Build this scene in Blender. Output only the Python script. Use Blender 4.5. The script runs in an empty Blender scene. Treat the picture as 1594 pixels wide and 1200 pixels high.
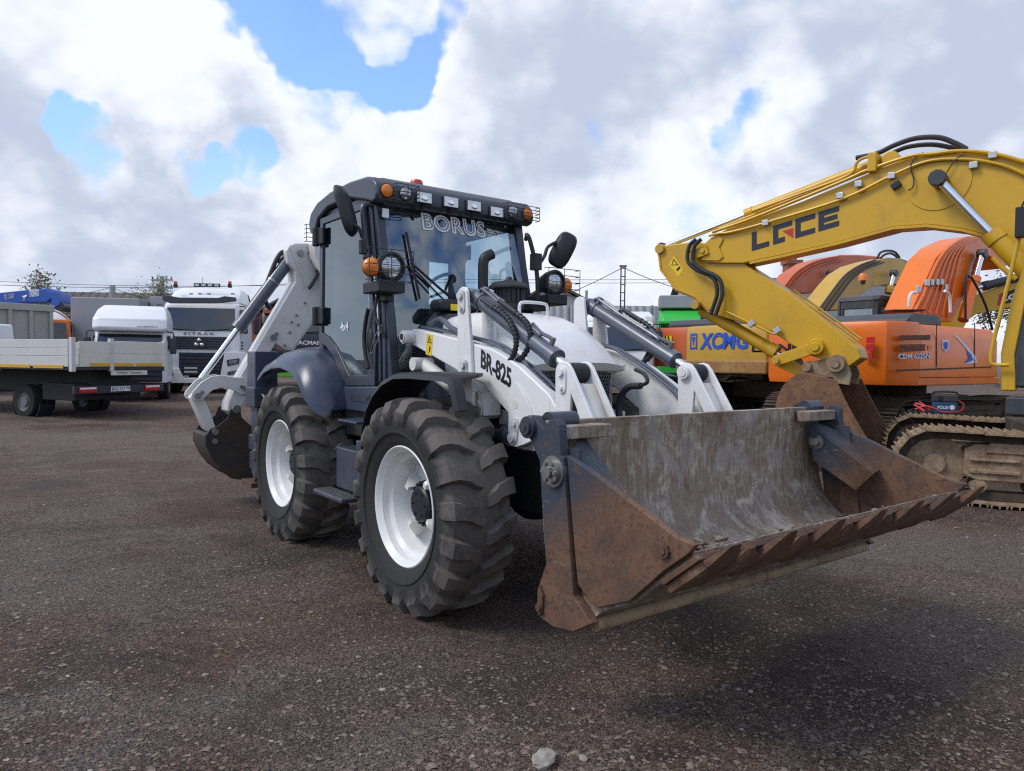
import bpy, math, random
from mathutils import Vector, Matrix
R_=math.radians
SC=bpy.context.scene
COL=SC.collection
random.seed(7)

# ------------------------------------------------------------------ camera
F_PX,IMG_W,IMG_H=1115.0,1594.0,1200.0
CAM=Vector((0,0,1.63))
PITCH=math.atan(38/F_PX); ROLL=math.atan(26/2350)
fw_=Vector((0,math.cos(PITCH),-math.sin(PITCH))); rt_=Vector((1,0,0)); up_=rt_.cross(fw_)
CR=rt_*math.cos(ROLL)+up_*math.sin(ROLL); CU=-rt_*math.sin(ROLL)+up_*math.cos(ROLL)
cam=bpy.data.cameras.new('camera'); cob=bpy.data.objects.new('camera',cam); COL.objects.link(cob)
cam.sensor_width=36; cam.lens=36*F_PX/IMG_W; cam.clip_end=3000; cam.clip_start=.05
M=Matrix.Identity(4)
for i in range(3):
    M[i][0]=CR[i]; M[i][1]=CU[i]; M[i][2]=-fw_[i]; M[i][3]=CAM[i]
cob.matrix_world=M
SC.camera=cob
def ray(px,py): return CR*((px-IMG_W/2)/F_PX)-CU*((py-IMG_H/2)/F_PX)+fw_

# ------------------------------------------------------------------ world, sun, exposure
SUN_EL,SUN_AZ=R_(50),R_(-105)          # azimuth from the view axis, negative = left
sun_dir=Vector((math.sin(SUN_AZ)*math.cos(SUN_EL),math.cos(SUN_AZ)*math.cos(SUN_EL),math.sin(SUN_EL)))
SC.view_settings.view_transform='Standard'; SC.view_settings.look='None'
SC.view_settings.exposure=0.32; SC.view_settings.gamma=1.0
wd=bpy.data.worlds.new('World'); SC.world=wd; wd.use_nodes=True
wd.cycles.sampling_method='MANUAL'; wd.cycles.sample_map_resolution=512
nt=wd.node_tree; nt.nodes.clear()
def N(t,**k):
    n=nt.nodes.new(t)
    for a,b in k.items(): setattr(n,a,b)
    return n
def L(a,b): nt.links.new(a,b)
def math_(op,a,b=None,c=None,clamp=False):
    n=N('ShaderNodeMath',operation=op,use_clamp=clamp)
    for i,v in enumerate((a,b,c)):
        if v is None: continue
        if isinstance(v,(int,float)): n.inputs[i].default_value=v
        else: L(v,n.inputs[i])
    return n.outputs[0]
def sstep(v,lo,hi,o0=0.,o1=1.):
    n=N('ShaderNodeMapRange',interpolation_type='SMOOTHSTEP')
    L(v,n.inputs[0])
    for i,x in zip((1,2,3,4),(lo,hi,o0,o1)): n.inputs[i].default_value=x
    return n.outputs[0]
def vmath(op,a,b=None):
    n=N('ShaderNodeVectorMath',operation=op)
    for i,v in enumerate((a,b)):
        if v is None: continue
        if isinstance(v,(tuple,Vector)): n.inputs[i].default_value=tuple(v)
        else: L(v,n.inputs[i])
    return n
def mixc(f,a,b):
    n=N('ShaderNodeMix',data_type='RGBA')
    if isinstance(f,(int,float)): n.inputs[0].default_value=f
    else: L(f,n.inputs[0])
    for i,v in ((6,a),(7,b)):
        if isinstance(v,tuple): n.inputs[i].default_value=(*v,1)
        else: L(v,n.inputs[i])
    return n.outputs[2]
sky=N('ShaderNodeTexSky',sky_type='NISHITA',sun_disc=False,sun_elevation=SUN_EL,sun_rotation=SUN_AZ,air_density=1.2,dust_density=.6,ozone_density=2.0)
tc=N('ShaderNodeTexCoord'); d0=tc.outputs['Generated']
sep=N('ShaderNodeSeparateXYZ'); L(d0,sep.inputs[0])
zz=math_('ADD',math_('MAXIMUM',sep.outputs[2],0.0),.62)
pl=N('ShaderNodeVectorMath',operation='DIVIDE'); L(d0,pl.inputs[0])
cz=N('ShaderNodeCombineXYZ'); L(zz,cz.inputs[0]); L(zz,cz.inputs[1]); cz.inputs[2].default_value=1.0
L(cz.outputs[0],pl.inputs[1]); P0=pl.outputs[0]
def noise(vec,scale,detail,rough,lac=2.0,dist=0.0):
    n=N('ShaderNodeTexNoise'); L(vec,n.inputs['Vector'])
    n.inputs['Scale'].default_value=scale; n.inputs['Detail'].default_value=detail; n.inputs['Roughness'].default_value=rough
    n.inputs['Lacunarity'].default_value=lac; n.inputs['Distortion'].default_value=dist
    return n
warp=noise(d0,7.0,4,.6)
wv=vmath('SCALE',vmath('SUBTRACT',warp.outputs['Color'],(.5,.5,.5)).outputs[0]); wv.inputs['Scale'].default_value=.20
dw=vmath('NORMALIZE',vmath('ADD',d0,wv.outputs[0]).outputs[0]).outputs[0]
def blob(px,py,r,soft=.6):
    c=ray(px,py).normalized(); a=r/F_PX
    dt=vmath('DOT_PRODUCT',dw,c).outputs['Value']
    return sstep(dt,math.cos(a*(1+soft)),math.cos(a*max(.05,1-soft)))
def addup(items):
    s=None
    for w,b in items:
        t=math_('MULTIPLY',b,w); s=t if s is None else math_('ADD',s,t)
    return s
def fbm(vec,sc=3.4,dt=6,ro=.55): return noise(vec,sc,dt,ro,2.1).outputs['Fac']
dens=fbm(P0)
SO=(sun_dir.x*.07,sun_dir.y*.07,.05)
off=vmath('ADD',P0,SO).outputs[0]
dens_s=fbm(off,3.4,5,.55)
puff=fbm(P0,9.0,5,.56); puff_s=fbm(vmath('ADD',P0,(sun_dir.x*.035,sun_dir.y*.035,.025)).outputs[0],9.0,4,.56)
def billow(sc,wamp):
    """rounded heads with dark creases: folded noise"""
    w=noise(d0,sc*.7,2,.5); v=vmath('SCALE',vmath('SUBTRACT',w.outputs['Color'],(.5,.5,.5)).outputs[0]); v.inputs['Scale'].default_value=wamp
    n=noise(vmath('ADD',d0,v.outputs[0]).outputs[0],sc,0,.5).outputs['Fac']
    return math_('SUBTRACT',math_('MULTIPLY',math_('ABSOLUTE',math_('SUBTRACT',n,.5)),2.6),.30)
bil=math_('ADD',math_('MULTIPLY',billow(6.0,.14),.55),math_('ADD',math_('MULTIPLY',billow(13,.07),.42),math_('MULTIPLY',billow(27,.035),.24)))
# blue gaps (negative) and thick places (positive) where the picture shows them
GAP=[(-.42,415,12,52),(-.42,495,75,44),(-.40,590,120,40),(-.22,700,10,26),(-.42,150,212,42),(-.28,265,185,26),(-.46,378,258,38),(-.40,315,250,32),(-.28,640,60,30),
     (-.26,1110,330,58),(-.28,1160,192,36),(-.22,945,200,36),(-.16,90,160,40)]
THK=[(.22,210,60,130),(.16,330,160,90),(.2,880,100,140),(.25,1330,110,200),(.25,1540,60,150),(.2,60,340,110),(.15,300,350,110),(.2,690,235,70),(.2,980,300,90),(.2,1350,280,110),(.24,620,390,130),(.2,1560,420,110),(.14,300,470,150),(.12,900,500,200)]
bias=math_('ADD',addup([(w,blob(x,y,r)) for w,x,y,r in GAP]),addup([(w,blob(x,y,r,.8)) for w,x,y,r in THK]))
D=math_('ADD',math_('ADD',math_('ADD',dens,.045),math_('ADD',math_('MULTIPLY',math_('SUBTRACT',puff,.5),.20),math_('MULTIPLY',bil,.34))),bias)
mask=sstep(D,.37,.63,.10,1.0)
# shading: thick parts and the sides away from the sun turn grey
DARK=[(.22,1330,150,170),(.18,1520,130,150),(.24,860,140,120),(.24,990,120,80),(.34,330,165,80),(.38,45,170,80),(.2,100,340,110),(.14,330,390,110),(.2,1500,320,80),(.14,900,330,90)]
BRI=[(-.5,200,45,110),(-.4,300,35,80),(-.36,640,175,80),(-.4,480,125,50),(-.3,560,300,100),(-.35,1000,440,120),(-.34,1180,245,80),(-.3,1000,250,60),(-.25,600,40,60)]
shade_b=math_('ADD',addup([(w,blob(x,y,r,.8)) for w,x,y,r in DARK]),addup([(w,blob(x,y,r,.8)) for w,x,y,r in BRI]))
rel=math_('ADD',math_('SUBTRACT',math_('MULTIPLY',math_('SUBTRACT',dens_s,dens),2.2),math_('MULTIPLY',bil,1.15)),math_('MULTIPLY',math_('SUBTRACT',puff_s,puff),1.0))
thick=sstep(D,.52,.95)
sh=math_('ADD',math_('ADD',math_('MULTIPLY',thick,.34),rel),math_('ADD',shade_b,.22))
sh=sstep(sh,-.10,1.15)
CLOUD_LIT=(.77,.80,.865); CLOUD_GREY=(.44,.50,.63)
cc=mixc(sh,CLOUD_LIT,CLOUD_GREY)
SKY_STR=0.15
sk=vmath('SCALE',sky.outputs[0]); sk.inputs['Scale'].default_value=SKY_STR
skb=vmath('MULTIPLY',sk.outputs[0],(.80,1.03,1.36)).outputs[0]
hz=sstep(sep.outputs[2],0.0,.34,.85,0.0)
skh=mixc(hz,skb,(.60,.66,.78))
fin=mixc(mask,skh,cc)
below=sstep(sep.outputs[2],-.06,-.01)
fin=mixc(below,(.10,.095,.09),fin)
bg=N('ShaderNodeBackground'); L(fin,bg.inputs[0]); bg.inputs[1].default_value=1.0
out=N('ShaderNodeOutputWorld'); L(bg.outputs[0],out.inputs[0])
sun=bpy.data.lights.new('sun','SUN'); sun.energy=1.7; sun.angle=R_(20); sun.color=(1,.95,.87)
sob=bpy.data.objects.new('sun',sun); COL.objects.link(sob)
sob.rotation_euler=sun_dir.to_track_quat('Z','Y').to_euler()

SC.render.engine='CYCLES'
SC.cycles.max_bounces=6; SC.cycles.diffuse_bounces=2; SC.cycles.glossy_bounces=2; SC.cycles.transmission_bounces=2; SC.cycles.transparent_max_bounces=10
SC.cycles.use_denoising=False; SC.cycles.filter_width=1.2
SC.cycles.caustics_reflective=False; SC.cycles.caustics_refractive=False

# ------------------------------------------------------------------ helpers
def sm(a,b,x):
    t=max(0,min(1,(x-a)/(b-a))); return t*t*(3-2*t)
def ground_h(x,y):
    t=max(0.,min(1.,(y-8.0)/18.0))
    return .47*(t*t*(2-t)) if t<1 else .47
class Frame:
    """local axes: X forward, Y left, Z up, standing on the ground"""
    def __init__(s,x,y,yaw,z=None):
        s.o=Vector((x,y,ground_h(x,y) if z is None else z)); s.yaw=yaw
        s.f=Vector((math.cos(yaw),math.sin(yaw),0)); s.l=Vector((-math.sin(yaw),math.cos(yaw),0))
    def at(s,px,py,X=None,Y=None,Z=None):
        """measured point: where the sight line through a photo point meets a plane of the thing"""
        c=CAM-s.o; c=Vector((c.dot(s.f),c.dot(s.l),c.z)); d=ray(px,py); d=Vector((d.dot(s.f),d.dot(s.l),d.z))
        i,v=[(i,v) for i,v in enumerate((X,Y,Z)) if v is not None][0]
        return c+d*((v-c[i])/d[i])
    def world(s,p): return s.o+s.f*p[0]+s.l*p[1]+Vector((0,0,p[2]))
def V3(p): return Vector(p)
def spline(pts,k=5):
    """catmull-rom through points"""
    P=[V3(p) for p in pts]
    if len(P)<3: return P
    P=[P[0]*2-P[1]]+P+[P[-1]*2-P[-2]]; o=[]
    for i in range(1,len(P)-2):
        a,b,c,d=P[i-1:i+3]
        for j in range(k):
            t=j/k; o.append(.5*((2*b)+(c-a)*t+(2*a-5*b+4*c-d)*t*t+(3*b-a-3*c+d)*t**3))
    o.append(P[-2]); return o
class MB:
    def __init__(s): s.v=[]; s.f=[]
    def add(s,vs,fs):
        b=len(s.v); s.v+= [tuple(p) for p in vs]; s.f+=[tuple(b+i for i in f) for f in fs]; return s
    def box(s,x0,x1,y0,y1,z0,z1):
        return s.add([(x0,y0,z0),(x1,y0,z0),(x1,y1,z0),(x0,y1,z0),(x0,y0,z1),(x1,y0,z1),(x1,y1,z1),(x0,y1,z1)],
                     [(3,2,1,0),(4,5,6,7),(0,1,5,4),(1,2,6,5),(2,3,7,6),(3,0,4,7)])
    def obox(s,c,u,v,w,su,sv,sw):
        c,u,v,w=map(V3,(c,u,v,w)); P=[]
        for k in (-1,1):
            for a,b in ((-1,-1),(1,-1),(1,1),(-1,1)): P.append(c+u*a*su/2+v*b*sv/2+w*k*sw/2)
        return s.add(P,[(3,2,1,0),(4,5,6,7),(0,1,5,4),(1,2,6,5),(2,3,7,6),(3,0,4,7)])
    def prism(s,pts,axis,a,b):
        n=len(pts)
        def mk(p,t):
            return {'x':(t,p[0],p[1]),'y':(p[0],t,p[1]),'z':(p[0],p[1],t)}[axis]
        area=sum(pts[i][0]*pts[(i+1)%n][1]-pts[(i+1)%n][0]*pts[i][1] for i in range(n))
        if (area<0) != (axis=='y'): pts=pts[::-1]
        lo,hi=min(a,b),max(a,b)
        vs=[mk(p,lo) for p in pts]+[mk(p,hi) for p in pts]
        fs=[tuple(range(n))[::-1],tuple(range(n,2*n))]+[(i,(i+1)%n,n+(i+1)%n,n+i) for i in range(n)]
        return s.add(vs,fs)
    def ring(s,outer,inner,axis,a,b):
        """frame between two outlines with the same number of points"""
        n=len(outer)
        def mk(p,t): return {'x':(t,p[0],p[1]),'y':(p[0],t,p[1]),'z':(p[0],p[1],t)}[axis]
        vs=[mk(p,t) for t in (a,b) for q in (outer,inner) for p in q]
        fs=[]
        for i in range(n):
            j=(i+1)%n
            fs+=[(i,j,n+j,n+i),(2*n+i,3*n+i,3*n+j,2*n+j),(i,2*n+i,2*n+j,j),(n+i,n+j,3*n+j,3*n+i)]
        return s.add(vs,fs)
    def cyl(s,p0,p1,r,n=16,r1=None,caps=True):
        p0,p1=V3(p0),V3(p1); r1=r if r1 is None else r1
        a=(p1-p0).normalized(); u=a.orthogonal().normalized(); w=a.cross(u)
        vs=[p0+(u*math.cos(t)+w*math.sin(t))*r for t in [2*math.pi*i/n for i in range(n)]]+[p1+(u*math.cos(t)+w*math.sin(t))*r1 for t in [2*math.pi*i/n for i in range(n)]]
        fs=[(i,(i+1)%n,n+(i+1)%n,n+i) for i in range(n)]
        if caps: fs+=[tuple(range(n))[::-1],tuple(range(n,2*n))]
        return s.add(vs,fs)
    def tube(s,pts,r,n=8,k=5,smooth=True):
        P=spline(pts,k) if smooth else [V3(p) for p in pts]
        t=(P[1]-P[0]).normalized(); u=t.orthogonal().normalized(); vs=[]
        for i,p in enumerate(P):
            t=(P[min(i+1,len(P)-1)]-P[max(i-1,0)]).normalized()
            u=(u-t*u.dot(t)); u=u.normalized() if u.length>1e-6 else t.orthogonal().normalized()
            w=t.cross(u)
            vs+=[p+(u*math.cos(2*math.pi*j/n)+w*math.sin(2*math.pi*j/n))*r for j in range(n)]
        m=len(P); fs=[(i*n+j,i*n+(j+1)%n,(i+1)*n+(j+1)%n,(i+1)*n+j) for i in range(m-1) for j in range(n)]
        fs+=[tuple(range(n))[::-1],tuple(range((m-1)*n,m*n))]
        return s.add(vs,fs)
    def lathe(s,prof,o,axis,n=32,closed=False,arc=(0,2*math.pi)):
        """prof: (radius, along axis)"""
        o,a=V3(o),V3(axis).normalized(); u=a.orthogonal().normalized()
        if abs(a.y)>.9: u=Vector((1,0,0))
        w=a.cross(u); m=len(prof); full=abs(arc[1]-arc[0]-2*math.pi)<1e-6; nn=n if full else n+1
        vs=[o+a*h+(u*math.cos(t)+w*math.sin(t))*r for t in [arc[0]+(arc[1]-arc[0])*i/n for i in range(nn)] for r,h in prof]
        fs=[]
        for i in range(n):
            i2=(i+1)%nn
            for j in range(m if closed else m-1):
                j2=(j+1)%m; fs.append((i*m+j,i*m+j2,i2*m+j2,i2*m+j))
        return s.add(vs,fs)
    def loft(s,secs,closed=True,caps=True):
        n=len(secs[0]); vs=[p for q in secs for p in q]; fs=[]
        for i in range(len(secs)-1):
            for j in range(n if closed else n-1):
                k=(j+1)%n; fs.append((i*n+j,i*n+k,(i+1)*n+k,(i+1)*n+j))
        if caps: fs+=[tuple(range(n))[::-1],tuple(range((len(secs)-1)*n,len(secs)*n))]
        return s.add(vs,fs)
    def ell(s,c,rx,ry,rz,n=14,m=8,jit=0,rnd=random):
        c=V3(c); vs=[c+Vector((0,0,-rz))]
        for i in range(1,m):
            a=-math.pi/2+math.pi*i/m
            for j in range(n):
                b=2*math.pi*j/n; q=1+(rnd.random()-.5)*2*jit
                vs.append(c+Vector((rx*math.cos(a)*math.cos(b),ry*math.cos(a)*math.sin(b),rz*math.sin(a)))*q)
        vs.append(c+Vector((0,0,rz))); t=len(vs)-1
        fs=[(0,1+(j+1)%n,1+j) for j in range(n)]
        for i in range(m-2):
            for j in range(n):
                a=1+i*n+j; b=1+i*n+(j+1)%n; fs.append((a,b,b+n,a+n))
        fs+=[(t,1+(m-2)*n+j,1+(m-2)*n+(j+1)%n) for j in range(n)]
        return s.add(vs,fs)
    def mesh(s,name,mat,smooth=35):
        me=bpy.data.meshes.new(name); me.from_pydata([tuple(p) for p in s.v],[],s.f)
        if mat: me.materials.append(mat)
        if smooth:
            me.polygons.foreach_set('use_smooth',[True]*len(me.polygons)); me.set_sharp_from_angle(angle=R_(smooth))
        me.validate(); me.update(); return me
    def build(s,name,mat,parent=None,bevel=0,seg=2,smooth=35,fix=True):
        me=s.mesh(name,mat,0)
        if fix:
            import bmesh
            b=bmesh.new(); b.from_mesh(me); bmesh.ops.recalc_face_normals(b,faces=b.faces); b.to_mesh(me); b.free()
        if smooth:
            me.polygons.foreach_set('use_smooth',[True]*len(me.polygons)); me.set_sharp_from_angle(angle=R_(smooth))
        o=bpy.data.objects.new(name,me); COL.objects.link(o); o.parent=parent
        if bevel:
            b=o.modifiers.new('bevel','BEVEL'); b.width=bevel; b.segments=seg; b.limit_method='ANGLE'; b.angle_limit=R_(32); b.harden_normals=True
        return o
def tag(o,label=None,cat=None,group=None,kind=None):
    for k,v in (('label',label),('category',cat),('group',group),('kind',kind)):
        if v: o[k]=v
    return o
def thing(name,frame,label,cat,group=None):
    o=bpy.data.objects.new(name,None); COL.objects.link(o); o.empty_display_size=.2
    o.location=frame.o; o.rotation_euler=(0,0,frame.yaw)
    return tag(o,label,cat,group)
def copy_child(src,parent,loc=None,mirror=False):
    """copy an object with its children under a parent"""
    c=src.copy(); COL.objects.link(c); c.parent=parent
    if loc is not None: c.location=loc
    for ch in [q for q in bpy.data.objects if q.parent==src]:
        d=ch.copy(); COL.objects.link(d); d.parent=c
    return c
def text_mesh(name,body,o,u,v,w,h,mat,parent,bold=0.0,depth=.003,shear=0,space=1.0):
    """lettering fitted into a w x h field; o = lower left corner, u = writing direction, v = up"""
    cu=bpy.data.curves.new(name,'FONT'); cu.body=body; cu.size=1; cu.offset=bold; cu.shear=shear; cu.space_character=space
    cu.extrude=.02; cu.resolution_u=3; cu.fill_mode='BOTH'
    t=bpy.data.objects.new('tmp',cu); COL.objects.link(t)
    bpy.context.view_layer.update()
    me=bpy.data.meshes.new_from_object(t.evaluated_get(bpy.context.evaluated_depsgraph_get()))
    bpy.data.objects.remove(t); bpy.data.curves.remove(cu)
    xs=[p.co.x for p in me.vertices]; ys=[p.co.y for p in me.vertices]
    x0,x1,y0,y1=min(xs),max(xs),min(ys),max(ys)
    o,u,v=V3(o),V3(u).normalized(),V3(v).normalized(); nn=u.cross(v).normalized()
    for p in me.vertices:
        a=(p.co.x-x0)/(x1-x0)*w; b=(p.co.y-y0)/(y1-y0)*h; c=depth if p.co.z>0 else -depth*.5
        p.co=o+u*a+v*b+nn*c
    me.materials.clear(); me.materials.append(mat); me.name=name
    ob=bpy.data.objects.new(name,me); COL.objects.link(ob); ob.parent=parent
    return ob

# ------------------------------------------------------------------ materials
def newmat(name):
    m=bpy.data.materials.new(name); m.use_nodes=True; m.node_tree.nodes.clear(); return m
class NT:
    def __init__(s,m): s.t=m.node_tree
    def n(s,t,**k):
        q=s.t.nodes.new(t)
        for a,b in k.items(): setattr(q,a,b)
        return q
    def l(s,a,b): s.t.links.new(a,b)
    def noise(s,vec,scale,detail=5,rough=.6,dist=0):
        q=s.n('ShaderNodeTexNoise'); s.l(vec,q.inputs['Vector']); q.inputs['Scale'].default_value=scale; q.inputs['Detail'].default_value=detail
        q.inputs['Roughness'].default_value=rough; q.inputs['Distortion'].default_value=dist; return q.outputs['Fac']
    def step(s,v,lo,hi,o0=0.,o1=1.):
        q=s.n('ShaderNodeMapRange',interpolation_type='SMOOTHSTEP'); s.l(v,q.inputs[0])
        for i,x in zip((1,2,3,4),(lo,hi,o0,o1)): q.inputs[i].default_value=x
        return q.outputs[0]
    def mix(s,f,a,b,blend='MIX'):
        q=s.n('ShaderNodeMix',data_type='RGBA',blend_type=blend)
        if isinstance(f,(int,float)): q.inputs[0].default_value=f
        else: s.l(f,q.inputs[0])
        for i,v in ((6,a),(7,b)):
            if isinstance(v,tuple): q.inputs[i].default_value=(*v[:3],1)
            else: s.l(v,q.inputs[i])
        return q.outputs[2]
    def math(s,op,a,b):
        q=s.n('ShaderNodeMath',operation=op)
        for i,v in enumerate((a,b)):
            if isinstance(v,(int,float)): q.inputs[i].default_value=v
            else: s.l(v,q.inputs[i])
        return q.outputs[0]
    def coord(s,scale=(1,1,1),kind='Object'):
        c=s.n('ShaderNodeTexCoord'); mp=s.n('ShaderNodeMapping'); s.l(c.outputs[kind],mp.inputs[0]); mp.inputs['Scale'].default_value=scale
        return mp.outputs[0]
    def out(s,col,rough=.5,metal=0.,bump=None,bstr=.2,bdist=.01,spec=.5,coat=0.,emit=None):
        p=s.n('ShaderNodeBsdfPrincipled'); o=s.n('ShaderNodeOutputMaterial'); s.l(p.outputs[0],o.inputs[0])
        for key,v in (('Base Color',col),('Roughness',rough),('Metallic',metal)):
            if isinstance(v,tuple): p.inputs[key].default_value=(*v[:3],1)
            elif isinstance(v,(int,float)): p.inputs[key].default_value=v
            else: s.l(v,p.inputs[key])
        p.inputs['Specular IOR Level'].default_value=spec; p.inputs['Coat Weight'].default_value=coat; p.inputs['Coat Roughness'].default_value=.15
        if bump is not None:
            b=s.n('ShaderNodeBump'); s.l(bump,b.inputs['Height']); b.inputs['Strength'].default_value=bstr; b.inputs['Distance'].default_value=bdist
            s.l(b.outputs[0],p.inputs['Normal'])
        return p
def paint(name,col,rough=.42,dirt=(.20,.16,.12),amount=.35,var=.10,scale=3.,chips=None,spec=.5,coat=0.):
    """painted metal with grime patches, fine mottling and optional chips to rust"""
    m=newmat(name); t=NT(m); c=t.coord()
    n1=t.noise(c,scale,6,.62); n2=t.noise(c,scale*9,4,.6); n3=t.noise(c,scale*2.3,8,.7,1.2)
    base=t.mix(n2,tuple(x*(1-var) for x in col),tuple(min(1,x*(1+var)) for x in col))
    dm=t.math('MULTIPLY',t.step(n1,.46,.78),amount)
    colr=t.mix(dm,base,dirt)
    sp=t.math('MULTIPLY',t.step(t.noise(c,scale*24,3,.55),.64,.72),t.step(n1,.40,.66,.03,.38)); colr=t.mix(sp,colr,tuple(x*.8 for x in dirt))
    stv=t.noise(t.coord((7,7,.8)),scale*1.2,5,.65); colr=t.mix(t.math('MULTIPLY',t.step(stv,.56,.70),amount*.45),colr,dirt)
    if chips:
        cm=t.step(n3,chips[1],chips[1]+.025); colr=t.mix(cm,colr,chips[0])
    r=t.math('ADD',t.math('MULTIPLY',n1,.22),rough-.11)
    t.out(colr,r,0,n2,.12,.004,spec,coat); return m
def plain(name,col,rough=.6,metal=0.,spec=.4,var=.12,scale=14,bump=.15):
    m=newmat(name); t=NT(m); c=t.coord(); n=t.noise(c,scale,5,.6)
    base=t.mix(n,tuple(x*(1-var) for x in col),tuple(min(1,x*(1+var)) for x in col))
    t.out(base,t.math('ADD',t.math('MULTIPLY',n,.2),rough-.1),metal,n,bump,.004,spec); return m
def glass(name,tint=(.55,.63,.66),refl=.12,rough=.02):
    m=newmat(name); t=NT(m)
    a=t.n('ShaderNodeBsdfTransparent'); a.inputs[0].default_value=(*tint,1)
    g=t.n('ShaderNodeBsdfGlossy'); g.inputs['Roughness'].default_value=rough; g.inputs[0].default_value=(.80,.92,1,1)
    fr=t.n('ShaderNodeLayerWeight'); fr.inputs[0].default_value=.5
    f=t.math('ADD',t.math('MULTIPLY',t.math('POWER',fr.outputs['Facing'],3.2),.75),refl)
    mx=t.n('ShaderNodeMixShader'); t.l(f,mx.inputs[0]); t.l(a.outputs[0],mx.inputs[1]); t.l(g.outputs[0],mx.inputs[2])
    o=t.n('ShaderNodeOutputMaterial'); t.l(mx.outputs[0],o.inputs[0]); return m
def rusty(name,paintc,rust1,rust2,bare,pm=.5,stretch=(1,1,1),rough=.78,bm=.62):
    """worn steel: paint remnants, two rusts, bare scraped metal, streaks"""
    m=newmat(name); t=NT(m); c=t.coord(); cs=t.coord(stretch)
    a=t.noise(c,1.6,8,.65,.6); b=t.noise(cs,5,8,.7,.3); f=t.noise(c,34,5,.65); g=t.noise(cs,16,6,.7)
    ru=t.mix(t.step(b,.35,.68),rust1,rust2)
    ru=t.mix(t.step(f,.52,.75),ru,tuple(x*.45 for x in rust1))
    k=t.mix(t.step(t.math('ADD',a,t.math('MULTIPLY',t.math('SUBTRACT',g,.5),.5)),pm,pm+.10),ru,paintc)
    k=t.mix(t.step(t.math('ADD',b,t.math('MULTIPLY',t.math('SUBTRACT',f,.5),.3)),bm,bm+.08),k,bare)
    h=t.math('ADD',t.math('MULTIPLY',f,.6),g)
    t.out(k,t.step(g,.2,.8,rough-.14,rough+.1),0.0,h,.5,.006,.35); return m
WHITE=(.74,.74,.735)
MT={}
MT['white']=paint('white_paint',WHITE,.36,(.38,.32,.25),.34,.03,2.6,((.10,.075,.06),.715))
MT['grille']=plain('grille_mesh_paint',(.075,.08,.09),.45)
MT['white_dirty']=paint('grimy_white_paint',(.66,.65,.62),.45,(.33,.27,.19),.45,.05,2.6,((.09,.06,.045),.69))
MT['hood']=paint('hood_white_paint',(.76,.755,.735),.3,(.55,.43,.25),.35,.02,1.7)
MT['navy']=paint('slate_blue_paint',(.040,.052,.080),.34,(.16,.15,.14),.28,.12,4,((.22,.24,.28),.74),.5,.2)
MT['fender']=paint('glossy_slate_paint',(.034,.045,.078),.28,(.17,.165,.17),.22,.08,4,((.25,.27,.3),.74),.5,.0)
MT['cabframe']=paint('dark_slate_paint',(.032,.038,.055),.36,(.10,.10,.10),.25,.1,5)
MT['cyl']=paint('grey_blue_cylinder_paint',(.085,.10,.135),.33,(.2,.19,.18),.2,.06,5,None,.5,.2)
MT['black']=plain('black_plastic',(.016,.017,.020),.5)
MT['matt_black']=plain('matt_black',(.024,.0245,.026),.75)
MT['rubberhose']=plain('hose_rubber',(.025,.027,.032),.55)
MT['chrome']=plain('chromed_rod',(.72,.73,.74),.22,1.0,.5,.04,20,0.0)
MT['steel']=plain('worn_steel',(.30,.29,.28),.42,.8,.5,.25,30,.2)
MT['glass']=glass('tinted_glass',(.52,.66,.71),.10)
MT['windscreen']=glass('windscreen_glass',(.74,.80,.83),.19)
MT['lens']=plain('clear_lamp_lens',(.46,.48,.50),.14,.85,.6,.45,12,.5)
MT['amber']=plain('amber_lens',(.72,.20,.015),.22,0,.6,.2,60,.4)
MT['red']=plain('red_lens',(.55,.03,.03),.25,0,.6,.1,40,.2)
MT['yellow_sticker']=plain('yellow_sticker',(.78,.56,.02),.5)
MT['ink']=plain('black_lettering',(.012,.013,.016),.5)
MT['white_ink']=plain('white_lettering',(.72,.73,.75),.5)
MT['interior']=plain('grey_cab_lining',(.25,.26,.28),.85,0,.2)
MT['seat']=plain('seat_fabric',(.05,.052,.058),.9,0,.2)
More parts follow.
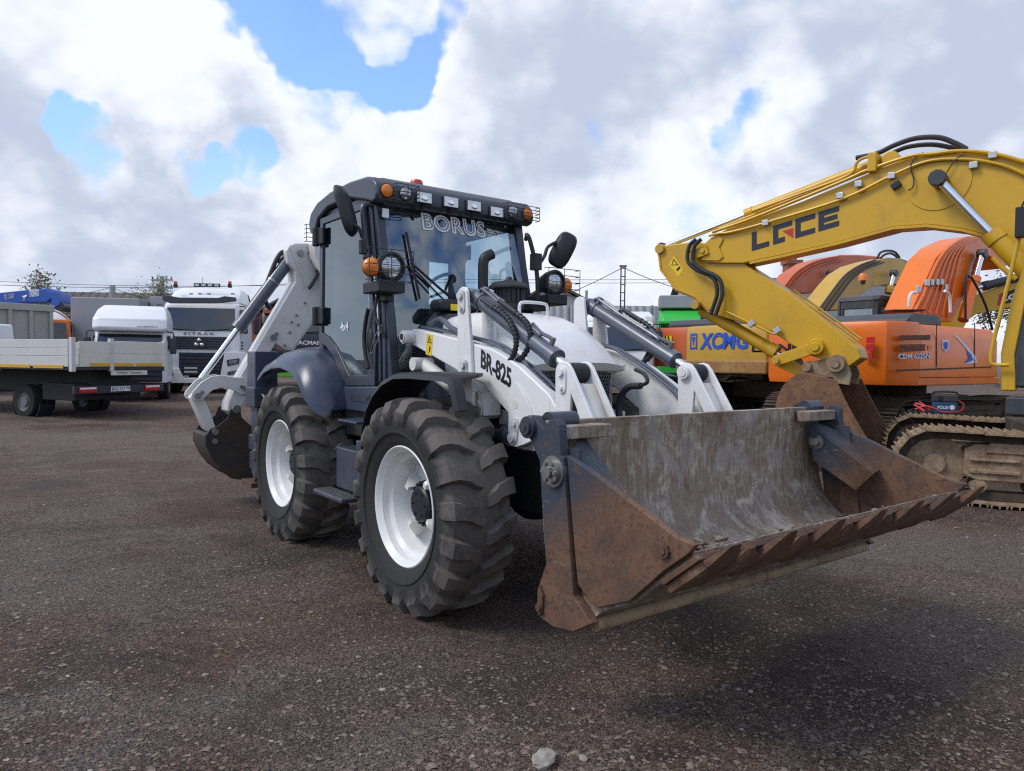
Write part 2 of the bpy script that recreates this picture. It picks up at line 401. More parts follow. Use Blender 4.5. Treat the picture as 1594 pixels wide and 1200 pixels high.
# ================================================================== SETTING: ground, stones
import numpy as np
def ground_mat():
    m=newmat('gravel_yard'); t=NT(m); c=t.coord(); cs=t.coord((1.0,1.25,1))
    big=t.noise(cs,.42,7,.66,.6); mid=t.noise(cs,.75,9,.72,.5); mid2=t.noise(c,2.6,6,.6,.4); fine=t.noise(c,26,6,.75); grit=t.noise(c,120,3,.7)
    v=t.n('ShaderNodeTexVoronoi'); t.l(c,v.inputs['Vector']); v.inputs['Scale'].default_value=62; v.inputs['Randomness'].default_value=1
    v2=t.n('ShaderNodeTexVoronoi'); t.l(c,v2.inputs['Vector']); v2.inputs['Scale'].default_value=150
    brown=(.195,.114,.079); grey=(.245,.178,.141); dark=(.050,.028,.020); tan=(.30,.21,.14)
    k=t.mix(t.step(big,.45,.55),brown,grey)
    k=t.mix(t.math('MULTIPLY',t.step(mid,.49,.63),.85),k,dark)
    k=t.mix(t.math('MULTIPLY',t.step(mid2,.58,.70),.6),k,tan)
    k=t.mix(t.math('MULTIPLY',t.step(fine,.44,.60),.75),k,(.045,.028,.022))
    rot=t.n('ShaderNodeMapping'); rot.inputs['Rotation'].default_value=(0,0,R_(-28)); t.l(c,rot.inputs[0]); rs_=t.n('ShaderNodeMapping'); rs_.inputs['Scale'].default_value=(.28,2.6,1); t.l(rot.outputs[0],rs_.inputs[0])
    stk_=t.noise(rs_.outputs[0],1.0,7,.66,.4); k=t.mix(t.math('MULTIPLY',t.step(stk_,.53,.66),.42),k,(.055,.034,.026)); k=t.mix(t.math('MULTIPLY',t.step(stk_,.46,.36),.5),k,(.235,.172,.135))
    # wheel tracks pressed into the dirt
    xyz=t.n('ShaderNodeSeparateXYZ'); t.l(c,xyz.inputs[0]); trk=None
    for x0,a_,gap in ((.9,-.70,0),(.9,-.70,1.75),(-1.9,-.42,0),(-1.9,-.42,1.7),(3.1,-.16,0),(3.1,-.16,1.75)):
        u=t.math('SUBTRACT',t.math('SUBTRACT',xyz.outputs[0],x0+gap),t.math('MULTIPLY',xyz.outputs[1],a_))
        u=t.math('ADD',u,t.math('MULTIPLY',t.math('SUBTRACT',t.noise(c,.35,2,.5),.5),1.4))
        m_=t.step(t.math('ABSOLUTE',u,0),.26,.15); trk=m_ if trk is None else t.math('MAXIMUM',trk,m_)
    trk=t.math('MULTIPLY',trk,t.step(t.noise(c,.8,5,.65),.44,.60))
    tread=t.math('MULTIPLY',trk,t.math('SINE',t.math('ADD',t.math('MULTIPLY',xyz.outputs[1],38.0),t.math('MULTIPLY',xyz.outputs[0],12.0)),0))
    k=t.mix(t.math('MULTIPLY',trk,.36),k,(.075,.046,.034)); k=t.mix(t.math('MULTIPLY',t.step(tread,.2,.7),.35),k,(.20,.14,.11))
    # stains and worn patches; the dark one under the bucket also paints its shade
    dv=t.n('ShaderNodeTexNoise'); t.l(c,dv.inputs['Vector']); dv.inputs['Scale'].default_value=1.6; dv.inputs['Detail'].default_value=6
    wv_=t.n('ShaderNodeVectorMath',operation='SUBTRACT'); t.l(dv.outputs['Color'],wv_.inputs[0]); wv_.inputs[1].default_value=(.5,.5,.5)
    ws_=t.n('ShaderNodeVectorMath',operation='MULTIPLY_ADD'); t.l(wv_.outputs[0],ws_.inputs[0]); ws_.inputs[1].default_value=(1.5,1.5,0); t.l(c,ws_.inputs[2])
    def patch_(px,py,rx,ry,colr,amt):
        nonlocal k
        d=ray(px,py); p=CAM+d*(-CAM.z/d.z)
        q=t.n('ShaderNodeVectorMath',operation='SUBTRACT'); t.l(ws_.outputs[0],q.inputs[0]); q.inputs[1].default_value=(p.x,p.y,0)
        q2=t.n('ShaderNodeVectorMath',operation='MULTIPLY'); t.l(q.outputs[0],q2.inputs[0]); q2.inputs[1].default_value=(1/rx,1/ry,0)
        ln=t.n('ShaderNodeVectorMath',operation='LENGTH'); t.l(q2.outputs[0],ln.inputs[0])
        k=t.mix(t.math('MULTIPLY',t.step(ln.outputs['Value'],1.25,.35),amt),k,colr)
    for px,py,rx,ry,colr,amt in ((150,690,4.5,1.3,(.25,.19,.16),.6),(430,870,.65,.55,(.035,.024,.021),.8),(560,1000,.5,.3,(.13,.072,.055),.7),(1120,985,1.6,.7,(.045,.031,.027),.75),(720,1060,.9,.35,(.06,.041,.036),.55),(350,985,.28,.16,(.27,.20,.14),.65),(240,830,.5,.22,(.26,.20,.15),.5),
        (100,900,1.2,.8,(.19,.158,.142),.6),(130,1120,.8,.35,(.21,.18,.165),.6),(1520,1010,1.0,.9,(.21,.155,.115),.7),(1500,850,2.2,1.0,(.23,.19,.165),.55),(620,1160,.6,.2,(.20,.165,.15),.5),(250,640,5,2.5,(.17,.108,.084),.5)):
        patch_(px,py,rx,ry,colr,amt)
    sep=t.n('ShaderNodeSeparateColor'); t.l(v.outputs['Color'],sep.inputs[0])
    st=t.math('MULTIPLY',t.math('MULTIPLY',t.step(v.outputs['Distance'],.38,.18),t.step(sep.outputs[0],.45,.75)),t.step(big,.38,.58,.25,1.0))
    k=t.mix(t.math('MULTIPLY',st,.8),k,(.31,.245,.205))
    sp2=t.n('ShaderNodeSeparateColor'); t.l(v2.outputs['Color'],sp2.inputs[0])
    k=t.mix(t.math('MULTIPLY',t.step(sp2.outputs[0],.66,.85),t.step(big,.36,.58,.20,.62)),k,(.33,.265,.225))
    k=t.mix(t.math('MULTIPLY',t.step(sp2.outputs[1],.5,.7),.85),k,(.024,.019,.018))
    h=t.math('ADD',t.math('ADD',t.math('MULTIPLY',fine,1.2),t.math('MULTIPLY',st,.6)),t.math('ADD',t.math('MULTIPLY',grit,.5),t.math('ADD',t.math('MULTIPLY',mid,3.0),t.math('ADD',t.math('MULTIPLY',stk_,2.5),t.math('MULTIPLY',tread,.7)))))
    wet=t.step(mid,.50,.70,.9,.66)
    t.out(k,wet,0,h,1.0,.03,.3); return m
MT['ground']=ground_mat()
def micro(x,y):
    return (.014*math.sin(1.7*x+.6*math.sin(1.3*y))*math.sin(1.1*y+.7*x)+.008*math.sin(4.3*x+2.1*y)*math.sin(3.7*y-1.9*x)+.004*math.sin(9.1*x-3.3*y+2*math.sin(2.2*x))*math.sin(8.3*y+2.9*x))*(1 if y<40 else 0)
def gz(x,y): return ground_h(x,y)+micro(x,y)
def axis(lo,hi,fine_lo,fine_hi,step):
    a=[fine_lo]; 
    while a[-1]<fine_hi: a.append(a[-1]+step)
    s=step
    while a[-1]<hi: s*=1.35; a.append(a[-1]+s)
    s=step; b=[a[0]]
    while b[-1]>lo: s*=1.35; b.append(b[-1]-s)
    return b[:0:-1]+a
xs=axis(-900,900,-13,13,.16); ys=axis(-60,1500,1.5,20,.16)
g=MB(); g.v=[(x,y,gz(x,y)) for y in ys for x in xs]; nx=len(xs)
g.f=[(j*nx+i,j*nx+i+1,(j+1)*nx+i+1,(j+1)*nx+i) for j in range(len(ys)-1) for i in range(nx-1)]
tag(g.build('ground',MT['ground'],fix=False,smooth=180),kind='structure')

# loose gravel: thousands of small faceted stones, nearest the camera thickest
def gravel(n,rmin,rmax,seed,name,col,label,ymax=15.,pw=1.9):
    rs=np.random.RandomState(seed)
    y=2.3+(ymax-2.3)*rs.rand(n)**pw; x=(rs.rand(n)*2-1)*(y*.80+.6)
    # clumps: keep stones where a coarse pattern is high
    pat=np.sin(x*1.3+np.sin(y*1.1)*2)+np.sin(y*2.1-x*.8+1)+.8*np.sin(x*3.1+y*2.7)
    keep=(pat+rs.rand(n)*3-1.2)>0; x=x[keep]; y=y[keep]; n=len(x)
    r=rmin+(rmax-rmin)*rs.rand(n)**3.2
    o=np.array([(1,0,0),(0,1,0),(-1,0,0),(0,-1,0),(0,0,.75),(0,0,-.5),(.7,.7,.3),(-.7,.7,.25),(-.7,-.7,.3),(.7,-.7,.28)])
    F=[(4,0,6),(4,6,1),(4,1,7),(4,7,2),(4,2,8),(4,8,3),(4,3,9),(4,9,0)]
    Vv=o[None]*(1+(rs.rand(n,10,3)-.5)*.75)
    sc=r[:,None,None]*np.stack([1+.5*rs.rand(n),.75+.4*rs.rand(n),.6+.5*rs.rand(n)],1)[:,None,:]
    Vv=Vv*sc; a=rs.rand(n)*6.283; ca,sa=np.cos(a)[:,None],np.sin(a)[:,None]
    X=Vv[:,:,0]*ca-Vv[:,:,1]*sa+x[:,None]; Y=Vv[:,:,0]*sa+Vv[:,:,1]*ca+y[:,None]
    gzv=np.array([gz(p,q) for p,q in zip(x,y)])
    Z=Vv[:,:,2]+gzv[:,None]
    verts=np.stack([X,Y,Z],2).reshape(-1,3); F=np.array(F); faces=(F[None]+10*np.arange(n)[:,None,None]).reshape(-1,3)
    me=bpy.data.meshes.new(name); me.vertices.add(len(verts)); me.vertices.foreach_set('co',verts.ravel().astype(np.float32))
    me.loops.add(faces.size); me.loops.foreach_set('vertex_index',faces.ravel().astype(np.int32))
    me.polygons.add(len(faces)); me.polygons.foreach_set('loop_start',np.arange(0,faces.size,3).astype(np.int32))
    me.update(calc_edges=True); me.materials.append(col)
    ob=bpy.data.objects.new(name,me); COL.objects.link(ob); return tag(ob,label,'gravel',kind='stuff')
def stone_mat(name,a,b):
    m=newmat(name); t=NT(m); c=t.coord(); n=t.noise(c,21,2,.5); q=t.noise(c,160,4,.7)
    k=t.mix(t.step(n,.35,.65),a,b); k=t.mix(t.math('MULTIPLY',q,.5),k,tuple(x*.5 for x in a)); t.out(k,.85,0,q,.3,.003,.3); return m
MT['stone']=stone_mat('gravel_stone',(.09,.060,.046),(.26,.205,.172)); MT['palestone']=stone_mat('pale_stone',(.26,.235,.205),(.42,.385,.345))
gravel(95000,.0035,.012,3,'gravel',MT['stone'],'small grey brown gravel scattered over the whole yard')
gravel(3600,.007,.020,5,'gravel',MT['stone'],'larger gravel stones lying on the yard')
gravel(900,.004,.014,9,'gravel',MT['palestone'],'pale chips among the yard gravel')
def rock(px,py,r,seed,label,flat=.55):
    d=ray(px,py); p=CAM+d*(-CAM.z/d.z); rn=random.Random(seed); b=MB()
    b.ell((0,0,r*flat*.45),r*1.25,r*.9,r*flat,11,7,.16,rn)
    b.v=[(x+.3*z,y,max(z,-.01)) for x,y,z in b.v]
    o=b.build('stone',MT['palestone'],smooth=0); o.location=(p.x,p.y,gz(p.x,p.y)); o.rotation_euler=(0,0,seed)
    return tag(o,label,'stone')
rock(846,1188,.052,1,'palest and largest stone, at the lower edge of the picture')
rock(908,1180,.019,2,'small pale stone just right of the largest pale stone')
rock(320,1050,.014,4,'small flat pale stone alone on gravel at lower left')
rock(408,964,.013,5,'tiny pale stone on dark ground left of the front wheel')
rock(1168,1073,.013,7,'small pale stone on dark gravel below the loader bucket')
# ================================================================== BACKHOE LOADER (white, right side and front in view)
FL=Frame(.1715,5.2704,math.atan2(-math.cos(R_(36.9)),math.sin(R_(36.9))),0)
BL=thing('backhoe_loader',FL,'white backhoe loader with slate blue cab and rusty front bucket, front centre','backhoe loader')
def tyre_mat():
    m=newmat('dusty_tyre_rubber'); t=NT(m); c=t.coord()
    s=t.n('ShaderNodeSeparateXYZ'); t.l(c,s.inputs[0])
    rr=t.math('SQRT',t.math('ADD',t.math('MULTIPLY',s.outputs[0],s.outputs[0]),t.math('MULTIPLY',s.outputs[2],s.outputs[2])),0)
    a=t.noise(c,7,7,.68,.5); b=t.noise(c,40,5,.7)
    dust=t.math('MULTIPLY',t.step(t.math('ADD',rr,t.math('MULTIPLY',t.math('SUBTRACT',a,.5),.16)),.545,.66,.10,1.0),t.step(a,.22,.60,.35,1.0))
    k=t.mix(dust,(.020,.020,.021),(.135,.121,.106)); k=t.mix(t.math('MULTIPLY',t.step(b,.5,.8),.4),k,(.02,.019,.018))
    t.out(k,t.step(a,.2,.8,.62,.9),0,t.math('ADD',b,t.math('MULTIPLY',a,1.4)),.35,.006,.3); return m
MT['tyre']=tyre_mat()
def tyre_mesh():
    b=MB(); n=72
    prof=[(.370,-.165),(.392,-.190),(.43,-.212),(.50,-.236),(.56,-.238),(.61,-.226),(.640,-.200),(.655,-.15),(.662,0),(.655,.15),(.640,.200),(.61,.226),(.56,.238),(.50,.236),(.43,.212),(.392,.19),(.370,.165)]
    b.lathe(prof,(0,0,0),(0,1,0),n)
    # raised ring on the side wall
    for s in (-1,1): b.lathe([(.475,s*.226),(.480,s*.240),(.492,s*.242),(.497,s*.232)],(0,0,0),(0,1,0),n)
    nl=19; rng=random.Random(2)
    for side in (-1,1):
        for i in range(nl):
            t0=2*math.pi*(i+(.5 if side>0 else 0))/nl
            # station: y, r_base, y_top, r_top, d theta, half width base/top (m)
            st=[(.012,.655,.014,.697,-.030,.050,.030),(.075,.650,.075,.705,.010,.056,.037),(.10,.648,.10,.707,.045,.058,.040),(.165,.640,.170,.706,.075,.062,.044),(.205,.625,.222,.690,.085,.070,.050),(.232,.590,.256,.618,.085,.072,.052),(.236,.545,.246,.552,.080,.060,.046)]
            vs=[]
            for y,rb,yt,rtp,dt,wb,wt in st:
                j=1+(rng.random()-.5)*.05
                for (yy,r,w) in ((y,rb-.02,-wb),(yt,rtp,-wt*j),(yt,rtp,wt*j),(y,rb-.02,wb)):
                    a=t0+dt+w/.68
                    vs.append((r*math.cos(a),side*yy,r*math.sin(a)))
            fs=[]
            for k in range(len(st)-1):
                for q in range(3): fs.append((k*4+q,k*4+q+1,k*4+q+5,k*4+q+4))
            fs+=[(0,1,2,3),(len(vs)-1,len(vs)-2,len(vs)-3,len(vs)-4)]
            b.add(vs,fs)
    return b
def make_wheel(x,y,side):
    """side -1: outer face towards -Y"""
    s=side
    rim=MB(); P=[(.378,.165),(.392,.178),(.396,.192),(.388,.198),(.376,.190),(.366,.172),(.352,.160),(.348,.120),(.343,.112),(.318,.100),(.312,.090),(.310,.03),(.304,.022),(.296,-.03),(.280,-.045),(.16,-.050),(.10,-.050)]
    rim.lathe([(r,s*h) for r,h in P],(0,0,0),(0,1,0),64)
    rim.lathe([(.378,-s*.165),(.392,-s*.178),(.396,-s*.192),(.30,-s*.15),(.10,-s*.10)],(0,0,0),(0,1,0),48)
    w=rim.build('wheel',MT['white_dirty' if False else 'rimwhite'],BL); w.location=(x,y,.68)
    tm=bpy.data.meshes.get('tyre')
    if tm is None: t=tyre_mesh().build('tyre',MT['tyre'],w,smooth=28); 
    else: t=bpy.data.objects.new('tyre',tm); COL.objects.link(t); t.parent=w
    t.rotation_euler=(0,random.uniform(0,6),0)
    hub=MB(); hub.lathe([(.155,-.06*s),(.155,.01*s),(.118,.015*s),(.118,.06*s),(.105,.073*s),(.0001,.075*s)],(0,0,0),(0,1,0),28)
    for i in range(20):
        a=2*math.pi*i/20; hub.cyl((.137*math.cos(a),.005*s,.137*math.sin(a)),(.137*math.cos(a),.045*s,.137*math.sin(a)),.0135,6)
    for i in range(6):
        a=2*math.pi*i/6; hub.cyl((.075*math.cos(a),.065*s,.075*math.sin(a)),(.075*math.cos(a),.081*s,.075*math.sin(a)),.008,6)
    hub.build('hub',MT['hubblack'],w,smooth=40)
    for i in range(4):
        a=math.pi/2*i+.95; u=Vector((math.cos(a),0,math.sin(a))); q=Vector((-math.sin(a),0,math.cos(a)))
        g=MB(); 
        pts=[(.15,-.055),(.15,.085),(.185,.09),(.300,.0),(.306,-.055)]
        vs=[u*r+Vector((0,s*h,0))+q*d for d in (-.016,.016) for r,h in pts]; k=len(pts)
        g.add(vs,[tuple(range(k)),tuple(range(2*k-1,k-1,-1))]+[(j,(j+1)%k,k+(j+1)%k,k+j) for j in range(k)])
        g.build('rib',MT['rimwhite'],w)
    return w
MT['rimwhite']=paint('rim_white_paint',(.72,.72,.70),.38,(.40,.33,.23),.32,.03,5,((.07,.06,.05),.745))
MT['hubblack']=plain('hub_black_paint',(.014,.016,.021),.45)
for x in (0,-2.316):
    make_wheel(x,-.90,-1); make_wheel(x,.90,1)

# ---- chassis, axles, belly (dark, in the shade of the machine)
b=MB(); b.box(-3.2,.62,-.34,.34,.62,1.02); b.box(-1.5,.45,-.30,.30,1.0,1.35); b.box(.62,.80,-.30,.30,.70,1.0); b.box(-3.1,-1.0,-.55,.55,.95,1.30)
b.box(-1.75,-.55,-.72,.72,.98,1.22); b.box(-.3,.35,-.46,.46,1.02,1.2)
b.build('chassis',MT['matt_black'],BL,.012)
for x in (0,-2.316):
    a=MB(); a.cyl((x,-.72,.68),(x,.72,.68),.10,16); a.ell((x,0,.66),.22,.20,.20); a.cyl((x,-.78,.68),(x,-.66,.68),.19,20); a.cyl((x,.78,.68),(x,.66,.68),.19,20)
    a.build('axle',MT['matt_black'],BL)
b=MB(); 
for (y,z) in ((-.42,1.07),(.38,1.04),(-.2,1.12)): b.tube([(-.5,y,z),(0,y*.8,z-.06),(.35,y*.9,z),(.7,y*.6,z-.1)],.022)
b.build('hose',MT['rubberhose'],BL)

# ---- hood
def hood():
    b=MB(); S=[]
    # x, half width, top z, shoulder drop, bottom z
    for x,w,zt,sd,zb in ((-.60,.43,1.985,.05,1.38),(-.45,.435,2.0,.06,1.37),(-.20,.435,1.995,.08,1.37),(.02,.43,1.965,.10,1.37),(.20,.425,1.90,.12,1.44),(.33,.425,1.80,.11,1.52),(.42,.43,1.70,.07,1.56),(.475,.44,1.625,.03,1.585)):
        half=[(w,zb),(w,zt-sd*1.8),(w-.025,zt-sd*1.0),(w-.08,zt-sd*.45),(w-.18,zt-sd*.12),(w*.4,zt)]
        S.append([(x+.05*(1-abs(y)/w)**.6*(1 if x>.3 else 0),-y,z) for y,z in half]+[(x+.05*(1-abs(y)/w)**.6*(1 if x>.3 else 0),y,z) for y,z in half[::-1]])
    b.loft(S,True,True); return b
ho=hood().build('hood',MT['hood'],BL,smooth=50)
b=MB(); b.prism([(-.43,1.592),(-.445,1.60),(-.44,1.615),(.44,1.615),(.445,1.60),(.43,1.592)],'x',.42,.487); b.build('lip',MT['hoodedge'] if 'hoodedge' in MT else MT['hood'],ho,.006)
b=MB(); b.tube([(-.03,-.13,1.96),(-.03,-.13,2.035),(-.03,-.09,2.06),(-.03,.09,2.06),(-.03,.13,2.035),(-.03,.13,1.96)],.012); b.build('handle',MT['white'],ho)
b=MB(); b.prism([(-.20,1.66),(.20,1.66),(.24,1.70),(.20,1.80),(-.20,1.80),(-.24,1.70)],'x',.40,.402); 
b=MB(); b.loft([[( -.86,-.435,1.36),(-.86,-.435,1.93),(-.86,-.36,2.01),(-.86,.36,2.01),(-.86,.435,1.93),(-.86,.435,1.36)],[(-.605,-.432,1.36),(-.605,-.432,1.93),(-.605,-.36,1.99),(-.605,.36,1.99),(-.605,.432,1.93),(-.605,.432,1.36)]]); b.build('cowl',MT['cabframe'],BL,.01)
b=MB(); b.box(-.845,-.66,-.42,-.05,2.012,2.11); b.build('console_box',MT['black'],BL,.04,3)
b=MB(); b.box(-.655,-.650,-.33,-.26,2.02,2.07); b.build('sticker',MT['yellow_sticker'],BL)
# grille: black surround and honeycomb plate
b=MB(); b.box(-.60,.36,-.395,.395,1.06,1.585); b.build('engine_bay',MT['matt_black'],BL,.01)
def honeycomb(name,y0,y1,z0,z1,x,cell,parent,axis='x'):
    b=MB(); h=cell*.8660; row=0; z=z0
    while z<z1:
        y=y0+(cell*.5 if row%2 else 0)
        while y<y1:
            R=cell*.5775; r=cell*.40; n=len(b.v)
            for q in (R,r):
                for k in range(6):
                    a=math.pi/6+math.pi/3*k; yy=y+q*math.cos(a); zzz=z+q*math.sin(a)
                    b.v.append((x,yy,zzz) if axis=='x' else (yy,x,zzz))
            for k in range(6): b.f.append((n+k,n+(k+1)%6,n+6+(k+1)%6,n+6+k))
            y+=cell
        z+=h; row+=1
    return b
hc=honeycomb('grille',-.37,.37,1.13,1.585,.40,.030,BL); 
hc.v=[(x+.05*(1-(y/.39)**2)-.05*(1.585-z),y,z) for x,y,z in hc.v]
gr=hc.build('grille',MT['grille'] if 'grille' in MT else MT['black'],BL,smooth=0,fix=False)
so=gr.modifiers.new('solid','SOLIDIFY'); so.thickness=.006
b=MB()
for s in (-1,1): b.tube([(.40,s*.39,1.59),(.385,s*.385,1.4),(.37,s*.38,1.15)],.014,6)
b.build('grille_frame',MT['steel'],gr)
# air intake and exhaust stack
b=MB(); b.lathe([(.001,2.30),(.02,2.30),(.03,2.275),(.13,2.252),(.165,2.22),(.165,2.205),(.15,2.205),(.11,2.215),(.11,2.09),(.125,2.085),(.125,2.05),(.09,2.03),(.08,1.95)],(-.50,.12,0),(0,0,1),24)
for i in range(16):
    a=2*math.pi*i/16; b.box(-.50+.112*math.cos(a)-.008,-.50+.112*math.cos(a)+.008,.12+.112*math.sin(a)-.008,.12+.112*math.sin(a)+.008,2.10,2.2)
b.build('air_intake',MT['black'],BL,smooth=40)
b=MB(); b.tube([(-.72,.02,1.9),(-.72,.02,2.2),(-.72,.02,2.42),(-.715,.045,2.475),(-.71,.10,2.505)],.043,14); b.build('exhaust_pipe',MT['black'],BL,smooth=50)

# ---- cab
def pil(b,pts,w,d):
    """pillar with rectangular section along points, w across Y, d along X"""
    S=[[(x-d/2,y-w/2,z),(x+d/2,y-w/2,z),(x+d/2,y+w/2,z),(x-d/2,y+w/2,z)] for x,y,z in pts]; b.loft(S)
b=MB()
for s in (-1,1):
    pil(b,[(-1.215,s*.70,2.93),(-1.13,s*.70,2.5),(-.99,s*.70,1.95),(-.93,s*.695,1.55),(-.93,s*.69,1.24)],.085,.13)
    pil(b,[(-2.22,s*.70,2.95),(-2.24,s*.70,1.75),(-2.2,s*.70,1.3)],.09,.10)
b.box(-2.26,-1.2,-.74,-.66,2.90,2.965); b.box(-2.26,-1.2,.66,.74,2.90,2.965); b.box(-2.27,-2.17,-.66,.66,2.85,2.96)
b.box(-.99,-.90,-.65,.65,1.24,1.30); b.box(-1.24,-1.15,-.66,.66,2.86,2.965)
b.build('cab_frame',MT['cabframe'],BL,.014,3)
# lower cab panel, floor and rear lining
SILL=[(-1.67,1.395),(-1.02,1.42),(-.86,1.43),(-.87,1.25),(-1.05,1.20),(-1.64,1.20)]
b=MB(); b.prism(SILL,'y',.775,.70); b.build('sill',MT['navy'],BL,.012)
b=MB(); b.prism(SILL,'y',-.775,-.70); sill=b.build('sill',MT['navy'],BL,.012)
b=MB(); b.box(-1.50,-1.15,-.782,-.778,1.285,1.345)
for x in (-1.47,-1.19): b.cyl((x,-.777,1.315),(x,-.79,1.315),.012,8)
b.build('sill_recess',MT['cabframe'],sill)
b=MB(); b.box(-2.2,-.95,-.66,.66,1.22,1.26); b.build('cab_floor',MT['interior'],BL)
b=MB(); b.box(-2.215,-2.15,-.655,.655,1.26,1.80)
for y0,y1 in ((-.655,-.30),(.10,.36),(.60,.655)): b.box(-2.205,-2.16,y0,y1,1.80,2.9)
b.box(-2.205,-2.16,-.655,.655,2.62,2.9)
b.build('rear_lining',MT['interior'],BL,.01)
b=MB(); b.box(-2.15,-1.245,-.65,.65,2.84,2.862); b.build('headliner',MT['interior'],BL)
# roof
roofpts=[(-1.10,2.862),(-1.035,2.875),(-1.015,2.93),(-1.035,3.005),(-1.10,3.065),(-1.22,3.095),(-1.55,3.115),(-1.95,3.105),(-2.25,3.06),(-2.40,2.99),(-2.45,2.90),(-2.43,2.81),(-2.36,2.78),(-2.29,2.80),(-2.22,2.90),(-2.0,2.968),(-1.55,2.972),(-1.25,2.905)]
b=MB(); b.prism(roofpts,'y',-.785,.785); roof=b.build('roof',MT['cabframe'],BL,.055,4)
b=MB(); b.prism([(-1.07,3.03),(-1.20,3.10),(-1.5,3.125),(-1.95,3.115),(-2.2,3.075),(-2.2,3.0),(-1.07,3.0)],'y',-.66,.66); b.build('roof_panel',MT['cabframe'],roof,.03,3)
def worklight(y,z):
    b=MB(); b.box(-1.04,-1.003,y-.078,y+.078,z-.050,z+.050); w=b.build('worklight',MT['black'],roof,.012)
    b=MB(); b.box(-1.004,-.998,y-.068,y+.068,z-.041,z+.041); b.build('lens',MT['lens'],w,.004); b=MB(); b.ell((-.997,y,z-.004),.006,.034,.026,12,6); b.build('bulb',MT['chrome'],w)
    b=MB(); b.cyl((-1.02,y,z-.05),(-1.05,y,z-.10),.012,8); b.build('bracket',MT['black'],w)
for y,z in ((-.37,2.945),(-.115,2.945),(.115,2.945),(.355,2.925)): worklight(y,z)
def roundlamp(y,m,r=.052):
    b=MB(); b.lathe([(r*1.12,-.03),(r*1.12,.012),(r,.016)],(-1.025,y,2.955),(1,0,0),24); l=b.build('lamp',MT['black'],roof)
    b=MB(); b.lathe([(r,.008),(r*.8,.022),(r*.4,.03),(.001,.032)],(-1.02,y,2.955),(1,0,0),24); b.build('lens',m,l,smooth=60)
for y,m in ((-.70,'amber'),(-.535,'lens'),(.535,'lens'),(.70,'amber')): roundlamp(y,MT[m])
def guard(b,ya,yb,z0,z1,x):
    for i in range(5): 
        z=z0+(z1-z0)*i/4; b.tube([(x-.06,ya,z),(x,ya,z),(x,yb,z),(x-.06,yb,z)],.0035,5,smooth=False)
    for k in range(3):
        y=ya+(yb-ya)*k/2; b.tube([(x,y,z0),(x,y,z1)],.0035,5,smooth=False)
for s in (-1,1):
    b=MB(); guard(b,s*.44,s*.64 if s<0 else s*.80,2.895,3.015,-.965); b.build('lamp_guard',MT['black'],roof)
b=MB(); b.lathe([(.055,0),(.06,.01),(.06,.10),(.048,.125),(.001,.13)],(-1.60,-.11,3.115),(0,0,1),20); b.build('beacon',MT['red'],roof,smooth=45)
b=MB(); b.tube([(-2.44,-.62,2.96),(-2.5,-.64,3.03),(-2.47,-.66,3.09),(-2.40,-.66,3.07)],.016); b.build('bracket',MT['black'],roof)
b=MB(); guard(b,-.78,-.62,2.74,2.90,-2.50); b.build('lamp_guard',MT['black'],roof)
# windscreen
def sheet(pts,t,n):
    """panel with thickness: pts 3D outline"""
    P=[V3(p) for p in pts]; n=V3(n).normalized()*t; k=len(P)
    return MB().add(P+[p+n for p in P],[tuple(range(k)),tuple(range(2*k-1,k-1,-1))]+[(i,(i+1)%k,k+(i+1)%k,k+i) for i in range(k)])
b=MB(); Zs=[2.865,2.6,2.3,2.0,1.7,1.4,1.29]; Xs=[-1.165,-1.095,-1.02,-.95,-.895,-.87,-.866]
def scr(off):
    return [[(x+off+.035*(1-(y/.66)**2),y,z) for y in (-.66,-.44,-.22,0,.22,.44,.66)] for x,z in zip(Xs,Zs)]
A_=scr(0); vs=[p for q in A_ for p in q]; b.add(vs,[(i*7+j,i*7+j+1,(i+1)*7+j+1,(i+1)*7+j) for i in range(6) for j in range(6)])
ws=b.build('windscreen',MT['windscreen'],BL,smooth=60,fix=False)
def wsx(y,z,off=.006):
    for i in range(len(Zs)-1):
        if Zs[i]>=z>=Zs[i+1]:
            f=(Zs[i]-z)/(Zs[i]-Zs[i+1]); return Xs[i]+(Xs[i+1]-Xs[i])*f+.035*(1-(y/.66)**2)+off
    return Xs[-1]
for off,m,bold,dx in ((.004,'white_ink',.05,0),(.007,'screen_ink',-.018,0)):
    if m=='screen_ink': MT[m]=plain('screen_grey_ink',(.16,.17,.19),.5)
    t=text_mesh('lettering','BORUS',(0,0,0),(1,0,0),(0,1,0),1,1,MT[m],ws,bold,.0005,0,1.12)
    W_,H_=(.635,.150) if bold>.03 else (.597,.116); ya,za=(-.33,2.705) if bold>.03 else (-.311,2.722)
    for p in t.data.vertices:
        y=ya+p.co.x*W_; z=za+p.co.y*H_; p.co=(wsx(y,z,off+p.co.z),y,z)
b=MB(); b.box(-1.10,-1.085,-.70,-.645,2.76,2.83); b.build('sticker',MT['white_ink'],ws)
b=MB(); b.box(-1.075,-1.062,-.62,-.585,1.0,1.01); 
# sticker cluster low on the screen
b=MB(); b.box(-.862,-.860,-.60,-.50,1.30,1.44); b.build('sticker',plain('faded_sticker',(.32,.16,.17),.6,var=.5,scale=22),ws)
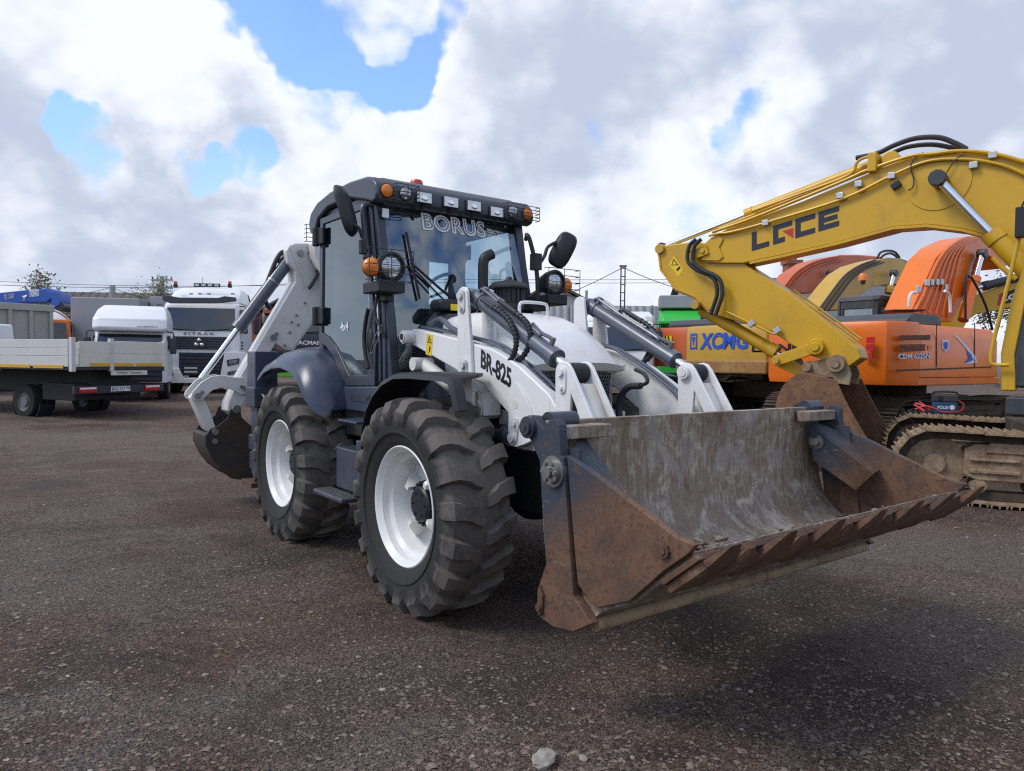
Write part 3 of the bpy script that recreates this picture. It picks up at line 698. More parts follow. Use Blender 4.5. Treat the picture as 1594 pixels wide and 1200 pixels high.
# wiper
b=MB(); b.tube([(wsx(-.50,2.66,.03),-.50,2.66),(wsx(-.48,2.4,.035),-.48,2.4),(wsx(-.45,2.12,.03),-.45,2.12)],.011,6)
b.tube([(wsx(-.50,2.41,.045),-.50,2.41),(wsx(-.25,2.2,.05),-.25,2.2),(wsx(-.05,2.06,.05),-.05,2.06)],.011,6)
b.tube([(wsx(-.48,2.36,.045),-.48,2.36),(wsx(-.25,2.13,.05),-.25,2.13),(wsx(-.12,2.06,.05),-.12,2.06)],.007,6)
b.build('wiper',MT['matt_black'],BL)
# door with frame, pane, handle, hinges
DO=[(-2.19,2.905),(-1.275,2.90),(-1.19,2.50),(-1.075,1.95),(-1.06,1.75),(-1.075,1.42),(-1.60,1.405),(-1.70,1.46),(-1.88,1.64),(-2.05,1.74),(-2.22,1.79)]
DI=[(-2.125,2.845),(-1.33,2.845),(-1.25,2.48),(-1.165,2.05),(-1.26,1.80),(-1.195,1.505),(-1.555,1.495),(-1.64,1.57),(-1.82,1.73),(-2.0,1.83),(-2.15,1.87)]
def door(s):
    b=MB(); b.ring(DO,DI,'y',s*.742,s*.772); d=b.build('door',MT['cabframe'],BL,.008)
    g=MB(); g.add([(x,s*.757,z) for x,z in DI],[tuple(range(len(DI)))]); g.build('pane',MT['glass'],d,fix=False,smooth=0)
    h=MB(); h.tube([(-1.13,s*.80,2.03),(-1.175,s*.80,1.93),(-1.20,s*.80,1.80),(-1.175,s*.80,1.66),(-1.12,s*.80,1.56)],.017); h.ell((-1.145,s*.775,1.78),.05,.02,.10); h.build('handle',MT['black'],d)
    for z in (2.74,2.02):
        h=MB(); h.box(-2.20,-2.07,s*.772,s*.80,z-.075,z+.075); h.cyl((-2.215,s*.80,z-.085),(-2.215,s*.80,z+.085),.035,10); h.build('hinge',MT['black'],d,.01)
    return d
dr=door(-1); door(1)
text_mesh('lettering','4x4',(-1.755,-.761,1.875),(1,0,0),(0,0,1),.165,.075,MT['white_ink'],dr,.02,.001)
b=MB(); b.add([(-2.235,y,z) for y,z in ((-.655,1.82),(.655,1.82),(.655,2.85),(-.655,2.85))],[(0,1,2,3)]); b.build('rear_window',MT['glass'],BL,fix=False,smooth=0)
# drip rails / handrail beside the front pillar
b=MB(); b.tube([(-1.16,-.73,2.86),(-1.17,-.80,2.855),(-1.165,-.835,2.80),(-1.10,-.835,2.5),(-1.08,-.83,2.40)],.020,10); b.cyl((-1.115,-.835,2.56),(-1.085,-.835,2.42),.032,10); b.build('grab_rail',MT['cabframe'],BL)
b=MB(); b.tube([(-1.12,-.745,2.84),(-.965,-.748,2.05),(-.935,-.748,1.46)],.014,8,smooth=True); b.tube([(-1.18,-.75,2.84),(-1.04,-.752,2.05),(-1.01,-.752,1.46)],.010,8); b.build('drip_rail',MT['navy'],BL)
b=MB(); b.tube([(-.98,-.76,2.28),(-1.0,-.80,2.05),(-.99,-.80,1.95),(-.93,-.79,1.88),(-.91,-.765,1.80)],.012); b.build('cable',MT['rubberhose'],BL)
b=MB(); b.tube([(-.96,-.765,1.90),(-.955,-.79,1.82),(-1.0,-.80,1.73),(-1.07,-.80,1.68),(-1.08,-.80,1.70),(-1.03,-.80,1.78),(-.97,-.79,1.86)],.004,5); b.build('wire',MT['steel'],BL)
# interior
b=MB(); b.box(-1.98,-1.50,-.30,.22,1.62,1.78); b.prism([(-1.98,1.75),(-1.83,1.75),(-1.92,2.45),(-2.06,2.45)],'y',-.29,.21); b.box(-1.85,-1.6,-.2,.12,1.26,1.62)
st=b.build('seat',MT['seat'],BL,.05,3)
b=MB(); b.ell((-2.02,-.04,2.55),.06,.14,.10); b.build('headrest',MT['seat'],st)
b=MB(); b.cyl((-1.12,.02,1.26),(-1.27,.02,2.16),.06,12); b.box(-1.2,-1.0,-.22,.26,1.9,2.08); b.build('steering_column',MT['black'],BL,.02)
b=MB(); c0=Vector((-1.32,.02,2.235)); nn=Vector((-.75,0,.66)).normalized(); u=Vector((0,1,0)); w_=nn.cross(u)
ringp=[c0+(u*math.cos(2*math.pi*i/28)+w_*math.sin(2*math.pi*i/28))*.19 for i in range(29)]
b.tube(ringp,.016,8,smooth=False)
for a in (0.5,2.6,4.7): b.tube([c0,c0+(u*math.cos(a)+w_*math.sin(a))*.19],.012,6,smooth=False)
b.build('steering_wheel',MT['black'],BL)
b=MB()
for y in (-.42,-.36): b.cyl((-1.5,y,1.6),(-1.45,y,2.0),.012,8); b.ell((-1.45,y,2.02),.028,.028,.04)
b.box(-1.8,-1.3,-.52,-.30,1.26,1.66); b.build('lever_console',MT['black'],BL,.02)
# head lamps on brackets
def headlamp(s):
    y0=s*.80; b=MB(); b.box(-.98,-.70,min(s*.70,s*.92),max(s*.70,s*.92),2.13,2.215); h=b.build('headlamp',MT['black'],BL,.012)
    b=MB(); b.lathe([(.02,-.17),(.075,-.15),(.105,-.06),(.113,0),(.113,.02),(.096,.03),(.09,.005)],(-.745,y0-s*.0,2.325),(1,0,0),32); b.ell((-.80,s*.935,2.315),.07,.068,.072); b.build('lamp_housing',MT['black'],h,smooth=50)
    b=MB(); b.lathe([(.094,0),(.07,.02),(.035,.03),(.001,.032)],(-.742,y0,2.325),(1,0,0),28); b.build('lens',MT['lens'],h,smooth=60)
    b=MB(); b.lathe([(.070,0),(.064,.03),(.035,.05),(.001,.055)],(-.775,s*.945,2.315),(1,0,0),20); b.build('indicator',MT['amber'],h,smooth=60)
    b=MB(); guard(b,s*.66,s*1.02,2.21,2.44,-.655); b.build('lamp_guard',MT['black'],h)
headlamp(-1); headlamp(1)
# mirrors
def mirror(c,u,v,w,h,arm,name='mirror'):
    u,v=V3(u).normalized(),V3(v).normalized(); n=u.cross(v); b=MB(); S=[]
    for k,(f,d) in enumerate(((.55,-.055),(.9,-.035),(1,0),(1,.018),(.93,.026))):
        S.append([V3(c)+n*d+u*(w/2*f*math.copysign(abs(math.cos(a))**.62,math.cos(a)))+v*(h/2*f*math.copysign(abs(math.sin(a))**.62,math.sin(a))) for a in [2*math.pi*i/24 for i in range(24)]])
    b.loft(S); m=b.build(name,MT['black'],BL,smooth=45)
    a=MB(); a.tube(arm,.015,8); a.build('mirror_arm',MT['black'],m)
    return m
mm=mirror((-1.12,-1.0,2.775),(.72,-.69,.05),(-.20,-.20,.95),.20,.40,[(-1.085,-.985,2.69),(-1.04,-.965,2.66),(-1.02,-.93,2.63),(-1.02,-.90,2.56)])
b=MB(); b.box(-1.045,-.995,-.925,-.875,2.44,2.55); b.cyl((-1.02,-.9,2.48),(-1.09,-.835,2.48),.02,8); b.build('clamp',MT['black'],mm,.008)
mm=mirror((-.76,.905,2.625),(-.50,-.74,.45),(.25,.37,.90),.19,.33,[(-.78,.88,2.70),(-.77,.82,2.68),(-.76,.73,2.63),(-.76,.70,2.56),(-.76,.66,2.50)])
b=MB(); b.tube([(-1.02,.69,2.73),(-.93,.63,2.735),(-.80,.53,2.72),(-.76,.535,2.66),(-.75,.60,2.42),(-.75,.62,2.16)],.019,10); b.box(-.80,-.72,.565,.635,2.42,2.56); b.build('mirror_bracket',MT['black'],mm,smooth=40)
# beams carrying the lamps
b=MB(); b.box(-1.0,-.80,.60,.80,2.08,2.129); b.build('lamp_bar',MT['black'],BL,.006)
b=MB(); b.box(-1.0,-.88,-.78,-.70,2.08,2.129); b.build('lamp_bar',MT['black'],BL,.006)

# ---- fenders
def arch(b,cx,cz,R,a0,a1,y0,y1,lipd,n=22,t=.02,flat=0):
    S=[]
    for i in range(n+1):
        a=a0+(a1-a0)*i/n; c,s=math.cos(a),math.sin(a); k=1+flat*abs(math.sin(2*a))
        def P(r,y): return (cx+r*k*c,y,cz+r*k*s)
        S.append([P(R,y1),P(R,y0+math.copysign(.05,y1-y0)),P(R-.018,y0+math.copysign(.015,y1-y0)),P(R-lipd,y0),P(R-lipd,y0+math.copysign(.012,y1-y0)),P(R-t-.015,y0+math.copysign(.04,y1-y0)),P(R-t,y1)])
    b.loft(S)
for s in (-1,1):
    b=MB(); S=[]
    # rear fender: outer lip falls from the top at the back to a low tongue in front
    top=[(-2.98,1.50),(-2.80,1.60),(-2.55,1.665),(-2.30,1.69),(-2.05,1.66),(-1.88,1.585),(-1.74,1.47),(-1.66,1.35),(-1.60,1.215)]
    low=[(-2.96,1.40),(-2.78,1.485),(-2.55,1.535),(-2.30,1.545),(-2.05,1.51),(-1.86,1.42),(-1.74,1.30),(-1.66,1.19),(-1.58,1.13)]
    for q_,((xt,zt),(xl,zl)) in enumerate(zip(top,low)):
        e_={7:.05,8:.14}.get(q_,0.0)
        S.append([(xt,s*.70,zt+.05),(xt,s*.86,zt+.045),(xt,s*.98,zt+.015),(xl,s*(1.08-e_),zl+.07),(xl,s*(1.10-e_),zl+.02),(xl,s*(1.10-e_),zl),(xl,s*(1.085-e_),zl),(xl,s*(1.07-e_),zl+.03),(xt,s*(.97-e_*.5),zt-.02),(xt,s*.70,zt)])
    b.loft(S); b.build('rear_fender',MT['fender'],BL,smooth=45)
    b=MB(); prof=[(-.74,.98),(-.73,1.12),(-.66,1.28),(-.55,1.40),(-.40,1.49),(-.22,1.545),(.0,1.555),(.28,1.55),(.44,1.545),(.52,1.52),(.56,1.45),(.60,1.34)]
    S=[]
    for i,(x,z) in enumerate(prof):
        p,q=prof[max(i-1,0)],prof[min(i+1,len(prof)-1)]; tx,tz=q[0]-p[0],q[1]-p[1]; l=math.hypot(tx,tz); nx_,nz_=-tz/l,tx/l
        inn=s*(.66 if i<8 else (.80 if i==8 else .985))
        S.append([(x,inn,z),(x,s*1.0,z),(x-nx_*.012,s*1.045,z-nz_*.012),(x-nx_*.045,s*1.06,z-nz_*.045),(x-nx_*.045,s*1.045,z-nz_*.045),(x-nx_*.03,s*1.0,z-nz_*.03),(x-nx_*.02,inn,z-nz_*.02)])
    b.loft(S); b.build('front_fender',MT['black'],BL,smooth=50)
# ---- steps, tanks
for s in (-1,1):
    b=MB(); b.box(-1.33,-.92,min(s*.70,s*.98),max(s*.70,s*.98),.60,.93); b.box(-.92,-.80,min(s*.66,s*1.0),max(s*.66,s*1.0),.60,1.02); sb=b.build('step_box',MT['navy'],BL,.012)
    b=MB(); b.box(-1.42,-.86,min(s*.985,s*1.14),max(s*.985,s*1.14),.555,.59); sp=b.build('step_plate',MT['navy'],sb,.01)
    b=MB()
    for i in range(26):
        for j in range(6): b.cyl((-1.40+i*.0205,s*(1.0+j*.024),.589),(-1.40+i*.0205,s*(1.0+j*.024),.597),.006,5)
    b.build('tread_studs',MT['steel'],sp,smooth=0)
    b=MB(); b.box(-1.16,-.82,min(s*.84,s*1.04),max(s*.84,s*1.04),1.145,1.165); b.cyl((-1.0,s*.9,1.145),(-1.0,s*.9,.95),.015,8); b.build('upper_step',MT['fender'],BL,.006)
    b=MB(); b.tube([(-1.32,s*.72,.94),(-1.1,s*.8,1.0),(-.9,s*.7,1.1)],.015); b.build('hose',MT['rubberhose'],BL)
# ---- loader arms (one each side), tilt cylinders, links
ARM=[(-.80,1.80),(-.785,1.845),(-.74,1.868),(-.68,1.868),(-.06,1.775),(.13,1.74),(.31,1.71),(.42,1.675),(.60,1.605),(.90,1.44),(1.0,1.33),(1.22,1.0),(1.50,.66),(1.53,.58),(1.50,.51),(1.42,.50),(1.34,.54),(.98,.83),(.80,1.06),(.745,1.145),(.68,1.12),(.60,1.095),(.545,1.10),(.515,1.145),(.515,1.29),(.21,1.478),(.10,1.50),(-.06,1.545),(-.17,1.58),(-.70,1.735),(-.77,1.75)]
UPR=[(-.062,2.075),(-.055,2.105),(-.03,2.125),(.0,2.132),(.03,2.125),(.055,2.10),(.10,1.78),(.135,1.45),(.145,1.27),(.135,1.245),(.07,1.245),(.04,1.26),(-.02,1.36),(-.055,1.60)]
def pinplate(b,c,d,y,s,r=.045):
    """retaining plate with pin and bolt: c pin centre, d bolt centre (x,z)"""
    c,d=Vector((c[0],0,c[1])),Vector((d[0],0,d[1])); ax=(d-c).normalized(); q=Vector((-ax.z,0,ax.x)); P=[]
    for i in range(9): a=math.pi/2+math.pi*i/8; P.append(c+(ax*math.cos(a)+q*math.sin(a))*r)
    for i in range(9): a=-math.pi/2+math.pi*i/8; P.append(d+(ax*math.cos(a)+q*math.sin(a))*r*.8)
    b.prism([(p.x,p.z) for p in P],'y',y,y+s*.010)
    b.cyl((c.x,y,c.z),(c.x,y+s*.028,c.z),r*.62,14); b.cyl((d.x,y,d.z),(d.x,y+s*.024,d.z),r*.36,6)
def crop(x0,y0,k): return lambda x,y:(x0+x/k,y0+y/k)
MT['pinwhite']=paint('greasy_white_paint',(.60,.60,.59),.45,(.06,.05,.045),.75,.05,9)
MT['pin']=plain('greased_pin',(.10,.09,.085),.5,.4)
for s in (-1,1):
    yo,yi=s*.62,s*.545
    b=MB(); b.prism(ARM,'y',yo,yi); arm=b.build('loader_arm',MT['white'],BL,.014,3)
    # upright plates
    for y0,y1 in ((s*.621,s*.646),(s*.444,s*.419)):
        b=MB(); b.prism(UPR,'y',y0,y1); b.build('upright_plate',MT['white'],arm,.006)
    # curved reinforcing plate on the outer face
    b=MB(); arcp=[(.60,1.50),(.70,1.40),(.78,1.27),(.82,1.13)]; o_=spline([(x,0,z) for x,z in arcp],5)
    b.prism([(p.x,p.z) for p in o_]+[(.745,1.148),(.68,1.122),(.60,1.098),(.548,1.105),(.52,1.15),(.52,1.30),(.54,1.43)],'y',yo+s*.001,yo+s*.012); b.build('reinforcement',MT['white'],arm,.004)
    for a_ in (((-.005,2.07),(.005,1.985),s*.646,s,.042),((.035,1.60),(.045,1.50),s*.646,s,.042),((.575,1.155),(.60,1.245),s*.632,s,.045)):
        b=MB(); pinplate(b,*a_); b.build('pin',MT['pinwhite'],arm,smooth=40)
    b=MB(); b.cyl((-.735,s*.60,1.805),(-.735,s*.70,1.805),.052,18); b.cyl((-.735,s*.70,1.805),(-.735,s*.712,1.805),.038,18); b.build('pin',MT['pinwhite'],arm,smooth=40)
    b=MB(); b.cyl((-.735,s*.712,1.805),(-.735,s*.715,1.805),.026,14); b.build('pin_hole',MT['matt_black'],arm)
    b=MB(); b.cyl((.06,s*.646,1.33),(.06,s*.655,1.33),.02,10); b.build('bolt',MT['white'],arm)
    b=MB(); b.cyl((.59,s*.632,1.365),(.59,s*.634,1.365),.028,16); b.build('dimple',MT['white_dirty'],arm)
    b=MB(); b.box(.04,.20,min(s*.455,s*.60),max(s*.455,s*.60),1.26,1.42); b.cyl((.12,s*.45,1.30),(.12,s*.61,1.30),.07,14); b.build('link_boss',MT['white_dirty'],arm,.01)
    # tilt cylinder
    A=Vector((.0,s*.532,2.07)); B=Vector((1.03,s*.532,1.565)); ax=(B-A).normalized(); up=Vector((0,1,0)).cross(ax); up=up if up.z>0 else -up
    T=A+ax*.955
    b=MB(); b.cyl(A+ax*.06,T,.054,24); b.cyl(T-ax*.05,T+ax*.012,.061,24); b.cyl((A.x,s*.46,A.z),(A.x,s*.60,A.z),.055,16); b.cyl(A+ax*.03,A+ax*.10,.062,20)
    cy=b.build('tilt_cylinder',MT['cyl'],BL,.004)
    b=MB(); b.cyl(T,B-ax*.03,.030,20); b.build('rod',MT['chrome'],cy)
    b=MB(); b.cyl((B.x,s*.47,B.z),(B.x,s*.595,B.z),.058,18); b.build('rod_eye',MT['matt_black'],cy)
    # hydraulic lines along the cylinder
    b=MB(); o1=up*.075
    for k,(dy,e) in enumerate(((-.018,.78),(.022,.60))):
        off=Vector((0,dy,0)); b.tube([A+ax*.05+up*.06+off,A+ax*.09+up*.085+off,A+ax*.35+o1+off,A+ax*(e-.06)+o1+off,A+ax*e+up*.065+off],.011,8)
    b.tube([T-ax*.30+up*.09,T-ax*.20+up*.075,T-ax*.10+up*.085,T-ax*.07+up*.055],.013,8)
    b.build('pipe',MT['cyl'],cy)
    for p_,q_,r_ in ((T-ax*.075+up*.03,T-ax*.075+up*.10,.016),(A+ax*.08+up*.05,A+ax*.08+up*.10,.02),(A+ax*.26+up*.085,A+ax*.32+up*.085,.018)):
        b=MB(); b.cyl(p_,q_,r_,8); b.build('fitting',MT['steel'],cy)
    KD=crop(620,430,6.642)
    for path,Yh in (([(860,235),(950,300),(1060,370),(1140,450),(1195,560),(1220,680),(1200,790),(1150,870),(1090,850)],-.605),([(1040,250),(1180,350),(1290,440),(1345,520),(1365,620),(1345,730),(1280,840),(1190,885),(1120,860)],-.57)):
        pts=[FL.at(*KD(x,y),Y=Yh) for x,y in path]; pts=[Vector((p.x,-s*p.y,p.z)) for p in pts]
        b=MB(); b.tube(pts,.0155,9); P_=spline(pts,6)
        for i in range(8,len(P_)-10,2):
            t_=(P_[i+1]-P_[i-1]).normalized(); b.cyl(P_[i]-t_*.005,P_[i]+t_*.005,.0195,8)
        b.build('hose',MT['rubberhose'],cy)
    # pipes lying on top of the arm
    b=MB()
    for dy in (-.03,.02):
        b.tube([(-.70,s*.53+dy,1.885),(-.35,s*.53+dy,1.84),(.0,s*.53+dy,1.785),(.28,s*.53+dy,1.735),(.42,s*.53+dy,1.68),(.62,s*.53+dy,1.59),(.86,s*.53+dy,1.45),(.97,s*.53+dy,1.33)],.011,8)
    b.tube([(-.55,s*.57,1.90),(-.4,s*.57,1.93),(-.25,s*.57,1.86),(-.1,s*.57,1.82)],.02,8)
    b.build('pipe',MT['cyl'],arm)
    if s>0:
        b=MB(); b.tube([(.62,.40,1.58),(.72,.38,1.55),(.76,.37,1.50),(.70,.37,1.47)],.014,8); b.tube([(.70,.37,1.47),(.58,.36,1.45),(.50,.36,1.33),(.53,.37,1.18),(.60,.38,1.10)],.024,10); b.build('hose',MT['rubberhose'],arm)
    # tilt link: two plates, each a post and a diagonal stay
    LK=[(.962,1.565),(.972,1.605),(1.0,1.628),(1.035,1.632),(1.07,1.622),(1.10,1.59),(1.285,1.31),(1.44,1.04),(1.33,1.04),(1.19,1.30),(1.10,1.45),(1.085,1.25),(1.075,.95),(.98,.95),(.97,1.25)]
    for y0,y1 in ((s*.605,s*.628),(s*.462,s*.439)):
        b=MB(); b.prism(LK,'y',y0,y1); tl=b.build('tilt_link',MT['white'],BL,.006)
        b=MB(); 
        if abs(y1)>.5: pinplate(b,(1.025,1.57),(1.03,1.48),y1,s,.038); 
        else: b.cyl((1.025,y1,1.57),(1.025,y1-s*.03,1.57),.045,18); b.cyl((1.025,y1-s*.03,1.57),(1.025,y1-s*.036,1.57),.03,18)
        b.build('pin',MT['white'],tl,smooth=40)
    b=MB(); b.add([(1.11,s*.60,1.50),(1.11,s*.467,1.50),(1.39,s*.467,1.03),(1.39,s*.60,1.03)],[(0,1,2,3)]); o=b.build('web_plate',MT['white_dirty'],tl,fix=False); sd=o.modifiers.new('s','SOLIDIFY'); sd.thickness=.012
    # lift cylinder
    b=MB(); b.cyl((-.40,s*.50,1.02),(.40,s*.53,1.145),.062,20); b.cyl((.36,s*.53,1.14),(.415,s*.53,1.147),.07,20); lc=b.build('lift_cylinder',MT['cabframe'],BL)
    b=MB(); b.cyl((.41,s*.53,1.147),(.575,s*.53,1.165),.03,16); b.build('rod',MT['chrome'],lc)
    b=MB(); b.cyl((-.66,s*.56,1.60),(.06,s*.53,1.30),.052,18); b.cyl((-.66,s*.50,1.60),(-.66,s*.66,1.60),.05,16); b.build('levelling_rod',MT['white_dirty'],BL)
    # tower carrying the arm pivot
    b=MB(); b.prism([(-.83,1.30),(-.48,1.30),(-.60,1.72),(-.70,1.86),(-.79,1.84)],'y',s*.44,s*.40); b.box(-.85,-.45,min(s*.40,s*.70),max(s*.40,s*.70),1.24,1.30); b.build('pivot_tower',MT['cabframe'],BL,.01)
    # side panel of the front frame
    b=MB(); b.prism([(-.30,1.58),(.0,1.52),(.0,1.20),(-.20,1.20)],'y',s*.40,s*.425); b.prism([(.14,1.30),(.50,1.28),(.52,1.05),(.14,1.05)],'y',s*.40,s*.43); b.build('frame_panel',MT['white_dirty'],BL,.006)
    if s<0:
        for tx,o_,u_ in (('BR-825',(.195,yo-.0005,1.585),(.38,0,-.145)),):
            u_=Vector(u_).normalized(); v_=Vector((.02,0,1)).normalized()
            text_mesh('lettering',tx,o_,u_,v_,.36,.125,MT['ink'],arm,.03,.002)
        b=MB(); u_=Vector((.995,0,-.09)); b.prism([(-.515,1.825),(-.425,1.815),(-.445,1.66),(-.53,1.675)],'y',yo-.002,yo-.0005); st=b.build('warning_sticker',MT['yellow_sticker'],arm)
        b=MB(); b.ring([(-.505,1.76),(-.475,1.81),(-.44,1.752)],[(-.494,1.765),(-.476,1.795),(-.452,1.76)],'y',yo-.003,yo-.002); b.prism([(-.485,1.68),(-.47,1.74),(-.455,1.72),(-.47,1.69)],'y',yo-.003,yo-.002); b.prism([(-.478,1.768),(-.472,1.768),(-.472,1.785),(-.478,1.785)],'y',yo-.003,yo-.002); b.build('pictogram',MT['ink'],st)

# ---- loader bucket
def bucket_side_mat():
    m=newmat('scraped_rusty_side'); t=NT(m); c=t.coord(); s=t.n('ShaderNodeSeparateXYZ'); t.l(c,s.inputs[0])
    a=t.noise(c,3.2,8,.7,.8); f=t.noise(c,45,6,.7); g=t.noise(t.coord((2,2,5)),6,7,.7,1.5)
    ru=t.mix(t.step(a,.35,.65),(.085,.048,.034),(.165,.082,.044)); ru=t.mix(t.step(f,.48,.68),ru,(.05,.033,.026)); sc_=t.noise(t.coord((3,3,26)),9,4,.6,2.5)
    # rust has eaten the paint towards the bottom and the front
    q=t.math('ADD',t.math('MULTIPLY',s.outputs[2],1.25),t.math('MULTIPLY',s.outputs[0],-.95))
    q=t.math('ADD',q,t.math('MULTIPLY',t.math('SUBTRACT',a,.5),1.3))
    k=t.mix(t.step(q,-.62,-.30),ru,(.035,.044,.060))
    k=t.mix(t.math('MULTIPLY',t.step(g,.60,.68),.6),k,(.19,.175,.16)); k=t.mix(t.math('MULTIPLY',t.step(sc_,.62,.66),.55),k,(.20,.20,.20)); k=t.mix(t.math('MULTIPLY',t.step(t.noise(c,9,6,.7),.56,.66),.7),k,(.11,.060,.038))
    t.out(k,t.step(f,.2,.8,.6,.85),0,f,.3,.004,.4); return m
MT['bside']=bucket_side_mat()
def bucket_in_mat():
    m=newmat('worn_bucket_steel'); t=NT(m); c=t.coord(); v=t.coord((9,9,1.1)); hcrd=t.coord((1,1.6,1.6))
    a=t.noise(hcrd,1.9,7,.62,.7); st=t.noise(v,4.5,7,.72,.2); f=t.noise(c,70,5,.7); b=t.noise(c,5,7,.7,.9)
    k=t.mix(t.step(st,.35,.65),(.175,.128,.095),(.255,.20,.15))
    k=t.mix(t.step(t.math('ADD',a,t.math('MULTIPLY',t.math('SUBTRACT',st,.5),.35)),.47,.62),k,(.28,.245,.215))
    k=t.mix(t.math('MULTIPLY',t.step(t.math('ADD',b,t.math('MULTIPLY',t.math('SUBTRACT',st,.5),.3)),.50,.66),.8),k,(.46,.41,.335))
    k=t.mix(t.step(f,.55,.70),k,(.085,.055,.042)); k=t.mix(t.math('MULTIPLY',t.step(b,.44,.34),.75),k,(.12,.062,.04))
    t.out(k,t.step(st,.2,.8,.5,.75),.15,t.math('ADD',f,st),.35,.004,.45); return m
MT['bin']=bucket_in_mat()
MT['rust']=rusty('rusty_steel',(.075,.06,.052),(.085,.046,.030),(.165,.085,.048),(.20,.165,.14),.55,(2,2,2),.8,.60)
MT['mudsteel']=rusty('muddy_steel',(.31,.23,.14),(.19,.125,.078),(.36,.265,.17),(.40,.31,.205),.5,(1,1,1),.85,.6)
INN=[(1.565,1.355),(1.548,1.20),(1.55,1.02),(1.575,.86),(1.63,.75),(1.71,.68),(1.80,.655),(1.92,.668),(2.10,.745),(2.40,.925)]
OUTR=[(2.405,.900),(2.12,.655),(1.93,.565),(1.86,.50),(1.80,.47),(1.70,.50),(1.60,.60),(1.53,.78),(1.505,1.0),(1.505,1.2),(1.525,1.355)]
pI=spline([(x,0,z) for x,z in INN],3); prof=[(p.x,p.z) for p in pI]+OUTR
b=MB(); b.prism(prof,'y',-1.165,1.165); bk=b.build('loader_bucket',MT['bin'],BL,.004,1,40)
SP_REAR=[(1.42,1.30),(1.425,1.345),(1.455,1.375),(1.50,1.375),(1.54,1.345),(1.58,1.32),(1.615,1.365),(1.655,1.372),(1.685,1.345),(1.70,1.21),(1.715,1.20),(1.755,.91),(1.795,.605),(1.915,.515),(1.80,.445),(1.66,.425),(1.57,.44),(1.545,.475),(1.545,.565),(1.605,.70),(1.57,.98),(1.55,1.17),(1.47,1.27)]
SP_FRONT=[(1.722,1.215),(1.90,1.155),(2.10,1.075),(2.35,.975),(2.44,.965),(2.41,.925),(2.29,.83),(2.12,.668),(1.94,.588),(1.90,.592),(1.805,.655),(1.765,.91)]
for s in (-1,1):
    b=MB(); b.prism(SP_REAR,'y',s*1.166,s*1.215); sp=b.build('side_plate',MT['bside'],bk,.006)
    b=MB(); b.prism(SP_FRONT,'y',s*1.1665,s*1.20); b.build('side_plate',MT['bside'],bk,.006)
    b=MB(); b.cyl((1.475,s*1.05,1.32),(1.475,s*1.235,1.32),.052,20); b.cyl((1.475,s*1.235,1.32),(1.475,s*1.25,1.32),.036,20); b.cyl((1.475,s*1.25,1.32),(1.475,s*1.255,1.32),.015,10)
    b.cyl((1.54,s*1.0,1.35),(1.54,s*1.16,1.35),.045,18); b.build('pin',MT['cabframe'],bk,smooth=40)
    b=MB(); b.cyl((1.655,s*1.15,1.135),(1.655,s*1.225,1.135),.072,22); b.cyl((1.655,s*1.225,1.135),(1.655,s*1.245,1.135),.055,20); b.cyl((1.655,s*1.245,1.135),(1.655,s*1.262,1.135),.026,10)
    for i in range(6): a=i*math.pi/3; b.cyl((1.655+.042*math.cos(a),s*1.24,1.135+.042*math.sin(a)),(1.655+.042*math.cos(a),s*1.255,1.135+.042*math.sin(a)),.010,6)
    b.build('pivot',MT['steel'],bk,smooth=40)
    b=MB(); b.prism([(1.575,.60),(1.60,.56),(1.595,.47),(1.575,.455),(1.56,.47),(1.562,.56)],'y',s*1.2155,s*1.228); b.cyl((1.578,s*1.228,.495),(1.578,s*1.24,.495),.018,10); b.build('cover_plate',MT['rust'],bk,.003)
    b=MB(); b.cyl((2.295,s*1.19,.915),(2.295,s*1.215,.915),.030,8); b.cyl((2.295,s*1.205,.915),(2.295,s*1.222,.915),.018,6); b.build('bolt',MT['rust'],bk)
    b=MB(); b.prism([(1.66,1.24),(1.76,1.24),(1.86,.60),(1.74,.60)],'y',s*1.145,s*1.1655); b.build('joint_plate',MT['bside'],bk)
    # upper ledge and inner gusset
    b=MB(); b.prism([(1.572,1.335),(1.665,1.335),(1.665,1.275),(1.60,1.265),(1.572,1.27)],'y',s*1.164,s*.86); b.build('ledge',MT['rust2'] if 'rust2' in MT else MT['bin'],bk,.006)
    b=MB(); b.add([(1.60,s*1.03,1.26),(1.60,s*.985,1.255),(1.99,s*1.035,.985),(1.96,s*1.16,.985),(1.70,s*1.163,1.20)],[(0,1,2,3,4)]); 
    b.add([(1.60,s*.985,1.25),(1.99,s*1.035,.98),(1.87,s*1.06,.86),(1.62,s*1.0,1.02)],[(0,1,2,3)]); o=b.build('gusset',MT['bside'],bk,fix=False,smooth=0); sd=o.modifiers.new('s','SOLIDIFY'); sd.thickness=.018
    b=MB(); b.cyl((1.64,s*1.16,1.14),(1.64,s*.98,1.14),.05,18); b.cyl((1.64,s*.98,1.14),(1.64,s*.955,1.14),.025,12); b.build('pin',MT['steel'],bk,smooth=40)
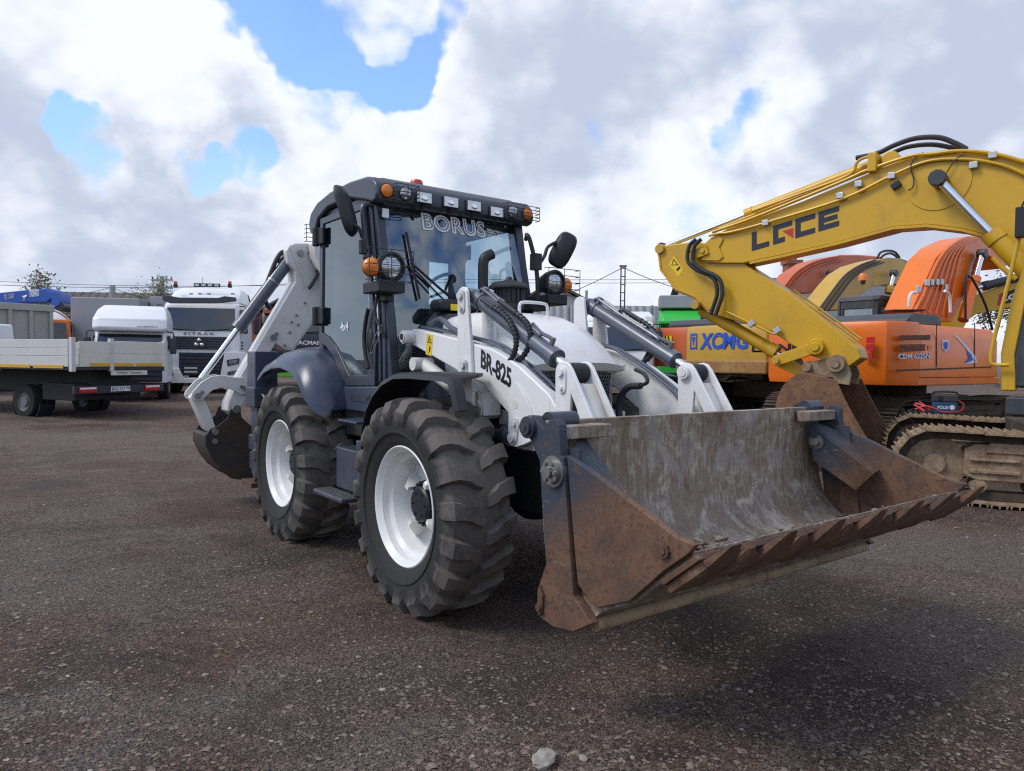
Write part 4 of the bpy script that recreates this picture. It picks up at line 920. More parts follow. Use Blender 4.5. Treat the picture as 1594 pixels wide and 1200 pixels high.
# cutting edge plate, teeth and edge segments
tv=Vector((2.41-2.12,0,.925-.69)).normalized(); nv=Vector((-tv.z,0,tv.x)); e0=Vector((2.40,0,.905))
b=MB(); b.obox(e0+tv*(-.05)-nv*.022,tv,(0,1,0),nv,.22,2.42,.024); b.build('cutting_edge',MT['rust'],bk,.004)
b=MB(); b.cyl((1.875,-1.16,.488),(1.875,1.16,.488),.030,14); b.build('rear_blade',MT['mudsteel'],bk)
def tooth(y,half,fwd,back,lab):
    b=MB(); q=[]
    for (d,w) in ((-back,half),(fwd*.25,half),(fwd,half*.30)):
        for yy in (-w,w): q.append((d,yy))
    th=[.034,.034,.004]
    vs=[]
    for i,(d,yy) in enumerate(q):
        t_=th[i//2]; c=e0+tv*d+Vector((0,y+yy,0))-nv*.036
        vs+=[c,c-nv*t_]
    fs=[(0,2,6,4),(4,6,10,8),(1,5,7,3),(5,9,11,7),(0,4,5,1),(4,8,9,5),(2,3,7,6),(6,7,11,10),(8,10,11,9),(0,1,3,2)]
    b.add(vs,fs); return b.build('tooth' if lab else 'edge_segment',MT['rust'],bk,.003,1)
for i in range(7): tooth(-1.10+i*.3667,.095,.16,.16,True)
for i in range(6): tooth(-.917+i*.3667,.087,.075,.12,False)
# dirt left in the bucket
b=MB(); rr=random.Random(3)
for i in range(30): b.ell((2.24+rr.uniform(-.1,.06),-.86+rr.gauss(0,.10),.84+rr.uniform(-.02,.03)),.015+.02*rr.random(),.025,.015,7,5,.3,rr)
for i in range(150):
    x_=rr.uniform(1.75,2.2); b.ell((x_,rr.choice((-1,1))*rr.uniform(1.06,1.155),.665+max(0,x_-1.9)*.42+rr.uniform(0,.012)),.012+.02*rr.random(),.015+.02*rr.random(),.012,6,4,.3,rr)
for i in range(110):
    x_=rr.uniform(1.9,2.36); b.ell((x_,rr.uniform(-1.1,1.1),.672+max(0,x_-1.9)*.52+rr.uniform(-.004,.004)),.006+.012*rr.random(),.012,.008,6,4,.3,rr)
b.build('soil',MT['stone'],bk,smooth=0)['kind']='stuff'

# ---- backhoe: boom folded to the machine's right, in a cross plane behind the cab
XB=-4.2
b=MB(); b.box(-3.48,-3.22,-1.02,1.02,.48,.66); b.box(-3.48,-3.22,-1.02,1.02,1.12,1.28); b.box(-3.25,-3.1,-.5,.5,.6,1.2); b.build('slide_frame',MT['navy'],BL,.012)
for s in (-1,1):
    b=MB(); b.box(-3.38,-3.12,min(s*.84,s*1.07),max(s*.84,s*1.07),1.33,1.70); b.box(-3.40,-3.10,min(s*.825,s*1.085),max(s*.825,s*1.085),1.14,1.34); sl=b.build('stabilizer',MT['navy'],BL,.012)
    b=MB(); b.box(-3.34,-3.16,min(s*.875,s*1.04),max(s*.875,s*1.04),.45,1.16); b.box(-3.37,-3.13,min(s*.86,s*1.06),max(s*.86,s*1.06),.70,.85); b.build('inner_leg',MT['navy'],sl,.008)
    b=MB(); b.box(-3.42,-3.08,min(s*.80,s*1.12),max(s*.80,s*1.12),.34,.39); b.cyl((-3.25,s*.96,.39),(-3.25,s*.96,.48),.05,10); b.build('foot_pad',MT['rust'],sl,.006)
    b=MB(); b.cyl((-3.11,s*.96,1.45),(-3.08,s*.96,1.45),.05,16); b.cyl((-3.08,s*.96,1.45),(-3.065,s*.96,1.45),.025,12); b.build('boss',MT['navy'],sl)
    for dy in (-.05,.05):
        b=MB(); b.tube([(-3.10,s*.96+dy,1.27),(-3.05,s*.96+dy,1.26),(-2.98,s*.95+dy,1.20)],.011,8); b.build('fitting',MT['steel'],sl)
b=MB(); b.box(-3.72,-3.48,.30,.86,.55,1.35); b.cyl((-3.75,.58,.5),(-3.75,.58,1.4),.13,18); b.build('kingpost',MT['navy'],BL,.012)
BOOM=[(-.10,3.03),(.14,3.06),(.30,2.95),(.50,2.3),(.72,1.5),(.74,1.2),(.60,1.08),(.45,1.2),(.30,1.75),(.08,2.35),(-.18,2.80),(-.20,2.95)]
b=MB(); b.prism(BOOM,'x',-3.98,-3.80); b.build('backhoe_boom',MT['white_dirty'],BL,.012)
STK=[(-.44,2.86),(-.40,2.93),(-.33,2.96),(-.05,2.985),(.12,2.95),(.14,2.75),(.05,2.40),(-.14,2.02),(-.30,1.80),(-.35,1.72),(-.45,1.73),(-.56,1.80),(-.66,1.62),(-.84,1.27),(-.93,1.10),(-.955,1.03),(-1.03,.995),(-1.09,1.05),(-1.08,1.14),(-.97,1.40),(-.65,1.96),(-.33,2.52),(-.34,2.64),(-.42,2.72)]
b=MB(); b.prism(STK,'x',-4.28,-4.02); stick=b.build('dipper_stick',MT['white_dirty'],BL,.014,3)
b=MB(); b.prism([(-.40,2.90),(-.36,2.935),(-.08,2.96),(.1,2.93),(.11,2.76),(.03,2.42),(-.16,2.04),(-.31,1.82),(-.37,1.75),(-.44,1.76),(-.50,1.82),(-.2,2.45),(-.3,2.66)],'x',-4.019,-4.014); b.build('side_plate',MT['white_dirty'],stick,.004)
for y,z,r_,x1 in ((-.28,2.85,.035,-3.985),(-.17,2.865,.018,-3.99),(-.59,1.87,.035,-3.985),(-.555,1.91,.018,-3.99)):
    b=MB(); b.cyl((-4.01,y,z),(x1,y,z),r_,16); b.build('pin',MT['steel'],stick,smooth=40)
for y,z in ((-.22,2.28),(-.32,2.13),(-.30,2.02),(-.40,1.93),(-.46,1.78),(-.38,2.05)): b=MB(); b.cyl((-4.01,y,z),(-3.998,y,z),.014,6); b.build('bolt',MT['steel'],stick,smooth=40)
b=MB(); b.tube([(-3.98,-.02,2.78),(-3.95,-.05,2.70),(-3.95,-.16,2.50),(-3.96,-.20,2.44)],.020,8); b.ell((-3.96,-.09,2.66),.03,.03,.03); b.ell((-3.96,-.03,2.76),.03,.03,.03); b.build('fitting',MT['rubberhose'],stick)
def yz(y,z,x=-4.15): return Vector((x,y,z))
A=yz(-.335,2.81); B=yz(-1.33,1.40); ax=(B-A).normalized(); T=A+ax*1.04
b=MB(); b.cyl(A,T,.072,22); b.cyl(T-ax*.06,T+ax*.015,.082,22); b.cyl(A-ax*.02,A+ax*.06,.08,20); cyb=b.build('bucket_cylinder',MT['cyl'],BL)
b=MB(); b.cyl(T,B,.036,18); b.build('rod',MT['chrome'],cyb)
b=MB(); b.cyl(A+ax*.36,A+ax*.385,.076,22); b.build('band',MT['steel'],cyb)
b=MB(); b.tube([A+yz(-.02,.02,0),A+yz(-.10,.05,0),A+yz(-.16,-.02,0),A+yz(-.22,-.16,0),A+yz(-.29,-.36,0),A+yz(-.30,-.52,0),A+yz(-.24,-.62,0)],.026,10); b.build('hose',MT['rubberhose'],cyb); b=MB(); b.tube([A+yz(-.02,-.04,0),A+yz(-.09,-.02,0),A+yz(-.15,-.08,0)],.02,8); b.build('hose',MT['rubberhose'],cyb)
LINK=[(-1.47,1.22),(-1.455,1.265),(-1.36,1.375),(-1.27,1.43),(-1.15,1.445),(-1.02,1.42),(-.93,1.42),(-.86,1.36),(-.85,1.29),(-.88,1.235),(-.95,1.225),(-1.02,1.27),(-1.13,1.315),(-1.25,1.28),(-1.36,1.18),(-1.41,1.165),(-1.455,1.18)]
b=MB(); b.prism(LINK,'x',-4.018,-3.985); b.prism(LINK,'x',-4.315,-4.283); lk=b.build('bucket_link',MT['white_dirty'],BL,.008)
for y,z,r_,x1 in ((-1.405,1.225,.032,-3.955),(-1.36,1.26,.018,-3.97),(-.90,1.295,.032,-3.955),(-.95,1.315,.018,-3.97)):
    b=MB(); b.cyl((-3.985,y,z),(x1,y,z),r_,14); b.build('pin',MT['steel'],lk)
b=MB(); S_=[(-1.45,1.20),(-1.40,1.25),(-1.33,1.20),(-1.25,1.02),(-1.20,.85),(-1.25,.80),(-1.31,.86)]; b.prism(S_,'x',-4.25,-4.05); b.build('push_link',MT['white_dirty'],BL,.01)
MT['bbk']=rusty('dark_bucket_steel',(.040,.036,.036),(.045,.032,.025),(.085,.05,.028),(.10,.08,.055),.50,(1,1,1),.7,.72)
BKP=[(-1.03,1.10),(-.985,1.06),(-.97,.985),(-.94,.95),(-.77,.80),(-.60,.70),(-.55,.52),(-.66,.40),(-.80,.33),(-.95,.305),(-1.08,.34),(-1.20,.44),(-1.285,.57),(-1.345,.70),(-1.345,.80),(-1.30,.87),(-1.22,.90),(-1.12,.98),(-1.09,1.07)]
b=MB()
for x0,x1 in ((-3.93,-3.90),(-4.43,-4.40)): b.prism(BKP,'x',x0,x1)
bb=b.build('backhoe_bucket',MT['bbk'],BL,.006)
sh_=[(-.55,.52),(-.66,.395),(-.80,.325),(-.95,.30),(-1.08,.335),(-1.20,.435),(-1.29,.565),(-1.35,.70),(-1.35,.80)]
b=MB(); inn=[(y+.03*(1 if y<-.9 else .2),z+.03) for y,z in sh_]; b.prism(sh_+inn[::-1],'x',-4.44,-3.895); b.build('shell',MT['bbk'],bb)
b=MB(); b.prism([(-1.23,.70),(-.60,.52),(-.56,.50),(-.67,.385),(-.80,.315),(-.95,.29),(-1.09,.325),(-1.21,.43),(-1.25,.55)],'x',-3.899,-3.885); b.build('wear_plate',MT['bbk'],bb,.004)
for y,z,r_ in ((-1.03,1.075,.045),(-1.25,.84,.035),(-1.255,.74,.03)): b=MB(); b.cyl((-3.90,y,z),(-3.875,y,z),r_,16); b.build('pin',MT['steel'],bb,smooth=40)
# ================================================================== EXCAVATORS
K1=crop(1010,200,2.728); K2=crop(960,480,2.514); K3=crop(1200,360,4.046)
MT['exy']=paint('excavator_yellow',(.60,.34,.010),.36,(.20,.13,.06),.30,.05,1.6,((.16,.08,.035),.73))
MT['exy2']=paint('faded_yellow',(.52,.31,.035),.42,(.22,.15,.08),.35,.06,1.6,((.15,.08,.04),.72))
MT['exo']=paint('excavator_orange',(.78,.165,.010),.36,(.25,.10,.04),.30,.05,1.4,((.14,.06,.03),.74))
MT['exr']=paint('faded_red_orange',(.55,.115,.035),.45,(.25,.12,.07),.35,.06,1.5)
MT['exdk']=paint('dark_grey_panel',(.035,.040,.048),.45,(.12,.11,.10),.3,.08,3)
MT['pipey']=MT['exy']; MT['cabglass']=glass('cab_glass',(.42,.47,.50),.25)
MT['darkglass']=plain('dark_glass',(.018,.022,.028),.06,0,.9,.1,5,0)
MT['track']=MT['mudsteel']
MT['trackdark']=rusty('dark_track_steel',(.055,.045,.036),(.05,.036,.027),(.085,.06,.042),(.10,.08,.06),.5,(1,1,1),.85,.62)
MT['blueink']=plain('blue_lettering',(.015,.09,.50),.45); MT['redmark']=plain('red_mark',(.50,.03,.035),.45)
MT['redlens']=plain('red_reflector',(.50,.015,.015),.3)
MT['silver']=plain('clamp_silver',(.5,.5,.5),.4,.7)
def shoe_mesh(w,mat):
    b=MB(); b.box(-.092,.092,-w/2,w/2,0,.018)
    for x in (-.078,0,.072): b.prism([(x-.012,.016),(x+.012,.016),(x+.006,.05),(x-.006,.05)],'y',-w/2,w/2)
    return b.mesh('track_shoe',mat,0)
def track(parent,yc,phi,mat,indiv,a=1.80,r=.40,w=.60,pitch=.19,framemat=None):
    """one crawler: frame with rollers, idler, sprocket and the chain of shoes"""
    framemat=framemat or mat
    fm=MB(); fm.prism([(-a+.35,.30),(a-.42,.30),(a-.30,.36),(a-.30,.66),(a-.40,.72),(-a+.35,.72)],'y',yc-.17,yc+.17)
    fm.prism([(-a+.45,.74),(a-.55,.74),(a-.50,.62),(-a+.45,.62)],'y',yc-.19,yc+.19)
    for i in range(4):
        x=-a+.7+i*(2*a-1.3)/3; fm.box(x-.25,x+.25,yc-.20,yc+.20,.38,.43); fm.box(x-.25,x+.25,yc-.20,yc+.20,.52,.56)
    fo=fm.build('track_frame',framemat,parent,.015); fo.rotation_euler=(0,0,phi)
    b=MB()
    for i in range(7):
        x=-a+.45+i*(2*a-.9)/6; b.cyl((x,yc-.16,.23),(x,yc+.16,.23),.085,14); b.cyl((x,yc-.20,.23),(x,yc+.20,.23),.035,10)
    b.build('roller',framemat,fo)['kind']='stuff'
    b=MB(); b.cyl((a,yc-.10,.46),(a,yc+.10,.46),.34,24); b.cyl((a,yc-.15,.46),(a,yc+.15,.46),.12,14); b.build('idler',framemat,fo,.01)
    b=MB(); b.cyl((-a,yc-.06,.46),(-a,yc+.06,.46),.34,24); b.cyl((-a,yc-.2,.46),(-a,yc+.2,.46),.22,18); b.build('sprocket',framemat,fo,.01)
    per=4*a+2*math.pi*r; n=int(per/pitch); stp=per/n; items=[]
    for i in range(n):
        d=i*stp
        if d<2*a: p=(a-d,.46+r,0.)
        elif d<2*a+math.pi*r: q=(d-2*a)/r; p=(-a-r*math.sin(q),.46+r*math.cos(q),-q)
        elif d<4*a+math.pi*r: p=(-a+(d-2*a-math.pi*r),.46-r,math.pi)
        else: q=(d-4*a-math.pi*r)/r; p=(a+r*math.sin(q),.46-r*math.cos(q),math.pi-q)
        sag=-.03*math.sin(math.pi*min(1,max(0,d/(2*a)))*2)**2 if d<2*a else 0
        items.append((p[0],p[1]+sag,p[2]))
    sm_=shoe_mesh(w,mat)
    if indiv:
        for x,z,t in items:
            o=bpy.data.objects.new('track_shoe',sm_); COL.objects.link(o); o.parent=fo; o.location=(x,yc,z); o.rotation_euler=(random.uniform(-.015,.015),t,0)
    else:
        b=MB()
        for x,z,t in items:
            c_,s_=math.cos(t),math.sin(t)
            b.add([(x+v.co.x*c_+v.co.z*s_,yc+v.co.y,z-v.co.x*s_+v.co.z*c_) for v in sm_.vertices],[tuple(p.vertices) for p in sm_.polygons])
        b.build('track_chain',mat,fo,smooth=0,fix=False)['kind']='stuff'
    # chain links inside the shoes
    b=MB(); S=[]
    for k,(x,z,t) in enumerate(items+[items[0]]):
        nx_,nz_=math.sin(t),math.cos(t); S.append([(x-nx_*.005,yc-.11,z-nz_*.005),(x-nx_*.005,yc+.11,z-nz_*.005),(x-nx_*.10,yc+.11,z-nz_*.10),(x-nx_*.10,yc-.11,z-nz_*.10)])
    b.loft(S,True,False); b.build('chain_link',MT['trackdark'],fo,smooth=0,fix=False)
    return fo
def outline(fr,pts,K,**pl):
    return [(p.x,p.z) for p in (fr.at(*K(x,y),**pl) for x,y in pts)]
def excavator(fr,name,label,bm,cm,tm,phi=0.,indiv=(False,False),cab=True,zc=1.12,topz=2.28,lowm=None,deckx=1.75,ta=1.80,rx=1.55,group='excavators parked in the yard'):
    r=thing(name,fr,label,'excavator',group)
    track(r,1.2,phi,tm,indiv[0],ta); track(r,-1.2,phi,tm,indiv[1],ta)
    b=MB(); b.box(-1.0,1.0,-1.0,1.0,.50,.92); b.cyl((0,0,.9),(0,0,zc),.62,28); u=b.build('undercarriage',MT['trackdark'],r,.02); u.rotation_euler=(0,0,phi)
    b=MB(); b.box(-2.0,deckx,-1.33,1.33,zc-.03,zc+.12); b.build('deck',lowm or bm,r,.02)
    # counterweight: rounded tail
    plan=[(-1.72,-1.35),(-2.30,-1.35),(-2.62,-1.20),(-2.76,-.8),(-2.82,0),(-2.76,.8),(-2.62,1.20),(-2.30,1.35),(-1.72,1.35)]
    b=MB(); S=[]
    for z,k in ((zc-.02,.97),(zc+.10,1.0),(topz-.22,1.0),(topz-.08,.985),(topz,.955)):
        S.append([(-1.72+(x+1.72)*k,y*(.5+.5*k),z) for x,y in plan])
    b.loft(S); cw=b.build('counterweight',cm,r,.015)
    # right hand side body and left hand body
    for s,x1 in ((-1,rx),(1,min(.05,rx-.9))):
        b=MB(); S=[]
        for z,d in ((zc+.121,.0),(topz-.28,0),(topz-.06,.10),(topz-.02,.14)):
            S.append([(-1.715,s*(1.345-d),z),(x1,s*(1.345-d),z),(x1,s*.56,z),(-1.715,s*.56,z)])
        b.loft(S); b.build('body_panel',bm,r,.012)
    b=MB(); b.box(-1.71,-.25,-.555,.555,zc+.121,topz-.1); b.build('engine_housing',bm,r,.01)
    b=MB(); b.prism([(-1.66,topz-.02),(-.35,topz-.02),(-.42,topz+.16),(-.60,topz+.20),(-1.45,topz+.20),(-1.62,topz+.10)],'y',-1.10,.60); hd=b.build('engine_hood',MT['exdk'],r,.03,3)
    if cab:
        b=MB(); P=[(.10,zc+.15),(1.55,zc+.15),(1.72,zc+.55),(1.62,zc+1.1),(1.38,zc+1.72),(1.25,zc+1.80),(.20,zc+1.80),(.08,zc+1.72)]; I_=[(.24,zc+.95),(1.30,zc+.95),(1.52,zc+.98),(1.50,zc+1.15),(1.32,zc+1.58),(1.2,zc+1.62),(.30,zc+1.62),(.22,zc+1.58)]
        b.ring(P,I_,'y',1.28,1.34); b.ring(P,I_,'y',.42,.48)
        b.box(.09,.16,.481,1.279,zc+.15,zc+1.0); b.box(.09,.16,.481,1.279,zc+1.58,zc+1.78); b.box(.09,.17,.481,.55,zc+1.0,zc+1.58); b.box(.09,.17,1.21,1.279,zc+1.0,zc+1.58)
        b.prism([(.06,zc+1.76),(1.42,zc+1.74),(1.30,zc+1.86),(.18,zc+1.87)],'y',.40,1.36); b.box(.16,1.52,.481,1.279,zc+.15,zc+.2)
        cb=b.build('cab',MT['exdk'],r,.02)
        for y in (.45,1.31):
            g_=MB(); g_.add([(x,y,z) for x,z in I_],[tuple(range(len(I_)))]); g_.build('pane',MT['cabglass'],cb,fix=False,smooth=0)
        g_=MB(); g_.add([(.125,y,z) for y,z in ((.55,zc+1.0),(1.21,zc+1.0),(1.21,zc+1.58),(.55,zc+1.58))],[(0,1,2,3)]); g_.build('pane',MT['cabglass'],cb,fix=False,smooth=0)
        g_=MB(); g_.add([(1.57,.48,zc+.25),(1.57,1.28,zc+.25),(1.72,1.28,zc+.55),(1.62,1.28,zc+1.1),(1.38,1.28,zc+1.72),(1.38,.48,zc+1.72),(1.62,.48,zc+1.1),(1.72,.48,zc+.55)],[(0,1,2,7),(7,2,3,6),(6,3,4,5)]); g_.build('windscreen',MT['cabglass'],cb,fix=False,smooth=0)
        g_=MB(); g_.box(.45,.85,.68,1.08,zc+.2,zc+.72); g_.box(.38,.50,.68,1.08,zc+.7,zc+1.3); g_.build('seat',MT['seat'],cb,.04)
    return r
def rodcyl(parent,A,B,split,r1,r2,m,name='boom_cylinder',reverse=False):
    A,B=V3(A),V3(B); ax=(B-A).normalized(); T=A+(B-A)*split
    b=MB(); b.cyl(A,T,r1,18); b.cyl(T-ax*.12,T+ax*.02,r1*1.14,18); c=b.build(name,m,parent)
    b=MB(); b.cyl(T,B,r2,16); b.build('rod',MT['chrome'],c)
    b=MB(); b.cyl((B.x,B.y-.09,B.z),(B.x,B.y+.09,B.z),r1*.95,16); b.build('rod_eye',MT['exdk'],c,.01)
    return c

def wrap_tail(o,off):
    '''lay lettering on the rounded tail'''
    T_=((0,-2.82),(.8,-2.76),(1.2,-2.62),(1.35,-2.30))
    for p in o.data.vertices:
        y=abs(p.co.y)
        for (a,xa),(b_,xb) in zip(T_,T_[1:]):
            if a<=y<=b_: p.co.x=xa+(xb-xa)*(y-a)/(b_-a)+off+(p.co.x-int(p.co.x*100)/100.0)*0; break
    so=o.modifiers.new('s','SOLIDIFY'); so.thickness=.006; return o

# ---------------- yellow excavator at the right, boom reaching to the left
LG=Frame(7.50,8.85,R_(140))
PHI=R_(180-25-140)
lg=excavator(LG,'excavator','large yellow excavator at right edge, its boom arching over the others',MT['exy'],MT['exdk'],MT['track'],PHI,(True,True),False,1.30,2.35,MT['exdk'],.85,2.08,.1)
YB=.30
BOOMP=[(208,548),(222,500),(262,462),(330,425),(430,385),(640,312),(860,222),(1000,158),(1100,122),(1230,100),(1400,98),(1594,128),(1760,240),(1900,520),(1900,900),(1760,950),(1690,760),(1594,590),(1500,490),(1420,450),(1330,426),(1180,408),(1040,418),(800,484),(560,538),(400,572),(300,572),(240,568)]
bo=outline(LG,BOOMP,K1,Y=YB)
b=MB(); b.prism(bo,'y',YB-.56,YB); boom=b.build('boom',MT['exy'],lg,.02,2)
# raised end plate and flange strips
def strip(pts,K,fr,y0,y1,wpx,m,par,name):
    P=[fr.at(*K(x,y),Y=y0) for x,y in pts]; b=MB(); S=[]
    for i,p in enumerate(P):
        t=(P[min(i+1,len(P)-1)]-P[max(i-1,0)]).normalized(); q=Vector((0,1,0)).cross(t).normalized()
        S.append([p-q*wpx,p+q*wpx,p+q*wpx+Vector((0,y1-y0,0)),p-q*wpx+Vector((0,y1-y0,0))])
    b.loft(S); return b.build(name,m,par,.004)
strip([(430,572),(560,545),(800,490),(1040,424),(1180,414),(1330,432),(1420,456),(1500,497),(1594,598)],K1,LG,YB-.001,YB+.03,.02,MT['exy'],boom,'lower_flange')
e=outline(LG,[(225,560),(300,562),(318,545),(300,505),(318,470),(295,452),(262,480),(228,515)],K1,Y=YB); b=MB(); b.prism(e,'y',YB+.001,YB+.025); b.build('end_plate',MT['exy'],boom,.006)
b=MB()
for (x,y),(x2,y2) in (((205,535),(235,522)),): 
    p=LG.at(*K1(x,y),Y=YB); q=LG.at(*K1(x2,y2),Y=YB); b.cyl((p.x,YB,p.z),(p.x,YB+.07,p.z),.075,16); b.cyl((q.x,YB+.03,q.z),(q.x,YB+.09,q.z),.04,12); b.obox((p+q)/2+Vector((0,.05,0)),(q-p).normalized(),(0,1,0),(q-p).normalized().cross(Vector((0,1,0))),.30,.03,.16)
b.build('end_cap',MT['exy'],boom,.006)
b=MB(); p=LG.at(*K1(1228,222),Y=YB); b.cyl((p.x,YB,p.z),(p.x,YB+.012,p.z),.40,36); b.build('boss_plate',MT['exy'],boom,.004)
# pipes on the boom flank and top
def pxpath(fr,pts,K,Y): return [fr.at(*K(x,y),Y=Y) for x,y in pts]
pipes=[([(255,455),(300,445),(345,440),(480,405),(820,300),(1030,200),(1180,140),(1340,130),(1500,155),(1640,215)],YB+.045,.022),
       ([(270,440),(420,388),(640,300),(850,212),(920,180),(1100,120),(1200,108),(1330,95),(1480,110),(1620,150)],YB+.05,.026),
       ([(440,350),(620,285),(845,200),(880,150),(905,128),(970,108)],YB-.08,.022),
       ([(300,425),(430,372),(640,288),(860,205),(1000,150)],YB-.14,.022)]
for pts,Y,rad in pipes:
    b=MB(); b.tube(pxpath(LG,pts,K1,Y),rad,8); b.build('pipe',MT['exy'],boom)
for x,y in ((495,400),(812,285),(1030,200),(1378,155),(890,235),(1460,112)):
    p=LG.at(*K1(x,y),Y=YB+.05); b=MB(); b.obox(p,(1,0,0),(0,1,0),(0,0,1),.10,.05,.09); b.build('pipe_clamp',MT['silver'],boom,.01)
b=MB(); b.tube(pxpath(LG,[(880,125),(970,105),(1040,72),(1130,42),(1230,38),(1300,62),(1350,88)],K1,YB-.1),.035,10); b.build('hose',MT['rubberhose'],boom)
b=MB(); b.tube(pxpath(LG,[(1030,105),(1100,78),(1200,68),(1290,82),(1345,95)],K1,YB-.22),.032,10); b.build('hose',MT['rubberhose'],boom)
p=LG.at(*K1(958,150),Y=YB-.05); b=MB(); b.obox(p,(1,0,0),(0,1,0),(0,0,1),.12,.3,.28); q=LG.at(*K1(1030,135),Y=YB-.1); b.cyl((q.x,YB-.4,q.z),(q.x,YB-.02,q.z),.12,18); b.build('pipe_support',MT['exy'],boom,.02)
b=MB(); b.tube(pxpath(LG,[(1165,102),(1130,125),(1112,165),(1125,215),(1120,250),(1100,262)],K1,YB+.06),.010,6); b.tube(pxpath(LG,[(1340,105),(1300,135),(1262,190)],K1,YB+.06),.009,6); b.build('wire',MT['rubberhose'],boom)
b=MB(); p=LG.at(*K1(1050,240),Y=YB+.05); b.obox(p,(.85,0,-.5),(0,1,0),(.5,0,.85),.13,.05,.09); b.build('connector',MT['black'],boom,.01)
# boom cylinder (near one of the pair)
A=LG.at(*K1(1700,700),Y=YB+.20); B=LG.at(*K1(1230,215),Y=YB+.20)
rodcyl(lg,A,B,.50,.115,.058,MT['exy'])
b=MB(); b.cyl((B.x,YB,B.z),(B.x,YB+.30,B.z),.10,16); b.cyl((B.x,YB+.29,B.z),(B.x,YB+.33,B.z),.11,10); b.build('pin',MT['exdk'],boom,.01)
b=MB(); b.tube(pxpath(LG,[(1460,548),(1500,590),(1560,640)],K1,YB+.36),.03,8); b.build('pipe',MT['exy'],boom)
# lettering on the boom
def blockletters(fr,K,ll,lr,hpx,Y,word,m,par,red=None):
    A=fr.at(*K(*ll),Y=Y); B=fr.at(*K(*lr),Y=Y); up=fr.at(*K(ll[0],ll[1]-hpx),Y=Y)-A; u=(B-A); n_=len(word); cw=1.0/(n_*1.0+(n_-1)*.16)
    L_={'L':[(0,0,.27,1),(.27,0,.95,.27)],'G':[(0,.74,1,1),(0,.0,.27,.74),(.27,0,.62,.26)],'C':[(0,.74,1,1),(0,0,.27,.74),(.27,0,1,.26)],'E':[(0,.74,1,1),(0,0,.27,.74),(.27,0,1,.26),(.27,.38,.92,.62)]}
    for i,ch in enumerate(word):
        x0=i*cw*1.16; b=MB()
        for a,bb_,c,d in L_[ch]:
            q=[A+u*(x0+xx*cw)+up*yy for xx,yy in ((a,bb_),(c,bb_),(c,d),(a,d))]; e=Vector((0,.004,0)); b.add(q+[p+e for p in q],[(0,1,2,3),(7,6,5,4)]+[(k,(k+1)%4,4+(k+1)%4,4+k) for k in range(4)])
        b.build('lettering',m,par)
        if ch=='G' and red:
            q=[A+u*(x0+xx*cw)+up*yy for xx,yy in ((.50,.58),(1.05,.58),(1.05,.05))]; b=MB(); b.add(q+[p+e for p in q],[(0,1,2),(5,4,3),(0,1,4,3),(1,2,5,4),(2,0,3,5)]); b.build('lettering',red,par)
blockletters(LG,K1,(437,520),(808,412),78,YB+.002,'LGCE',plain('navy_lettering',(.022,.026,.045),.45),boom,MT['redmark'])
# stick
YS=.24
SP=[(35,510),(48,494),(72,496),(200,478),(300,500),(400,565),(420,585),(600,700),(740,812),(890,935),(900,975),(850,1010),(790,1000),(690,965),(600,915),(520,862),(250,782),(190,722),(110,690),(45,600)]
so_=outline(LG,SP,K1,Y=YS); b=MB(); b.prism(so_,'y',YS-.44,YS); stk=b.build('stick',MT['exy'],lg,.02)
strip([(40,505),(52,600),(116,680),(196,712),(260,770)],K1,LG,YS-.001,YS+.02,.018,MT['exy'],stk,'flange')
b=MB(); p=LG.at(*K1(50,512),Y=YS); b.cyl((p.x,YS-.5,p.z),(p.x,YS+.06,p.z),.085,18); b.build('pin',MT['exy2'],stk,.008)
b=MB(); p=LG.at(*K1(205,750),Y=YS); b.cyl((p.x,YS-.5,p.z),(p.x,YS+.10,p.z),.075,16); b.build('pin',MT['exy2'],stk,.008)
b=MB(); p=LG.at(*K1(716,928),Y=YS); b.cyl((p.x,YS-.5,p.z),(p.x,YS+.12,p.z),.12,20); b.cyl((p.x,YS+.10,p.z),(p.x,YS+.15,p.z),.07,8); b.build('pin',MT['exy'],stk,.01)
b=MB(); p=[LG.at(*K1(x,y),Y=YS+.002) for x,y in ((85,575),(107,541),(147,600),(126,630))]; b.add([q for q in p]+[q+Vector((0,.002,0)) for q in p],[(0,1,2,3),(7,6,5,4),(0,1,5,4),(1,2,6,5),(2,3,7,6),(3,0,4,7)]); ws2=b.build('warning_sticker',MT['yellow_sticker'],stk)
b=MB(); a_=[LG.at(*K1(x,y),Y=YS+.005) for x,y in ((95,582),(104,552),(126,580))]; i_=[LG.at(*K1(x,y),Y=YS+.005) for x,y in ((99,578),(105,560),(119,577))]
b.add(a_+i_,[(0,1,4,3),(1,2,5,4),(2,0,3,5)]); q_=[LG.at(*K1(x,y),Y=YS+.005) for x,y in ((115,600),(130,584),(136,592),(122,606))]; b.add(q_,[(0,1,2,3)]); b.build('pictogram',MT['ink'],ws2,fix=False)
for k,dx in enumerate((0,22)):
    b=MB(); b.tube(pxpath(LG,[(200+dx,470),(172+dx,500),(165+dx,560),(200+dx,598),(255+dx,622),(283+dx,650),(290+dx,700),(278+dx,745),(262+dx,790)],K1,YS+.14+.03*k),.034,10); b.build('hose',MT['rubberhose'],stk)
for k in range(5):
    b=MB(); a_=LG.at(*K1(560+k*13,716-k*6),Y=YS-.06-.07*k); c_=LG.at(*K1(848+k*14,925-k*6),Y=YS-.06-.07*k); b.tube([a_+Vector((0,0,.03)),(a_+c_)/2+Vector((0,0,.03)),c_+Vector((0,0,.02))],.018,6); b.build('pipe',MT['exy2'],stk)
b=MB(); b.tube(pxpath(LG,[(330,778),(440,830),(520,868),(540,872)],K1,YS+.07),.02,8); b.build('pipe',MT['exy'],stk)
